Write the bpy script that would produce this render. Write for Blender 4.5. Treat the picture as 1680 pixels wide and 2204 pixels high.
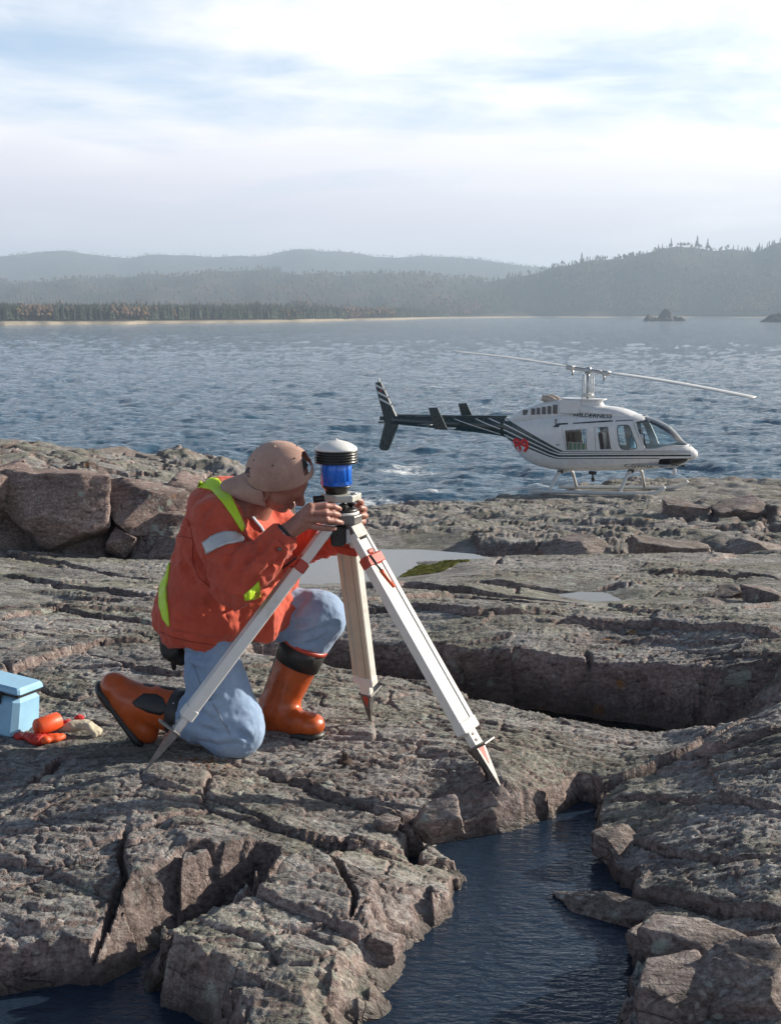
import bpy, bmesh, math, random
import numpy as np
from mathutils import Vector, Matrix
from mathutils.bvhtree import BVHTree

for o in list(bpy.data.objects):
    bpy.data.objects.remove(o, do_unlink=True)
scene = bpy.context.scene
COL = scene.collection
R = math.radians

# ------------------------------------------------------------------ camera
CAMZ, PITCH = 1.6, 9.15
FPX, CX, CY, PW, PH = 2660.0, 840.0, 1102.0, 1680.0, 2204.0     # photograph measured on a 1680 x 2204 grid
cam = bpy.data.cameras.new('camera')
cam_o = bpy.data.objects.new('camera', cam)
COL.objects.link(cam_o)
cam_o.location = (0, 0, CAMZ)
cam_o.rotation_euler = (R(90 - PITCH), 0, 0)
cam.sensor_fit = 'VERTICAL'
cam.sensor_height = 24.0
cam.lens = 24.0 * FPX / PH
cam.clip_start = 0.05
cam.clip_end = 20000
scene.camera = cam_o

# ------------------------------------------------------------------ light
SUN_AZ, SUN_EL = 24.0, 20.0          # azimuth: degrees from +X (right) towards +Y (away from the camera)
sdir = Vector((math.cos(R(SUN_EL)) * math.cos(R(SUN_AZ)), math.cos(R(SUN_EL)) * math.sin(R(SUN_AZ)), math.sin(R(SUN_EL))))
sun = bpy.data.lights.new('sun', 'SUN')
sun.energy = 5.0
sun.color = (1.0, 0.915, 0.79)
sun.angle = R(0.6)
sun_o = bpy.data.objects.new('sun', sun)
COL.objects.link(sun_o)
sun_o.rotation_euler = sdir.to_track_quat('Z', 'Y').to_euler()
sun_o.location = (30, 20, 40)

def N(nt, typ, ins=None, **props):
    n = nt.nodes.new(typ)
    for k, v in props.items():
        setattr(n, k, v)
    for k, v in (ins or {}).items():
        s = n.inputs[k]
        if isinstance(v, bpy.types.NodeSocket):
            nt.links.new(v, s)
        else:
            s.default_value = v
    return n

def noise(nt, vec, scale, detail=4.0, rough=0.55, dist=0.0):
    return N(nt, 'ShaderNodeTexNoise', {'Vector': vec, 'Scale': scale, 'Detail': detail, 'Roughness': rough, 'Distortion': dist}).outputs['Fac']

def ramp(nt, fac, stops, interp='LINEAR'):
    n = N(nt, 'ShaderNodeValToRGB', {'Fac': fac})
    cr = n.color_ramp
    cr.interpolation = interp
    while len(cr.elements) < len(stops):
        cr.elements.new(0.5)
    for e, (p, c) in zip(cr.elements, stops):
        e.position = p
        e.color = (c, c, c, 1) if isinstance(c, (int, float)) else (c[0], c[1], c[2], 1)
    return n.outputs['Color']

def mixc(nt, fac, a, b, blend='MIX'):
    n = nt.nodes.new('ShaderNodeMix')
    n.data_type = 'RGBA'
    n.blend_type = blend
    for s, v in ((n.inputs[0], fac), (n.inputs[6], a), (n.inputs[7], b)):
        if isinstance(v, bpy.types.NodeSocket):
            nt.links.new(v, s)
        elif isinstance(v, (int, float)):
            s.default_value = v
        else:
            s.default_value = (v[0], v[1], v[2], 1)
    return n.outputs[2]

def mth(nt, op, a, b=None, c=None, clamp=False):
    n = nt.nodes.new('ShaderNodeMath')
    n.operation = op
    n.use_clamp = clamp
    for i, v in enumerate((a, b, c)):
        if v is None:
            continue
        if isinstance(v, bpy.types.NodeSocket):
            nt.links.new(v, n.inputs[i])
        else:
            n.inputs[i].default_value = v
    return n.outputs[0]

def maprange(nt, v, a, b, c=0.0, d=1.0, smooth=True):
    n = N(nt, 'ShaderNodeMapRange', {'Value': v, 'From Min': a, 'From Max': b, 'To Min': c, 'To Max': d})
    n.interpolation_type = 'SMOOTHSTEP' if smooth else 'LINEAR'
    return n.outputs['Result']

# ------------------------------------------------------------------ sky
world = bpy.data.worlds.new('World')
scene.world = world
world.use_nodes = True
wt = world.node_tree
wt.nodes.clear()
sky = N(wt, 'ShaderNodeTexSky', sky_type='NISHITA', sun_disc=False, sun_elevation=R(SUN_EL),
        sun_rotation=R(90 - SUN_AZ), altitude=200.0, air_density=1.0, dust_density=1.5, ozone_density=1.0)
tc = N(wt, 'ShaderNodeTexCoord')
dirv = tc.outputs['Generated']
sep = N(wt, 'ShaderNodeSeparateXYZ', {'Vector': dirv})
zc = mth(wt, 'MAXIMUM', sep.outputs['Z'], 0.0)
den = mth(wt, 'ADD', zc, 0.10)
cu = mth(wt, 'DIVIDE', sep.outputs['X'], den)
cv = mth(wt, 'DIVIDE', sep.outputs['Y'], den)
cvec = N(wt, 'ShaderNodeCombineXYZ', {'X': cu, 'Y': cv, 'Z': mth(wt, 'MULTIPLY', zc, 6.0)}).outputs[0]
n_big = noise(wt, cvec, 0.55, 7.0, 0.55, 0.6)
n_wisp = noise(wt, cvec, 1.5, 7.0, 0.60, 0.5)
# closeness to the sun: clouds glow round it
dotn = N(wt, 'ShaderNodeVectorMath', {0: dirv, 1: tuple(sdir)}, operation='DOT_PRODUCT').outputs['Value']
glow = maprange(wt, dotn, 0.05, 0.95)
zz_ = sep.outputs['Z']
low = maprange(wt, zz_, 0.20, 0.10)                                     # low bank of cloud above the horizon
high = maprange(wt, zz_, 0.20, 0.50)                                    # clearer overhead
cov = mth(wt, 'ADD', mth(wt, 'MULTIPLY', n_big, 0.86), mth(wt, 'MULTIPLY', n_wisp, 0.34))
cov = mth(wt, 'ADD', cov, mth(wt, 'MULTIPLY', low, 0.30))
cov = mth(wt, 'ADD', cov, mth(wt, 'MULTIPLY', high, -0.16))
cov = mth(wt, 'ADD', cov, mth(wt, 'MULTIPLY', glow, 0.05))
cmask = maprange(wt, cov, 0.55, 0.86)
bank = noise(wt, N(wt, 'ShaderNodeVectorMath', {0: dirv, 1: (1.4, 1.4, 11.0)}, operation='MULTIPLY').outputs[0], 1.9, 6.0, 0.55, 0.4)
shade = mth(wt, 'MULTIPLY', maprange(wt, mth(wt, 'ADD', zz_, mth(wt, 'MULTIPLY', bank, 0.16)), 0.25, 0.155), maprange(wt, bank, 0.30, 0.60, 0.60, 1.0))
cl_lit = mixc(wt, glow, (14.2, 13.7, 13.7), (20.5, 19.5, 18.2))
cl_dim = mixc(wt, glow, (9.4, 8.9, 10.3), (13.4, 12.8, 13.0))
cloud = mixc(wt, shade, cl_lit, cl_dim)
veil = mth(wt, 'MULTIPLY', maprange(wt, zz_, 0.42, 0.14), 0.62)          # thin milky air low down
skyc = mixc(wt, veil, sky.outputs[0], (7.6, 10.5, 14.4))
final = mixc(wt, mth(wt, 'MULTIPLY', cmask, 0.92), skyc, cloud)
final = mixc(wt, maprange(wt, zz_, 0.0, -0.03), final, (1.2, 1.5, 2.0))
bg = N(wt, 'ShaderNodeBackground', {'Color': final, 'Strength': 0.055})
wo = N(wt, 'ShaderNodeOutputWorld', {'Surface': bg.outputs[0]})

# ------------------------------------------------------------------ exposure and render settings
vs = scene.view_settings
vs.view_transform = 'Standard'
vs.look = 'None'
vs.exposure = 0.80
vs.gamma = 1.0
vs.use_curve_mapping = False
scene.render.engine = 'CYCLES'
cy = scene.cycles
cy.use_denoising = True
cy.max_bounces = 6
cy.diffuse_bounces = 2
cy.glossy_bounces = 3
cy.transmission_bounces = 6
cy.transparent_max_bounces = 8
cy.volume_bounces = 0
cy.caustics_reflective = False
cy.caustics_refractive = False
cy.sample_clamp_indirect = 4.0

# ================================================================== helpers
FW = np.array([0, math.cos(R(PITCH)), -math.sin(R(PITCH))])
UPV = np.array([0, math.sin(R(PITCH)), math.cos(R(PITCH))])

def ray(px, py):
    return FW + (px - CX) / FPX * np.array([1.0, 0, 0]) - (py - CY) / FPX * UPV

def atY(px, py, Y):
    d = ray(px, py)
    return np.array([0, 0, CAMZ]) + d * (Y / d[1])

def atZ(px, py, z):
    d = ray(px, py)
    return np.array([0, 0, CAMZ]) + d * ((z - CAMZ) / d[2])

def tag(o, label=None, cat=None, group=None, kind=None):
    if label: o['label'] = label
    if cat: o['category'] = cat
    if group: o['group'] = group
    if kind: o['kind'] = kind
    return o

def empty(name, loc=(0, 0, 0), rot=(0, 0, 0), parent=None):
    o = bpy.data.objects.new(name, None)
    o.empty_display_size = 0.1
    o.location = loc
    o.rotation_euler = rot
    COL.objects.link(o)
    if parent: o.parent = parent
    return o

def mesh_np(name, V, F, mat=None, parent=None, smooth=True, attrs=None):
    """V (n,3) array, F (m,3|4) int array -> linked object (vertices in the parent's space)"""
    V = np.ascontiguousarray(V, np.float32)
    F = np.ascontiguousarray(F, np.int32)
    me = bpy.data.meshes.new(name)
    k = F.shape[1]
    me.vertices.add(len(V)); me.vertices.foreach_set('co', V.ravel())
    me.loops.add(F.size); me.loops.foreach_set('vertex_index', F.ravel())
    me.polygons.add(len(F))
    me.polygons.foreach_set('loop_start', np.arange(0, F.size, k, dtype=np.int32))
    me.update(calc_edges=True)
    if smooth:
        me.polygons.foreach_set('use_smooth', np.ones(len(F), bool))
    for an, av in (attrs or {}).items():
        av = np.ascontiguousarray(av, np.float32)
        if av.ndim == 1:
            a = me.attributes.new(an, 'FLOAT', 'POINT'); a.data.foreach_set('value', av)
        else:
            if av.shape[1] == 3: av = np.concatenate([av, np.ones((len(av), 1), np.float32)], 1)
            a = me.attributes.new(an, 'FLOAT_COLOR', 'POINT'); a.data.foreach_set('color', np.ascontiguousarray(av).ravel())
    if mat: me.materials.append(mat)
    o = bpy.data.objects.new(name, me)
    COL.objects.link(o)
    if parent: o.parent = parent
    return o

class MB:
    """collects boxes, tubes, lathes and lofts; build() links them as one mesh object"""
    def __init__(s): s.v, s.f, s.sm = [], [], []
    def add(s, V, F, smooth=False):
        b = len(s.v)
        s.v += [tuple(p) for p in V]
        s.f += [tuple(i + b for i in f) for f in F]
        s.sm += [smooth] * len(F)
        return s
    def box(s, c, size, M=None, taper=1.0, bev=0.0):
        x, y, z = size[0] / 2, size[1] / 2, size[2] / 2
        if bev <= 0:
            P = [(sx * x * (taper if sz > 0 else 1), sy * y * (taper if sz > 0 else 1), sz * z) for sz in (-1, 1) for sx, sy in ((-1, -1), (1, -1), (1, 1), (-1, 1))]
            F = [(3, 2, 1, 0), (4, 5, 6, 7), (0, 1, 5, 4), (1, 2, 6, 5), (2, 3, 7, 6), (3, 0, 4, 7)]
        else:
            b = min(bev, x * .9, y * .9, z * .9)
            P, F = [], []
            def ring(xx, yy, zz, t):
                P.extend([(a * t, c_ * t, zz) for a, c_ in ((-xx + b, -yy), (xx - b, -yy), (xx, -yy + b), (xx, yy - b), (xx - b, yy), (-xx + b, yy), (-xx, yy - b), (-xx, -yy + b))])
            ring(x - b, y - b, -z, 1); ring(x, y, -z + b, 1); ring(x, y, z - b, taper); ring(x - b, y - b, z, taper)
            for k in range(3):
                for i in range(8):
                    j = (i + 1) % 8
                    F.append((k * 8 + i, k * 8 + j, k * 8 + 8 + j, k * 8 + 8 + i))
            F.append(tuple(range(7, -1, -1))); F.append(tuple(range(24, 32)))
        M = M or Matrix.Identity(3)
        c = Vector(c)
        return s.add([M @ Vector(p) + c for p in P], F)
    def tube(s, pts, rad, n=10, caps=True, flat=None, smooth=True):
        pts = [Vector(p) for p in pts]
        rads = rad if isinstance(rad, (list, tuple)) else [rad] * len(pts)
        V, F = [], []
        t0 = (pts[1] - pts[0]).normalized()
        ref = Vector((0, 0, 1)) if abs(t0.z) < .9 else Vector((1, 0, 0))
        u = t0.cross(ref).normalized()
        for i, p in enumerate(pts):
            t = (pts[min(i + 1, len(pts) - 1)] - pts[max(i - 1, 0)]).normalized()
            u = (u - t * u.dot(t)).normalized()
            w = t.cross(u)
            for k in range(n):
                a = 2 * math.pi * k / n
                V.append(p + (u * math.cos(a) + w * math.sin(a) * (flat or 1.0)) * rads[i])
        for i in range(len(pts) - 1):
            for k in range(n):
                j = (k + 1) % n
                F.append((i * n + k, i * n + j, (i + 1) * n + j, (i + 1) * n + k))
        s.add(V, F, smooth)
        if caps:
            b = len(s.v) - len(V)
            s.f.append(tuple(b + k for k in range(n - 1, -1, -1))); s.sm.append(False)
            s.f.append(tuple(b + len(V) - n + k for k in range(n))); s.sm.append(False)
        return s
    def lathe(s, prof, c=(0, 0, 0), n=32, M=None, smooth=True, lobes=None):
        """prof: list of (r, z)"""
        V, F = [], []
        M = M or Matrix.Identity(3)
        c = Vector(c)
        for r, z in prof:
            for k in range(n):
                a = 2 * math.pi * k / n
                rr = r * (lobes(a) if lobes else 1)
                V.append(M @ Vector((rr * math.cos(a), rr * math.sin(a), z)) + c)
        for i in range(len(prof) - 1):
            for k in range(n):
                j = (k + 1) % n
                F.append((i * n + k, i * n + j, (i + 1) * n + j, (i + 1) * n + k))
        F.append(tuple(range(n - 1, -1, -1)))
        F.append(tuple((len(prof) - 1) * n + k for k in range(n)))
        return s.add(V, F, smooth)
    def prism(s, poly, h0, h1, M=None, c=(0, 0, 0)):
        """poly in XY, extruded along Z"""
        n = len(poly)
        M = M or Matrix.Identity(3); c = Vector(c)
        V = [M @ Vector((x, y, h0)) + c for x, y in poly] + [M @ Vector((x, y, h1)) + c for x, y in poly]
        F = [tuple(range(n - 1, -1, -1)), tuple(range(n, 2 * n))] + [(i, (i + 1) % n, n + (i + 1) % n, n + i) for i in range(n)]
        return s.add(V, F)
    def build(s, name, mat, parent=None, bevel=0.0, subsurf=0, wn=False):
        me = bpy.data.meshes.new(name)
        me.from_pydata(s.v, [], s.f)
        me.polygons.foreach_set('use_smooth', s.sm)
        bm = bmesh.new(); bm.from_mesh(me)
        bmesh.ops.recalc_face_normals(bm, faces=bm.faces)
        bm.to_mesh(me); bm.free()
        me.materials.append(mat)
        o = bpy.data.objects.new(name, me)
        COL.objects.link(o)
        if parent: o.parent = parent
        if bevel:
            m = o.modifiers.new('bevel', 'BEVEL'); m.width = bevel; m.segments = 2; m.limit_method = 'ANGLE'; m.angle_limit = R(40)
        if subsurf:
            m = o.modifiers.new('sub', 'SUBSURF'); m.levels = subsurf; m.render_levels = subsurf
        return o

def axes(xv, zv):
    """3x3 matrix whose Z is zv and X is close to xv"""
    z = Vector(zv).normalized(); x = Vector(xv); x = (x - z * x.dot(z)).normalized(); y = z.cross(x)
    return Matrix((x, y, z)).transposed()

# ------------------------------------------------------------------ numpy noise
def _h(ix, iy, iz, seed):
    with np.errstate(over='ignore'):
        h = (ix.astype(np.uint32) * np.uint32(374761393) + iy.astype(np.uint32) * np.uint32(668265263) + np.uint32((seed * 974711 + 12345) & 0xffffffff))
        if iz is not None: h = h + iz.astype(np.uint32) * np.uint32(2147483647 & 1274126177)
        h = (h ^ (h >> np.uint32(13))) * np.uint32(1274126177)
        h = (h ^ (h >> np.uint32(16))) * np.uint32(2246822519)
        h = h ^ (h >> np.uint32(15))
    return (h & np.uint32(0xffffff)).astype(np.float32) / np.float32(0xffffff)

def vn2(x, y, seed=0):
    fx, fy = np.floor(x), np.floor(y)
    ix, iy = fx.astype(np.int64), fy.astype(np.int64)
    tx, ty = (x - fx).astype(np.float32), (y - fy).astype(np.float32)
    tx = tx * tx * tx * (tx * (tx * 6 - 15) + 10); ty = ty * ty * ty * (ty * (ty * 6 - 15) + 10)
    a = _h(ix, iy, None, seed); b = _h(ix + 1, iy, None, seed); c = _h(ix, iy + 1, None, seed); d = _h(ix + 1, iy + 1, None, seed)
    return (a + (b - a) * tx) * (1 - ty) + (c + (d - c) * tx) * ty - 0.5

def fbm2(x, y, octs=4, seed=0, gain=0.5, lac=2.03):
    s, a = 0, 1.0
    for i in range(octs):
        s = s + a * vn2(x, y, seed + 17 * i)
        x, y = x * lac * 0.8 - y * lac * 0.6, x * lac * 0.6 + y * lac * 0.8
        a *= gain
    return s * 2

def vn3(x, y, z, seed=0):
    f = [np.floor(q) for q in (x, y, z)]
    i = [q.astype(np.int64) for q in f]
    t = []
    for q, g in zip((x, y, z), f):
        u = (q - g).astype(np.float32); t.append(u * u * (3 - 2 * u))
    out = 0
    for dx in (0, 1):
        wx = t[0] if dx else 1 - t[0]
        for dy in (0, 1):
            wy = t[1] if dy else 1 - t[1]
            for dz in (0, 1):
                wz = t[2] if dz else 1 - t[2]
                out = out + wx * wy * wz * _h(i[0] + dx, i[1] + dy, i[2] + dz, seed)
    return out - 0.5

def fbm3(P, scale, octs=4, seed=0, gain=0.5):
    x, y, z = (P[:, k] * (scale[k] if hasattr(scale, '__len__') else scale) for k in range(3))
    s, a = 0, 1.0
    for i in range(octs):
        s = s + a * vn3(x + 7.3 * i, y - 3.1 * i, z + 1.7 * i, seed + i)
        x, y, z = x * 2.05, y * 2.05, z * 2.05; a *= gain
    return s * 2

def worley2(x, y, seed=0, jit=0.9):
    """F1, F2 distances, a random value of the nearest cell, offset to the nearest point"""
    fx, fy = np.floor(x), np.floor(y)
    F1 = np.full(x.shape, 9.0, np.float32); F2 = F1.copy()
    rid = np.zeros(x.shape, np.float32); ox = rid.copy(); oy = rid.copy()
    for dx in (-1, 0, 1):
        for dy in (-1, 0, 1):
            cx, cy_ = fx + dx, fy + dy
            ix, iy = cx.astype(np.int64), cy_.astype(np.int64)
            px = cx + 0.5 + jit * (_h(ix, iy, None, seed) - 0.5); py = cy_ + 0.5 + jit * (_h(ix, iy, None, seed + 101) - 0.5)
            ddx, ddy = (x - px).astype(np.float32), (y - py).astype(np.float32)
            d = np.sqrt(ddx * ddx + ddy * ddy)
            m = d < F1
            F2 = np.where(m, F1, np.minimum(F2, d)); F1 = np.where(m, d, F1)
            rid = np.where(m, _h(ix, iy, None, seed + 202), rid); ox = np.where(m, ddx, ox); oy = np.where(m, ddy, oy)
    return F1, F2, rid, ox, oy

def sstep(a, b, x):
    t = np.clip((x - a) / (b - a), 0, 1)
    return t * t * (3 - 2 * t)

def poly_sd(X, Y, poly):
    """signed distance to a polygon, negative inside"""
    poly = np.asarray(poly, float)[:, :2]
    d2 = np.full(X.shape, 1e9); ins = np.zeros(X.shape, bool)
    for i in range(len(poly)):
        ax, ay = poly[i]; bx, by = poly[(i + 1) % len(poly)]
        ex, ey = bx - ax, by - ay
        t = np.clip(((X - ax) * ex + (Y - ay) * ey) / (ex * ex + ey * ey + 1e-12), 0, 1)
        d2 = np.minimum(d2, (X - ax - t * ex) ** 2 + (Y - ay - t * ey) ** 2)
        c = ((ay > Y) != (by > Y)) & (X < (bx - ax) * (Y - ay) / (by - ay + 1e-12) + ax)
        ins ^= c
    d = np.sqrt(d2)
    return np.where(ins, -d, d)

def line_sd(X, Y, pts):
    """distance to a polyline, signed by the side (positive on the left hand), and position along it 0..1"""
    pts = np.asarray(pts, float)[:, :2]
    L = np.concatenate([[0], np.cumsum(np.hypot(*(pts[1:] - pts[:-1]).T))])
    best = np.full(X.shape, 1e9); side = np.ones(X.shape); along = np.zeros(X.shape)
    for i in range(len(pts) - 1):
        ax, ay = pts[i]; bx, by = pts[i + 1]
        ex, ey = bx - ax, by - ay
        t = np.clip(((X - ax) * ex + (Y - ay) * ey) / (ex * ex + ey * ey + 1e-12), 0, 1)
        d = np.hypot(X - ax - t * ex, Y - ay - t * ey)
        m = d < best
        best = np.where(m, d, best)
        side = np.where(m, np.sign(ex * (Y - ay) - ey * (X - ax)), side)
        along = np.where(m, (L[i] + t * (L[i + 1] - L[i])) / L[-1], along)
    return best, side, along

def rbf(pts, X, Y, smooth=1e-3):
    """thin plate spline through (x, y, z) points"""
    P = np.asarray(pts, float); n = len(P)
    def phi(r2): return np.where(r2 > 1e-12, 0.5 * r2 * np.log(r2 + 1e-12), 0)
    K = phi((P[:, None, 0] - P[None, :, 0]) ** 2 + (P[:, None, 1] - P[None, :, 1]) ** 2) + smooth * np.eye(n)
    A = np.zeros((n + 3, n + 3)); A[:n, :n] = K; A[:n, n] = 1; A[:n, n + 1:] = P[:, :2]; A[n, :n] = 1; A[n + 1:, :n] = P[:, :2].T
    w = np.linalg.solve(A, np.concatenate([P[:, 2], [0, 0, 0]]))
    out = (w[n] + w[n + 1] * X + w[n + 2] * Y).astype(np.float32)
    Xf, Yf = X.astype(np.float32), Y.astype(np.float32)
    for i in range(n):
        r2 = (Xf - np.float32(P[i, 0])) ** 2 + (Yf - np.float32(P[i, 1])) ** 2 + np.float32(1e-9)
        out += np.float32(0.5 * w[i]) * r2 * np.log(r2)
    return out

# ------------------------------------------------------------------ materials
def new_mat(name):
    m = bpy.data.materials.new(name); m.use_nodes = True
    nt = m.node_tree; nt.nodes.clear()
    out = N(nt, 'ShaderNodeOutputMaterial')
    p = N(nt, 'ShaderNodeBsdfPrincipled')
    nt.links.new(p.outputs[0], out.inputs['Surface'])
    return m, nt, p

def pset(nt, p, **kw):
    names = dict(col='Base Color', rough='Roughness', metal='Metallic', normal='Normal', trans='Transmission Weight', ior='IOR', spec='Specular IOR Level', coat='Coat Weight', alpha='Alpha', sheen='Sheen Weight', sss='Subsurface Weight')
    for k, v in kw.items():
        s = p.inputs[names[k]]
        if isinstance(v, bpy.types.NodeSocket): nt.links.new(v, s)
        elif k == 'col': s.default_value = (v[0], v[1], v[2], 1)
        else: s.default_value = v

def bump(nt, h, strength=0.5, dist=0.01, normal=None):
    ins = {'Height': h, 'Strength': strength, 'Distance': dist}
    if normal is not None: ins['Normal'] = normal
    return N(nt, 'ShaderNodeBump', ins).outputs[0]

def scaled(nt, vec, s, rot=(0, 0, 0)):
    return N(nt, 'ShaderNodeMapping', {'Vector': vec, 'Scale': s, 'Rotation': rot}).outputs[0]

def simple(name, col, rough=0.5, metal=0.0, var=0.18, scale=30.0, bmp=0.0, coat=0.0, dirt=None, bscale=None, spec=0.5):
    """plain painted / plastic / metal / cloth surface with uneven colour, gloss and fine relief"""
    m, nt, p = new_mat(name)
    g = N(nt, 'ShaderNodeTexCoord').outputs['Object']
    a = noise(nt, g, scale, 5, 0.6)
    dk = tuple(c * (1 - var) for c in col); lt = tuple(min(1, c * (1 + var)) for c in col)
    c = ramp(nt, a, [(0.3, dk), (0.7, lt)])
    if dirt:
        b = noise(nt, g, scale * 0.35, 6, 0.7)
        c = mixc(nt, maprange(nt, b, 0.52, 0.72, 0, dirt[3]), c, dirt[:3])
    pset(nt, p, col=c, rough=maprange(nt, a, 0.3, 0.7, max(0, rough - 0.08), rough + 0.08), metal=metal, coat=coat, spec=spec)
    if bmp:
        pset(nt, p, normal=bump(nt, noise(nt, g, bscale or scale * 4, 4, 0.6), bmp, 0.002))
    return m

# ================================================================== bedrock
LAKE_Z = -4.9
def P2(px, py, z): return tuple(atZ(px, py, z))
def PL(pts, z): return [tuple(atZ(px, py, z)[:2]) for px, py in pts]

# frame of the helicopter: point below its mast, heading and left-hand directions
H_PSI = R(28.6)
H_O = np.array(list(atY(1265, 797, 34.5)[:2]) + [-3.42])
H_FW = np.array([math.cos(H_PSI), -math.sin(H_PSI), 0.0]); H_LF = np.array([math.sin(H_PSI), math.cos(H_PSI), 0.0])
def h_world(s, l, h): return tuple(H_O + s * H_FW + l * H_LF + np.array([0, 0, h]))

BASE = [P2(*p) for p in [
    (500, 1632, -.015), (315, 1652, .04), (640, 1600, -.01), (1075, 1690, -.01), (797, 1550, 0), (640, 1582, 0), (100, 1620, .0), (0, 1500, .02), (200, 1450, .03), (-300, 1650, .02), (-300, 1450, .08),
    (100, 1850, -.02), (400, 1900, -.02), (700, 1850, -.05), (900, 1722, -.065), (1000, 1738, -.085), (1100, 1746, -.09), (1200, 1716, -.085), (1250, 1692, -.08), (1150, 1700, -.045), (0, 2035, -.075), (130, 2012, -.07), (300, 1960, -.06), (100, 1930, -.035), (-300, 2000, -.05), (850, 1930, -.055), (600, 2050, -.06), (400, 2080, -.075), (720, 2090, -.06),
    (1400, 1625, -.05), (900, 1503, -.03), (960, 1513, -.05), (1050, 1538, -.06), (1240, 1574, -.075), (1330, 1594, -.085), (1450, 1606, -.095), (900, 1545, -.005), (1200, 1625, -.03), (700, 1490, .0), (500, 1480, .02), (350, 1420, .02),
    (1330, 1720, -.07), (1450, 1690, -.03), (1600, 1680, .03), (1670, 1850, .0), (1480, 1880, -.07), (1600, 2000, -.07), (1480, 2130, -.10), (1670, 2150, -.07), (1900, 1800, .05), (1900, 2100, .0),
    (1600, 1560, .06), (1680, 1450, .08), (1900, 1500, .15), (1560, 1480, .02),
    (850, 1395, -.08), (1000, 1390, -.06), (1150, 1385, -.04), (1300, 1382, -.05), (1450, 1390, -.02), (1000, 1310, -.02), (1250, 1310, -.03), (1550, 1350, .03), (760, 1330, -.08), (800, 1270, -.16), (1000, 1275, -.17), (1250, 1290, -.18), (1400, 1300, -.12),
    (900, 1228, -.34), (1150, 1222, -.30), (1300, 1245, -.26), (1500, 1260, -.2), (1670, 1290, -.14), (1670, 1235, -.32), (1450, 1213, -.36), (1200, 1204, -.44), (1000, 1196, -.52), (800, 1185, -.62), (1900, 1230, -.3), (1900, 1300, -.1),
    (0, 1400, .02), (200, 1350, -.02), (0, 1290, -.12), (200, 1280, -.17), (350, 1262, -.26), (80, 1215, -.40), (330, 1215, -.46), (0, 1185, -.48), (550, 1250, -.32), (650, 1225, -.42), (-300, 1300, -.02), (-300, 1200, -.38),
]] + [(0, 1.2, -.08), (-1.6, 1.2, -.05), (1.6, 1.2, -.05), (0, -1.5, 0), (-3, 0, .05), (3, 0, .05), (6, 5, .5), (-6, 5, .35), (6, 9, .2), (-7, 9, .1), (3.8, 14, -1.2), (-1, 13.5, -1.5), (-6, 14, -1.0), (9, 14, -.9)]

HUMP = [tuple(atY(*p)) for p in [
    (1000, 1166, 17.5), (1192, 1172, 17), (1312, 1169, 17), (1420, 1167, 17), (1530, 1161, 17), (1680, 1172, 17), (880, 1150, 18.5), (800, 1135, 20),
    (1400, 1125, 21.5), (1200, 1130, 21.5), (1600, 1110, 22), (1680, 1125, 21), (1000, 1125, 22), (1150, 1095, 26.5), (1400, 1092, 27), (1600, 1085, 27), (900, 1100, 25), (1000, 1090, 27),
    (1300, 1040, 37.8), (1393, 1031, 38.5), (1528, 1033, 38), (1680, 1053, 34), (1014, 1076, 31), (905, 1081, 29), (797, 1086, 27), (1850, 1070, 32), (1850, 1160, 18)]] + [h_world(-1.2, -1.12, .05), h_world(.5, -1.12, .12), h_world(2.4, -1.12, .20), h_world(-1.2, 1.12, -.10), h_world(.5, 1.12, .0), h_world(2.4, 1.12, .10), h_world(.5, 0, .06)]
HUMP_FOOT = [atY(700, 1150, 17.5)[:2], (1.6, 16.6), (4.2, 16.2), (7.5, 16.0), (14, 16.0), (24, 18), (24, 38), atY(1760, 1060, 37)[:2], atY(1528, 1031, 39.5)[:2], atY(1393, 1029, 40)[:2],
             atY(1258, 1037, 38.5)[:2], atY(1182, 1056, 36)[:2], atY(1122, 1066, 34)[:2], atY(1014, 1074, 32)[:2], atY(905, 1079, 30)[:2], atY(797, 1082, 28)[:2], atY(730, 1090, 26)[:2], atY(660, 1110, 22)[:2]]

RIDGE = [tuple(atY(*p)) for p in [
    (-200, 985, 11.5), (0, 1004, 11.5), (100, 1012, 11.5), (210, 1042, 11.4), (300, 1082, 11.2), (380, 1078, 11.5), (480, 1085, 11.8), (0, 960, 15), (130, 970, 15), (250, 991, 15), (350, 1007, 15), (430, 1035, 14.5), (520, 1062, 14.5),
    (-200, 945, 15), (-200, 943, 18), (0, 953, 18), (200, 980, 18), (340, 1006, 18.5), (600, 1100, 14)]]
RIDGE_FOOT = [(-14, 10.2), atY(-300, 1165, 10.8)[:2], atY(0, 1165, 11.0)[:2], atY(120, 1175, 11.0)[:2], atY(205, 1185, 10.9)[:2], atY(240, 1170, 11.3)[:2], atY(300, 1195, 10.9)[:2], atY(390, 1200, 10.9)[:2], atY(470, 1190, 11.2)[:2], atY(560, 1180, 11.8)[:2], atY(640, 1150, 13.5)[:2],
              atY(560, 1085, 16.5)[:2], atY(450, 1030, 18.5)[:2], atY(330, 1003, 20)[:2], atY(100, 966, 21)[:2], atY(-200, 940, 22)[:2], (-16, 22)]
# dark broken rock between the ridge and the lake
SHELF_FOOT = [atY(250, 1010, 19)[:2], atY(300, 990, 20.5)[:2], atY(390, 1000, 21)[:2], atY(450, 1010, 21)[:2], atY(500, 1040, 19.5)[:2], atY(600, 1060, 19)[:2], atY(560, 1090, 17)[:2], atY(400, 1060, 17)[:2]]

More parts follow.
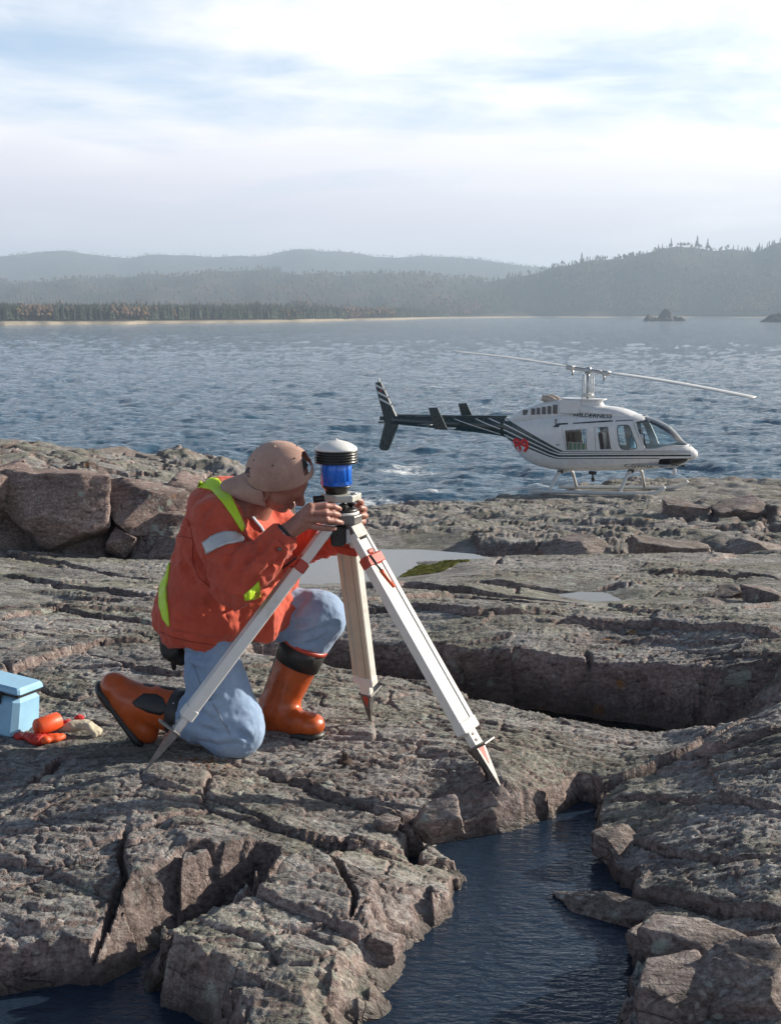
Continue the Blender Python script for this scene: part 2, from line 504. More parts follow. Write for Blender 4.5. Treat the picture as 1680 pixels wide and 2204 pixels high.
# pools: outline, water level, slope of the sides, floor depth
POOL_A = dict(poly=PL([(1262, 1730), (1190, 1758), (1120, 1780), (1040, 1800), (960, 1812), (880, 1826), (905, 1850), (930, 1868), (985, 1898), (965, 1960), (920, 2020), (870, 2100), (800, 2180), (740, 2240), (700, 2500), (1340, 2500), (1345, 2240), (1350, 2120), (1372, 2060), (1362, 2000), (1345, 1940), (1335, 1900), (1318, 1868), (1285, 1815), (1278, 1760)], -.165), z=-.165, floor=.30)
POOL_B = dict(poly=PL([(668, 1480), (800, 1494), (1000, 1510), (1150, 1528), (1300, 1548), (1420, 1563), (1495, 1590), (1500, 1632), (1420, 1634), (1330, 1622), (1200, 1604), (1050, 1576), (900, 1546), (700, 1506)], -.33), z=-.33, floor=.25)
POOL_C = dict(poly=PL([(-200, 2172), (0, 2150), (110, 2138), (220, 2118), (300, 2076), (420, 2018), (515, 1966), (556, 1944), (568, 1952), (505, 2006), (430, 2042), (335, 2092), (312, 2112), (330, 2140), (400, 2180), (470, 2220), (480, 2400), (-200, 2400)], -.195), z=-.195, floor=.25)
POOL_D = dict(poly=PL([(600, 1205), (700, 1192), (870, 1194), (962, 1199), (985, 1206), (890, 1209), (905, 1218), (862, 1240), (760, 1252), (640, 1256), (560, 1240)], -.47), z=-.47, floor=.06)
POOL_E = dict(poly=PL([(1215, 1282), (1250, 1276), (1300, 1278), (1325, 1290), (1280, 1292)], -.285), z=-.285, floor=.05)
POOL_F = dict(poly=[atY(800, 1142, 18.6)[:2], atY(835, 1140, 18.8)[:2], atY(850, 1146, 18.3)[:2], atY(810, 1150, 18.0)[:2]], z=-2.03, floor=.05)
POOLS = [POOL_A, POOL_B, POOL_C, POOL_D, POOL_E, POOL_F]

# open joints: points (photograph), plane height, depth, half width, how far the far side stands up
JOINTS = [
    ([(555, 1676), (640, 1704), (720, 1720), (800, 1735), (850, 1742), (905, 1770)], -.03, .06, .016, .022),
    ([(905, 1770), (880, 1800), (890, 1826)], -.05, .12, .03, .0),
    ([(660, 1872), (620, 1900), (585, 1920), (555, 1945), (500, 1975), (430, 2010), (330, 2045), (300, 2090)], -.07, .20, .035, .05),
    ([(750, 1800), (735, 1822), (690, 1850), (655, 1878)], -.05, .09, .018, .02),
    ([(655, 1878), (720, 1905), (760, 1960), (750, 2000)], -.06, .05, .010, .0),
    ([(275, 1810), (255, 1860), (265, 1890), (230, 1950), (190, 2000), (110, 2070), (60, 2110)], -.04, .06, .014, .02),
    ([(60, 1700), (95, 1688), (130, 1640)], -.01, .10, .022, .0),
    ([(380, 1860), (440, 1850), (520, 1880), (545, 1940)], -.04, .05, .012, .02),
    ([(0, 1900), (120, 1870), (270, 1840), (380, 1800), (500, 1790)], -.02, .035, .008, .0),
    ([(300, 1730), (450, 1745), (600, 1790), (750, 1800), (880, 1826)], -.03, .03, .007, .012),
    ([(1245, 1690), (1300, 1672), (1400, 1655), (1490, 1640), (1680, 1560)], -.05, .14, .03, .0),
    ([(1490, 1640), (1560, 1650), (1680, 1640)], -.02, .08, .02, .02),
    ([(1300, 1700), (1400, 1712), (1500, 1750), (1680, 1800)], -.05, .035, .010, .015),
    ([(1360, 1780), (1450, 1830), (1560, 1870), (1680, 1890)], -.05, .05, .012, .01),
    ([(1330, 1925), (1450, 1940), (1560, 1985), (1680, 2020)], -.09, .10, .022, .02),
    ([(1380, 2040), (1500, 2060), (1610, 2045), (1680, 2060)], -.10, .10, .022, .0),
    ([(1460, 2080), (1500, 2110), (1560, 2204)], -.13, .10, .022, .0),
    ([(1240, 1500), (1270, 1420), (1260, 1395)], -.05, .05, .02, .0),
    ([(780, 1262), (870, 1254), (1000, 1268), (1080, 1276), (1160, 1282), (1230, 1290)], -.17, .10, .05, .05),
    ([(1030, 1262), (1120, 1268), (1250, 1272), (1330, 1262)], -.26, .14, .05, .10),
    ([(700, 1300), (900, 1310), (1010, 1335), (1150, 1330)], -.05, .05, .02, .03),
    ([(1200, 1330), (1400, 1345), (1560, 1370), (1680, 1400)], .0, .06, .02, .03),
    ([(1400, 1240), (1500, 1235), (1680, 1262)], -.3, .08, .04, .03),
    ([(0, 1165), (120, 1195), (230, 1232), (330, 1252)], -.38, .14, .05, .0),
    ([(0, 1222), (150, 1260), (330, 1300)], -.2, .06, .025, .03),
    ([(0, 1350), (120, 1310), (240, 1330), (340, 1340)], -.04, .05, .02, .02),
    ([(0, 1450), (90, 1420), (230, 1385), (340, 1375)], .02, .06, .03, .02),
    ([(0, 1430), (60, 1470), (160, 1500), (260, 1470)], .02, .04, .015, .0),
]
JOINTS = [(PL(p, z), dp, w, up) for p, z, dp, w, up in JOINTS]

def terrain(X, Y, detail=True):
    X = np.asarray(X, float); Y = np.asarray(Y, float)
    shp = X.shape; X = X.ravel(); Y = Y.ravel()
    S = np.clip(Y / 5.0, 1.0, 4.5)                                   # features grow on the far, coarser rock
    wx = fbm2(X * 1.7, Y * 1.7, 4, 3); wy = fbm2(X * 1.7 + 31, Y * 1.7 - 9, 4, 5)
    nx = fbm2(X * 7, Y * 7, 3, 11); ny = fbm2(X * 7 + 5, Y * 7 + 8, 3, 13)
    Xw = X + 0.016 * wx + 0.005 * nx; Yw = Y + 0.016 * wy + 0.005 * ny
    z = rbf(BASE, X, Y).astype(float)
    z = np.where(Y < 1.5, np.clip(z, -.3, .3), z)
    # far slab edge falls into a gully that the slabs hide
    lipY = 10.9 + 0.5 * wx + 0.25 * np.sin(X * 1.3)
    z = z - 1.6 * sstep(0, 1.6, Y - lipY)
    z = np.maximum(z, -6.2)
    for pts, dp, w, up in JOINTS:
        x0, x1 = min(p[0] for p in pts) - .8, max(p[0] for p in pts) + .8
        y0, y1 = min(p[1] for p in pts) - .8, max(p[1] for p in pts) + .8
        m = (X > x0) & (X < x1) & (Y > y0) & (Y < y1)
        if not m.any(): continue
        d, sd, al = line_sd(Xw[m], Yw[m], pts)
        ww = w * (0.45 + 0.9 * (vn2(Xw[m] * 6, Yw[m] * 6, 31) + .5))
        fade = sstep(0, .10, al) * sstep(1.0, .90, al) * .75 + .25
        prof = np.minimum(1, 1.6 * np.clip(1 - d / ww, 0, 1))
        far = (sd > 0)
        z[m] += -dp * prof * fade + up * fade * np.where(far, np.exp(-(d / .35) ** 2), 0) * sstep(0, ww, d)
    # ridge on the left
    mr = (X < 3) & (Y > 8.5)
    if mr.any():
        x, y = X[mr], Y[mr]
        bl = worley2((x + .25 * wx[mr]) / .75, (y + .25 * wy[mr]) / .9, 71)
        sd = poly_sd(x + .16 * wx[mr], y + .16 * wy[mr], RIDGE_FOOT) + .16 * (bl[2] - .5)
        top = np.clip(rbf(RIDGE, x, y), -.9, .6) + .05 * wx[mr] + .07 * (bl[2] - .5) - .10 * sstep(.10, 0, bl[1] - bl[0])
        zz = np.where(sd < 0, top + np.minimum(0, -(sd + .30)) * 0 - .18 * sstep(-.28, 0, sd), top - .18 - sd * np.where(y > 12.5, 1.3, 3.2))
        z[mr] = np.maximum(z[mr], zz)
        sd2 = poly_sd(x + .3 * wx[mr], y + .3 * wy[mr], SHELF_FOOT)
        zs = -.62 + .08 * wx[mr] + .10 * (worley2(x / .5, y / .5, 77)[2] - .5) - np.maximum(sd2, 0) * 1.4 - .25 * sstep(-.6, 0, sd2)
        z[mr] = np.maximum(z[mr], zs)
    # hump with the helicopter
    mh = Y > 12.5
    if mh.any():
        x, y = X[mh], Y[mh]
        b1 = worley2((x + .5 * wx[mh]) / 1.9, (y + .5 * wy[mh]) / 1.6, 81); b2 = worley2((x + .3 * wx[mh]) / .7, (y + .3 * wy[mh]) / .6, 83)
        sd = poly_sd(x + .45 * wx[mh], y + .35 * wy[mh], HUMP_FOOT) + .5 * (b1[2] - .5) + .22 * (b2[2] - .5)
        rough = 1 - .85 * np.exp(-(((x - 4.6) / 3.2) ** 2 + ((y - 34.3) / 1.9) ** 2))
        rocky = sstep(2.0, 7.0, x) * sstep(29, 24, y)                # broken, blocky flank below the machine
        top = np.clip(rbf(HUMP, x, y), -4.3, -.9) + rough * (.05 * wx[mh] + (.05 + .16 * rocky) * (b1[2] - .5) + (.025 + .09 * rocky) * (b2[2] - .5) - (.05 + .10 * rocky) * sstep(.12, 0, b1[1] - b1[0]))
        top += rough * .06 * fbm2(x * .9, y * 2.2, 3, 85)
        hs = (x - H_O[0]) * H_FW[0] + (y - H_O[1]) * H_FW[1]; hl = (x - H_O[0]) * H_LF[0] + (y - H_O[1]) * H_LF[1]
        zn_, zf_ = .06 + (hs + 1.14) / 3.37 * .15, -.08 + (hs + .95) / 3.4 * .20
        zp_ = H_O[2] + .5 * ((zn_ + zf_) + (zf_ - zn_) * np.clip(hl / 1.12, -1.3, 1.3)) - .015
        wq = sstep(3.1, 2.3, np.abs(hs - .6)) * sstep(1.9, 1.3, np.abs(hl))
        top = top + wq * (zp_ - top)
        zz = top - .28 * sstep(-.8, 0, sd) - np.maximum(sd, 0) * np.where(y > 19, .55, 1.9)
        z[mh] = np.maximum(z[mh], np.maximum(zz, -6.5))
    if detail:
        ang = R(-9) + .25 * fbm2(X * .25, Y * .25, 2, 41)
        ca, sa = np.cos(ang), np.sin(ang)
        Yl = np.where(Yw < 5, Yw, 5 + 5 * np.log(np.maximum(Yw, 5) / 5)); Yl = np.where(Yw > 22.5, 5 + 5 * math.log(4.5) + (Yw - 22.5) / 4.5, Yl)    # features grow evenly with distance
        Xl = Xw / S
        ca, sa = math.cos(R(-9)), math.sin(R(-9))
        wv = .06 * fbm2(Xl * .9, Yl * .9, 2, 41)
        U = (Xl * ca + Yl * sa); V = (-Xl * sa + Yl * ca) + wv
        zone = np.exp(-((X + .9) / .75) ** 2 - ((Y - 4.4) / .7) ** 2)         # the worn patch where the man kneels
        far = sstep(11, 15, Y)
        A = S ** .45
        # blocks split by straight joints: flat, slightly tilted facets
        f = worley2(U / (.66) + .1, V / (.36), 43)
        crk = sstep(.035, 0., f[1] - f[0])
        mod = sstep(-.15, .25, fbm2(Xl * .8, Yl * .8, 2, 47))
        calm = 1 - .8 * np.exp(-(((X - 5.2) / 2.6) ** 2 + ((Y - 34.0) / 1.9) ** 2)); A = A * calm
        z += A * (1 - .6 * zone) * (.020 * (f[2] - .5) + .028 * (f[3] * (f[2] - .5) + f[4] * (np.modf(f[2] * 7)[0] - .5)) - .036 * crk * mod)
        f = worley2(U / (.27) + 3.1, V / (.13), 44)
        crk = sstep(.05, 0., f[1] - f[0])
        z += A * (1 - .5 * zone) * (.008 * (f[2] - .5) + .013 * (f[3] * (f[2] - .5) + f[4] * (np.modf(f[2] * 7)[0] - .5)) - .014 * crk * sstep(-.2, .2, fbm2(Xl * 1.3 + 7, Yl * 1.3, 2, 48)))
        # thin plates parallel to the foliation
        g = worley2(U / (.15 ), V / (.045), 53)
        crk2 = sstep(.10, 0., g[1] - g[0])
        mod2 = sstep(-.25, .2, fbm2(Xl * 1.9 + 4, Yl * 1.9, 2, 57))
        z += A * (.008 * (g[2] - .5) + .009 * g[4] * (np.modf(g[2] * 9)[0] - .45) - .008 * crk2 * mod2)
        g2 = worley2(U / (.05 ), V / (.020), 59)
        z += A * (.0052 * (g2[2] - .5) - .004 * sstep(.12, 0, g2[1] - g2[0]))
        z += A * (.014 * fbm2(Xl * 1.1, Yl * 1.1, 3, 61) + .004 * fbm2(U * 6, V * 16, 3, 63) + .0022 * fbm2(U * 30, V * 60, 2, 65))
        z += .03 * far * calm * fbm2(X * .8, Y * 1.5, 3, 67)
    # pools: sides of rock going down to and under the water
    wet_shade = np.zeros(len(X), np.float32)
    for k, p in enumerate(POOLS):
        po = np.array([q[:2] for q in p['poly']])
        m = (X > po[:, 0].min() - 1.2) & (X < po[:, 0].max() + 1.2) & (Y > po[:, 1].min() - 1.2) & (Y < po[:, 1].max() + 1.2)
        if not m.any(): continue
        x, y = X[m], Y[m]
        if k < 3:
            bw = worley2(x / .16, y / .13, 91 + k)
            bw2 = worley2(x / .34 + 5, y / .26, 95 + k)
            wob = .012 * wx[m] + .004 * nx[m] + .022 * (bw[2] - .5) + .045 * (bw2[2] - .5)
        else:
            wob = .02 * wx[m] * S[m] + .008 * nx[m] * S[m]
        sd = poly_sd(x, y, po) + wob
        sl = np.full(len(x), 3.8)
        if k == 0:
            sl = np.where((x < .12) & (y < 3.45), 1.0, 3.8)           # the sunlit inclined face of the near block
            sl = np.where((y > 3.5) & (x < .62), 5.0, sl)
            sl = np.where((y < 3.0) & (x > .3), 2.6, sl)
        if k == 1:
            cen = np.interp(x, po[:, 0][np.argsort(po[:, 0])], po[:, 1][np.argsort(po[:, 0])])
            sl = np.where(y < cen, .8, 3.6) * (1 + .3 * wx[m])
        if k == 2: sl = np.where(x < -.62, 1.6, 3.0)
        if k > 2: sl = np.full(len(x), .18)
        cap = p['z'] + np.where(sd > 0, sl * sd, np.maximum(sl * sd, -p['floor']))
        if k < 3:
            cap += np.where(sd > -.1, .006 * ny[m] + .008 * (fbm2(x * 20, y * 20, 2, 97)) + .018 * (worley2(x / .07, y / .05, 99)[2] - .5) + .018 * (bw[2] - .5), 0)
        z[m] = np.minimum(z[m], cap)
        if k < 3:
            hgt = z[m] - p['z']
            top_ = (.065, .29, .085)[k]  # trench band reaches high: the wall's shade is painted into the colour
            wet_shade[m] = np.maximum(wet_shade[m], sstep(top_ * (1 + .5 * wx[m]), .008, hgt) * sstep(.5, .2, sd))
    return z.reshape(shp), wet_shade.reshape(shp)

def ground_z(x, y):
    return float(terrain(np.array([x]), np.array([y]))[0][0])

# ------------------------------------------------------------------ rock material
def rock_material(name, wet_shade_attr=True, fresh=0.0):
    m, nt, p = new_mat(name)
    geo = N(nt, 'ShaderNodeNewGeometry')
    P = geo.outputs['Position']
    nz = N(nt, 'ShaderNodeSeparateXYZ', {'Vector': geo.outputs['True Normal']}).outputs['Z']
    warp = N(nt, 'ShaderNodeTexNoise', {'Vector': P, 'Scale': 3.0, 'Detail': 3.0})
    PW_ = N(nt, 'ShaderNodeVectorMath', {0: warp.outputs['Color'], 1: (.16, .16, .16), 2: P}, operation='MULTIPLY_ADD').outputs[0]
    str_ = scaled(nt, PW_, (5.0, 26.0, 26.0), (0, 0, R(9)))
    n1 = noise(nt, P, 1.3, 5, .6)
    n2 = noise(nt, str_, 1.0, 6, .68)
    n3 = noise(nt, P, 55.0, 4, .7)
    n4 = noise(nt, PW_, 11.0, 5, .65)
    n5 = noise(nt, scaled(nt, PW_, (30, 70, 70), (0, 0, R(9))), 1.0, 4, .7)
    n6 = noise(nt, P, 150.0, 3, .65)
    mixn = mth(nt, 'ADD', mth(nt, 'MULTIPLY', n2, .34), mth(nt, 'ADD', mth(nt, 'MULTIPLY', n3, .30), mth(nt, 'ADD', mth(nt, 'MULTIPLY', n5, .26), mth(nt, 'MULTIPLY', n6, .10))))
    grey = ramp(nt, mixn, [(.38, (.034, .031, .031)), (.45, (.162, .153, .149)), (.53, (.31, .30, .288)), (.62, (.53, .52, .505))])
    pink = ramp(nt, mixn, [(.38, (.046, .032, .030)), (.46, (.190, .132, .118)), (.55, (.35, .265, .238)), (.64, (.53, .45, .42))])
    green = ramp(nt, mixn, [(.38, (.033, .032, .027)), (.48, (.170, .166, .137)), (.60, (.385, .38, .32))])
    c = mixc(nt, maprange(nt, n1, .44, .60), grey, green)
    steep = maprange(nt, mth(nt, 'ADD', nz, mth(nt, 'MULTIPLY', mth(nt, 'SUBTRACT', n4, .5), .8)), .90, .52)
    pk = mth(nt, 'MAXIMUM', mth(nt, 'MULTIPLY', steep, .8), maprange(nt, noise(nt, PW_, 2.3, 4, .6), .56, .69, 0, .42))
    if fresh: pk = mth(nt, 'MAXIMUM', pk, fresh)
    c = mixc(nt, pk, c, pink)
    big = ramp(nt, noise(nt, PW_, 2.1, 4, .62), [(.34, .66), (.50, 1.0), (.66, 1.32)])
    c = mixc(nt, 1.0, c, big, 'MULTIPLY')
    # crusts of pale and dark lichen
    v1 = N(nt, 'ShaderNodeTexVoronoi', {'Vector': PW_, 'Scale': 34.0, 'Randomness': 1.0})
    sp = mth(nt, 'MULTIPLY', maprange(nt, mth(nt, 'ADD', v1.outputs['Distance'], mth(nt, 'MULTIPLY', mth(nt, 'SUBTRACT', n5, .5), 1.3)), .38, .22), maprange(nt, noise(nt, P, 4.0, 4, .6), .50, .62))
    c = mixc(nt, mth(nt, 'MULTIPLY', sp, .55), c, ramp(nt, n3, [(.3, (.36, .38, .33)), (.7, (.58, .59, .55))]))
    v2 = N(nt, 'ShaderNodeTexVoronoi', {'Vector': PW_, 'Scale': 9.0, 'Randomness': 1.0})
    sp2 = mth(nt, 'MULTIPLY', maprange(nt, mth(nt, 'ADD', v2.outputs['Distance'], mth(nt, 'MULTIPLY', n4, 1.1)), .86, .70), maprange(nt, noise(nt, P, 1.7, 3, .6), .52, .60))
    c = mixc(nt, mth(nt, 'MULTIPLY', sp2, .75), c, ramp(nt, n3, [(.3, (.34, .38, .32)), (.7, (.52, .55, .48))]))
    dk = mth(nt, 'MULTIPLY', maprange(nt, n4, .56, .68), maprange(nt, noise(nt, P, 2.9, 4, .6), .48, .62))
    c = mixc(nt, mth(nt, 'MULTIPLY', dk, .7), c, (.06, .052, .048))
    fl = mth(nt, 'MULTIPLY', maprange(nt, n6, .57, .66), maprange(nt, n2, .42, .58))
    c = mixc(nt, mth(nt, 'MULTIPLY', fl, .75), c, (.022, .019, .018))
    v3 = N(nt, 'ShaderNodeTexVoronoi', {'Vector': PW_, 'Scale': 5.0, 'Randomness': 1.0})
    org = mth(nt, 'MULTIPLY', maprange(nt, mth(nt, 'ADD', v3.outputs['Distance'], mth(nt, 'MULTIPLY', n3, .25)), .30, .22), maprange(nt, noise(nt, P, .9, 2, .5), .57, .60))
    c = mixc(nt, mth(nt, 'MULTIPLY', org, .75), c, (.42, .20, .05))
    rough = .9
    if wet_shade_attr:
        w = N(nt, 'ShaderNodeAttribute', attribute_name='wet_shade').outputs['Fac']
        c = mixc(nt, mth(nt, 'MULTIPLY', w, .72), c, (.030, .022, .017))  # damp waterline tone, plus painted shade on the trench wall
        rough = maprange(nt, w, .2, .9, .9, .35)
    h = mth(nt, 'ADD', mth(nt, 'MULTIPLY', n2, .9), mth(nt, 'ADD', mth(nt, 'MULTIPLY', n5, .60), mth(nt, 'ADD', mth(nt, 'MULTIPLY', n3, .50), mth(nt, 'MULTIPLY', n6, .18))))
    pl1 = N(nt, 'ShaderNodeTexVoronoi', {'Vector': scaled(nt, PW_, (13, 44, 44), (0, 0, R(9))), 'Scale': 1.0, 'Randomness': 1.0})
    pl2 = N(nt, 'ShaderNodeTexVoronoi', {'Vector': scaled(nt, PW_, (42, 110, 110), (0, 0, R(4))), 'Scale': 1.0, 'Randomness': 1.0})
    ck = N(nt, 'ShaderNodeTexVoronoi', {'Vector': scaled(nt, PW_, (7, 16, 16), (0, 0, R(20))), 'Scale': 1.0, 'Randomness': 1.0}, feature='DISTANCE_TO_EDGE')
    h2 = mth(nt, 'ADD', mth(nt, 'MULTIPLY', N(nt, 'ShaderNodeSeparateColor', {'Color': pl1.outputs['Color']}).outputs[0], .55), mth(nt, 'ADD', mth(nt, 'MULTIPLY', N(nt, 'ShaderNodeSeparateColor', {'Color': pl2.outputs['Color']}).outputs[0], .30), mth(nt, 'MULTIPLY', maprange(nt, ck.outputs['Distance'], 0, .035, -.45, 0), maprange(nt, noise(nt, P, 3.7, 3, .6), .50, .62))))
    nrm = bump(nt, mth(nt, 'ADD', mth(nt, 'MULTIPLY', h, .75), h2), 1.0, .018)
    pset(nt, p, col=c, rough=rough, normal=nrm, spec=.3)
    return m

M_ROCK = rock_material('bedrock')
M_BLOCK = rock_material('broken_rock', wet_shade_attr=False, fresh=.55)
M_PINKROCK = rock_material('fresh_pink_rock', wet_shade_attr=False, fresh=.95)

def build_ground():
    th = np.concatenate([np.arange(-27, -11.8, .15), np.arange(-11.8, 11.8, .046), np.arange(11.8, 27.1, .15)])
    rows = list(np.arange(-1.5, 2.25, .06)); y = 2.25
    while y < 46:
        rows.append(y)
        y += max(.0068, min(.085, .66 * y * y / 1976))
    th = np.tan(np.radians(th)); rows = np.array(rows)
    nr, nc = len(rows), len(th)
    Y = np.repeat(rows[:, None], nc, 1); X = (Y + 3.0) * th[None, :]
    Z, wet_shade = terrain(X, Y)
    V = np.stack([X, Y, Z], -1).reshape(-1, 3)
    i = np.arange(nr * nc).reshape(nr, nc)
    F = np.stack([i[:-1, :-1], i[:-1, 1:], i[1:, 1:], i[1:, :-1]], -1).reshape(-1, 4)
    o = mesh_np('rock_ground', V, F, M_ROCK, attrs={'wet_shade': wet_shade.ravel()})
    tag(o, 'lichen-speckled grey and pink bedrock shore with cracks and pools', kind='structure')
    print('ground', nr, nc, len(F) * 2)
    return o
GROUND = build_ground()

# ------------------------------------------------------------------ pool water
def water_mat(name, deep, ripple=.25, scale=26.0, rough=.03):
    m, nt, p = new_mat(name)
    P = N(nt, 'ShaderNodeNewGeometry').outputs['Position']
    a = noise(nt, scaled(nt, P, (1.0, 2.6, 1), (0, 0, R(12))), scale, 3, .55, .4)
    b = noise(nt, scaled(nt, P, (1.0, 1.7, 1), (0, 0, R(-25))), scale * .45, 3, .5, .3)
    pset(nt, p, col=deep, rough=rough, ior=1.33, normal=bump(nt, mth(nt, 'ADD', a, b), ripple, .012), spec=.5)
    return m
M_POOL = water_mat('pool_water', (.018, .031, .054), .5, 18.0)
M_POOL_STILL = water_mat('still_pool_water', (.012, .011, .011), .05, 14.0)

M_POOL_PALE = water_mat('shallow_pool_water', (.07, .075, .08), .04, 12.0, .02)

def build_pool(p, label, mat):
    po = np.array([q[:2] for q in p['poly']])
    c = po.mean(0)
    d = po - c
    po = c + d * (1 + .28 / np.maximum(np.linalg.norm(d, axis=1, keepdims=True), .05))
    hull = []                                                        # convex outline: the rock itself cuts the shoreline
    for q in sorted(map(tuple, po)) + sorted(map(tuple, po), reverse=True)[1:]:
        while len(hull) > 1 and (hull[-1][0] - hull[-2][0]) * (q[1] - hull[-2][1]) - (hull[-1][1] - hull[-2][1]) * (q[0] - hull[-2][0]) <= 0: hull.pop()
        hull.append(q)
    po = hull[:-1]
    bm = bmesh.new()
    bm.faces.new([bm.verts.new((x, y, p['z'])) for x, y in po])
    bmesh.ops.triangulate(bm, faces=bm.faces)
    me = bpy.data.meshes.new('pool_water'); bm.to_mesh(me); bm.free()
    me.materials.append(mat)
    o = bpy.data.objects.new('pool_water', me); COL.objects.link(o)
    tag(o, label, kind='structure')
for p_, l_, m_ in ((POOL_A, 'rippled dark blue pool in the foreground rock', M_POOL), (POOL_B, 'dark still water in the trench behind the tripod', M_POOL_STILL), (POOL_C, 'dark water in the lower left corner', M_POOL),
                   (POOL_D, 'bright shallow pool reflecting the sky behind the tripod', M_POOL_PALE), (POOL_E, 'small bright puddle between two slabs', M_POOL_PALE), (POOL_F, 'tiny puddle at the foot of the helicopter rock', M_POOL_PALE)):
    build_pool(p_, l_, m_)

# ================================================================== lake
def lake_tile(n, size, wind, vel, seed, cut):
    """height and sideways drift of a choppy sea, from a directional spectrum"""
    rng = np.random.default_rng(seed)
    k = np.fft.fftfreq(n, size / n) * 2 * np.pi
    kx, ky = np.meshgrid(k, k, indexing='ij'); kk = np.hypot(kx, ky); kk[0, 0] = 1
    Lw = vel * vel / 9.81
    wd = np.array([math.cos(wind), math.sin(wind)])
    c = (kx * wd[0] + ky * wd[1]) / kk
    ph = np.exp(-1 / (kk * Lw) ** 2) / kk ** 4 * (np.abs(c) ** 2 * .8 + .2) * np.exp(-(kk * cut) ** 2)
    ph[0, 0] = 0
    h = (rng.normal(size=(n, n)) + 1j * rng.normal(size=(n, n))) * np.sqrt(ph)
    z = np.fft.ifft2(h).real; dx = np.fft.ifft2(-1j * kx / kk * h).real; dy = np.fft.ifft2(-1j * ky / kk * h).real
    s = z.std()
    return z / s, dx / s, dy / s

def samp(T, x, y, size):
    n = T.shape[0]
    u = (x / size * n) % n; v = (y / size * n) % n
    i = u.astype(int); j = v.astype(int); a = u - i; b = v - j
    i1 = (i + 1) % n; j1 = (j + 1) % n; i %= n; j %= n
    return (T[i, j] * (1 - a) + T[i1, j] * a) * (1 - b) + (T[i, j1] * (1 - a) + T[i1, j1] * a) * b

def build_lake():
    th = np.tan(np.radians(np.concatenate([np.arange(-60, -22, 2.0), np.arange(-22, 22.01, .075), np.arange(24, 61, 2.0)])))
    rows, y = [], 14.0
    while y < 420:
        rows.append(y); y += max(.10, .55 * y * y / (1235 * 6.5))
    rows += list(np.geomspace(430, 6000, 60))
    rows = np.array(rows)
    Y = np.repeat(rows[:, None], len(th), 1); X = Y * th[None, :]
    Z = np.zeros_like(X); DX = Z.copy(); DY = Z.copy()
    for n, size, amp, wind, vel, seed, cut in ((512, 61.0, .058, R(250), 3.3, 1, .06), (512, 27.0, .042, R(232), 2.2, 2, .03), (256, 190.0, .05, R(262), 7.0, 3, .3)):
        z, dx, dy = lake_tile(n, size, wind, vel, seed, cut)
        Z += amp * samp(z, X, Y, size); DX += amp * .9 * samp(dx, X, Y, size); DY += amp * .9 * samp(dy, X, Y, size)
    fade = sstep(900, 150, Y)
    edge = sstep(60, 45, np.degrees(np.arctan(np.abs(X / Y))))
    Z *= fade * edge; DX *= fade * edge; DY *= fade * edge
    crest = Z / .083
    foam = sstep(2.55, 3.3, crest + .9 * fbm2(X * .8, Y * .8, 3, 7)) * sstep(260, 60, Y)
    # broken water along the shore of the near rocks
    for cx, cy_, rr in ((-.5, 43.0, 1.6), (.8, 52, 1.1)):
        foam = np.maximum(foam, sstep(.55, .95, np.exp(-((X - cx) / rr) ** 2 - ((Y - cy_) / 2.2) ** 2) + .5 * fbm2(X * 1.1, Y * 1.1, 4, 9)))
    V = np.stack([X + DX, Y + DY, LAKE_Z + Z], -1).reshape(-1, 3)
    i = np.arange(X.size).reshape(X.shape)
    F = np.stack([i[:-1, :-1], i[:-1, 1:], i[1:, 1:], i[1:, :-1]], -1).reshape(-1, 4)
    m, nt, p = new_mat('lake_water')
    P = N(nt, 'ShaderNodeNewGeometry').outputs['Position']
    a = noise(nt, scaled(nt, P, (.9, 1.5, 1), (0, 0, R(18))), 3.2, 5, .6, .3)
    b = noise(nt, scaled(nt, P, (.7, 1.5, 1), (0, 0, R(8))), .8, 6, .66, .3)
    cc = noise(nt, scaled(nt, P, (.35, 1.2, 1)), .07, 5, .6)
    h = mth(nt, 'ADD', mth(nt, 'MULTIPLY', a, .10), mth(nt, 'ADD', mth(nt, 'MULTIPLY', b, .62), mth(nt, 'MULTIPLY', cc, 1.2)))
    fo = N(nt, 'ShaderNodeAttribute', attribute_name='foam').outputs['Fac']
    fn = mth(nt, 'MULTIPLY', fo, maprange(nt, noise(nt, P, 6.0, 5, .7), .35, .6))
    pset(nt, p, col=mixc(nt, fn, (.028, .094, .156), (.75, .78, .80)), rough=maprange(nt, fn, 0, 1, .06, .8), ior=1.33, normal=bump(nt, h, .9, .55))
    o = mesh_np('lake', V, F, m, attrs={'foam': foam.ravel()})
    tag(o, 'choppy blue-grey lake reaching to the far wooded shore', kind='structure')
    print('lake', len(F) * 2)
build_lake()

# ================================================================== far shore and hills
HZ = CY - FPX * math.tan(R(PITCH))
def az_of(px): return math.atan((px - CX) / FPX / math.cos(R(PITCH)) * 1.0)
SHORE = [(-900, 470), (-500, 560), (0, 640), (250, 690), (420, 760), (640, 860), (840, 1150), (960, 1500), (1100, 1750), (1300, 1720), (1500, 1650), (1680, 1560), (2100, 1450), (2600, 1400)]
CREST_A = [(-900, 560), (-500, 548), (-200, 556), (0, 552), (100, 541), (150, 542), (230, 548), (300, 554), (380, 548), (430, 551), (480, 557), (560, 549), (610, 541), (660, 534), (700, 538), (760, 545), (820, 554), (900, 548), (960, 551), (1050, 559), (1140, 570), (1300, 590), (1680, 600), (2600, 600)]
CREST_B = [(-900, 620), (-300, 610), (0, 604), (150, 600), (300, 592), (450, 585), (600, 583), (750, 586), (900, 592), (1050, 600), (1150, 612), (1300, 640), (1680, 660), (2600, 660)]
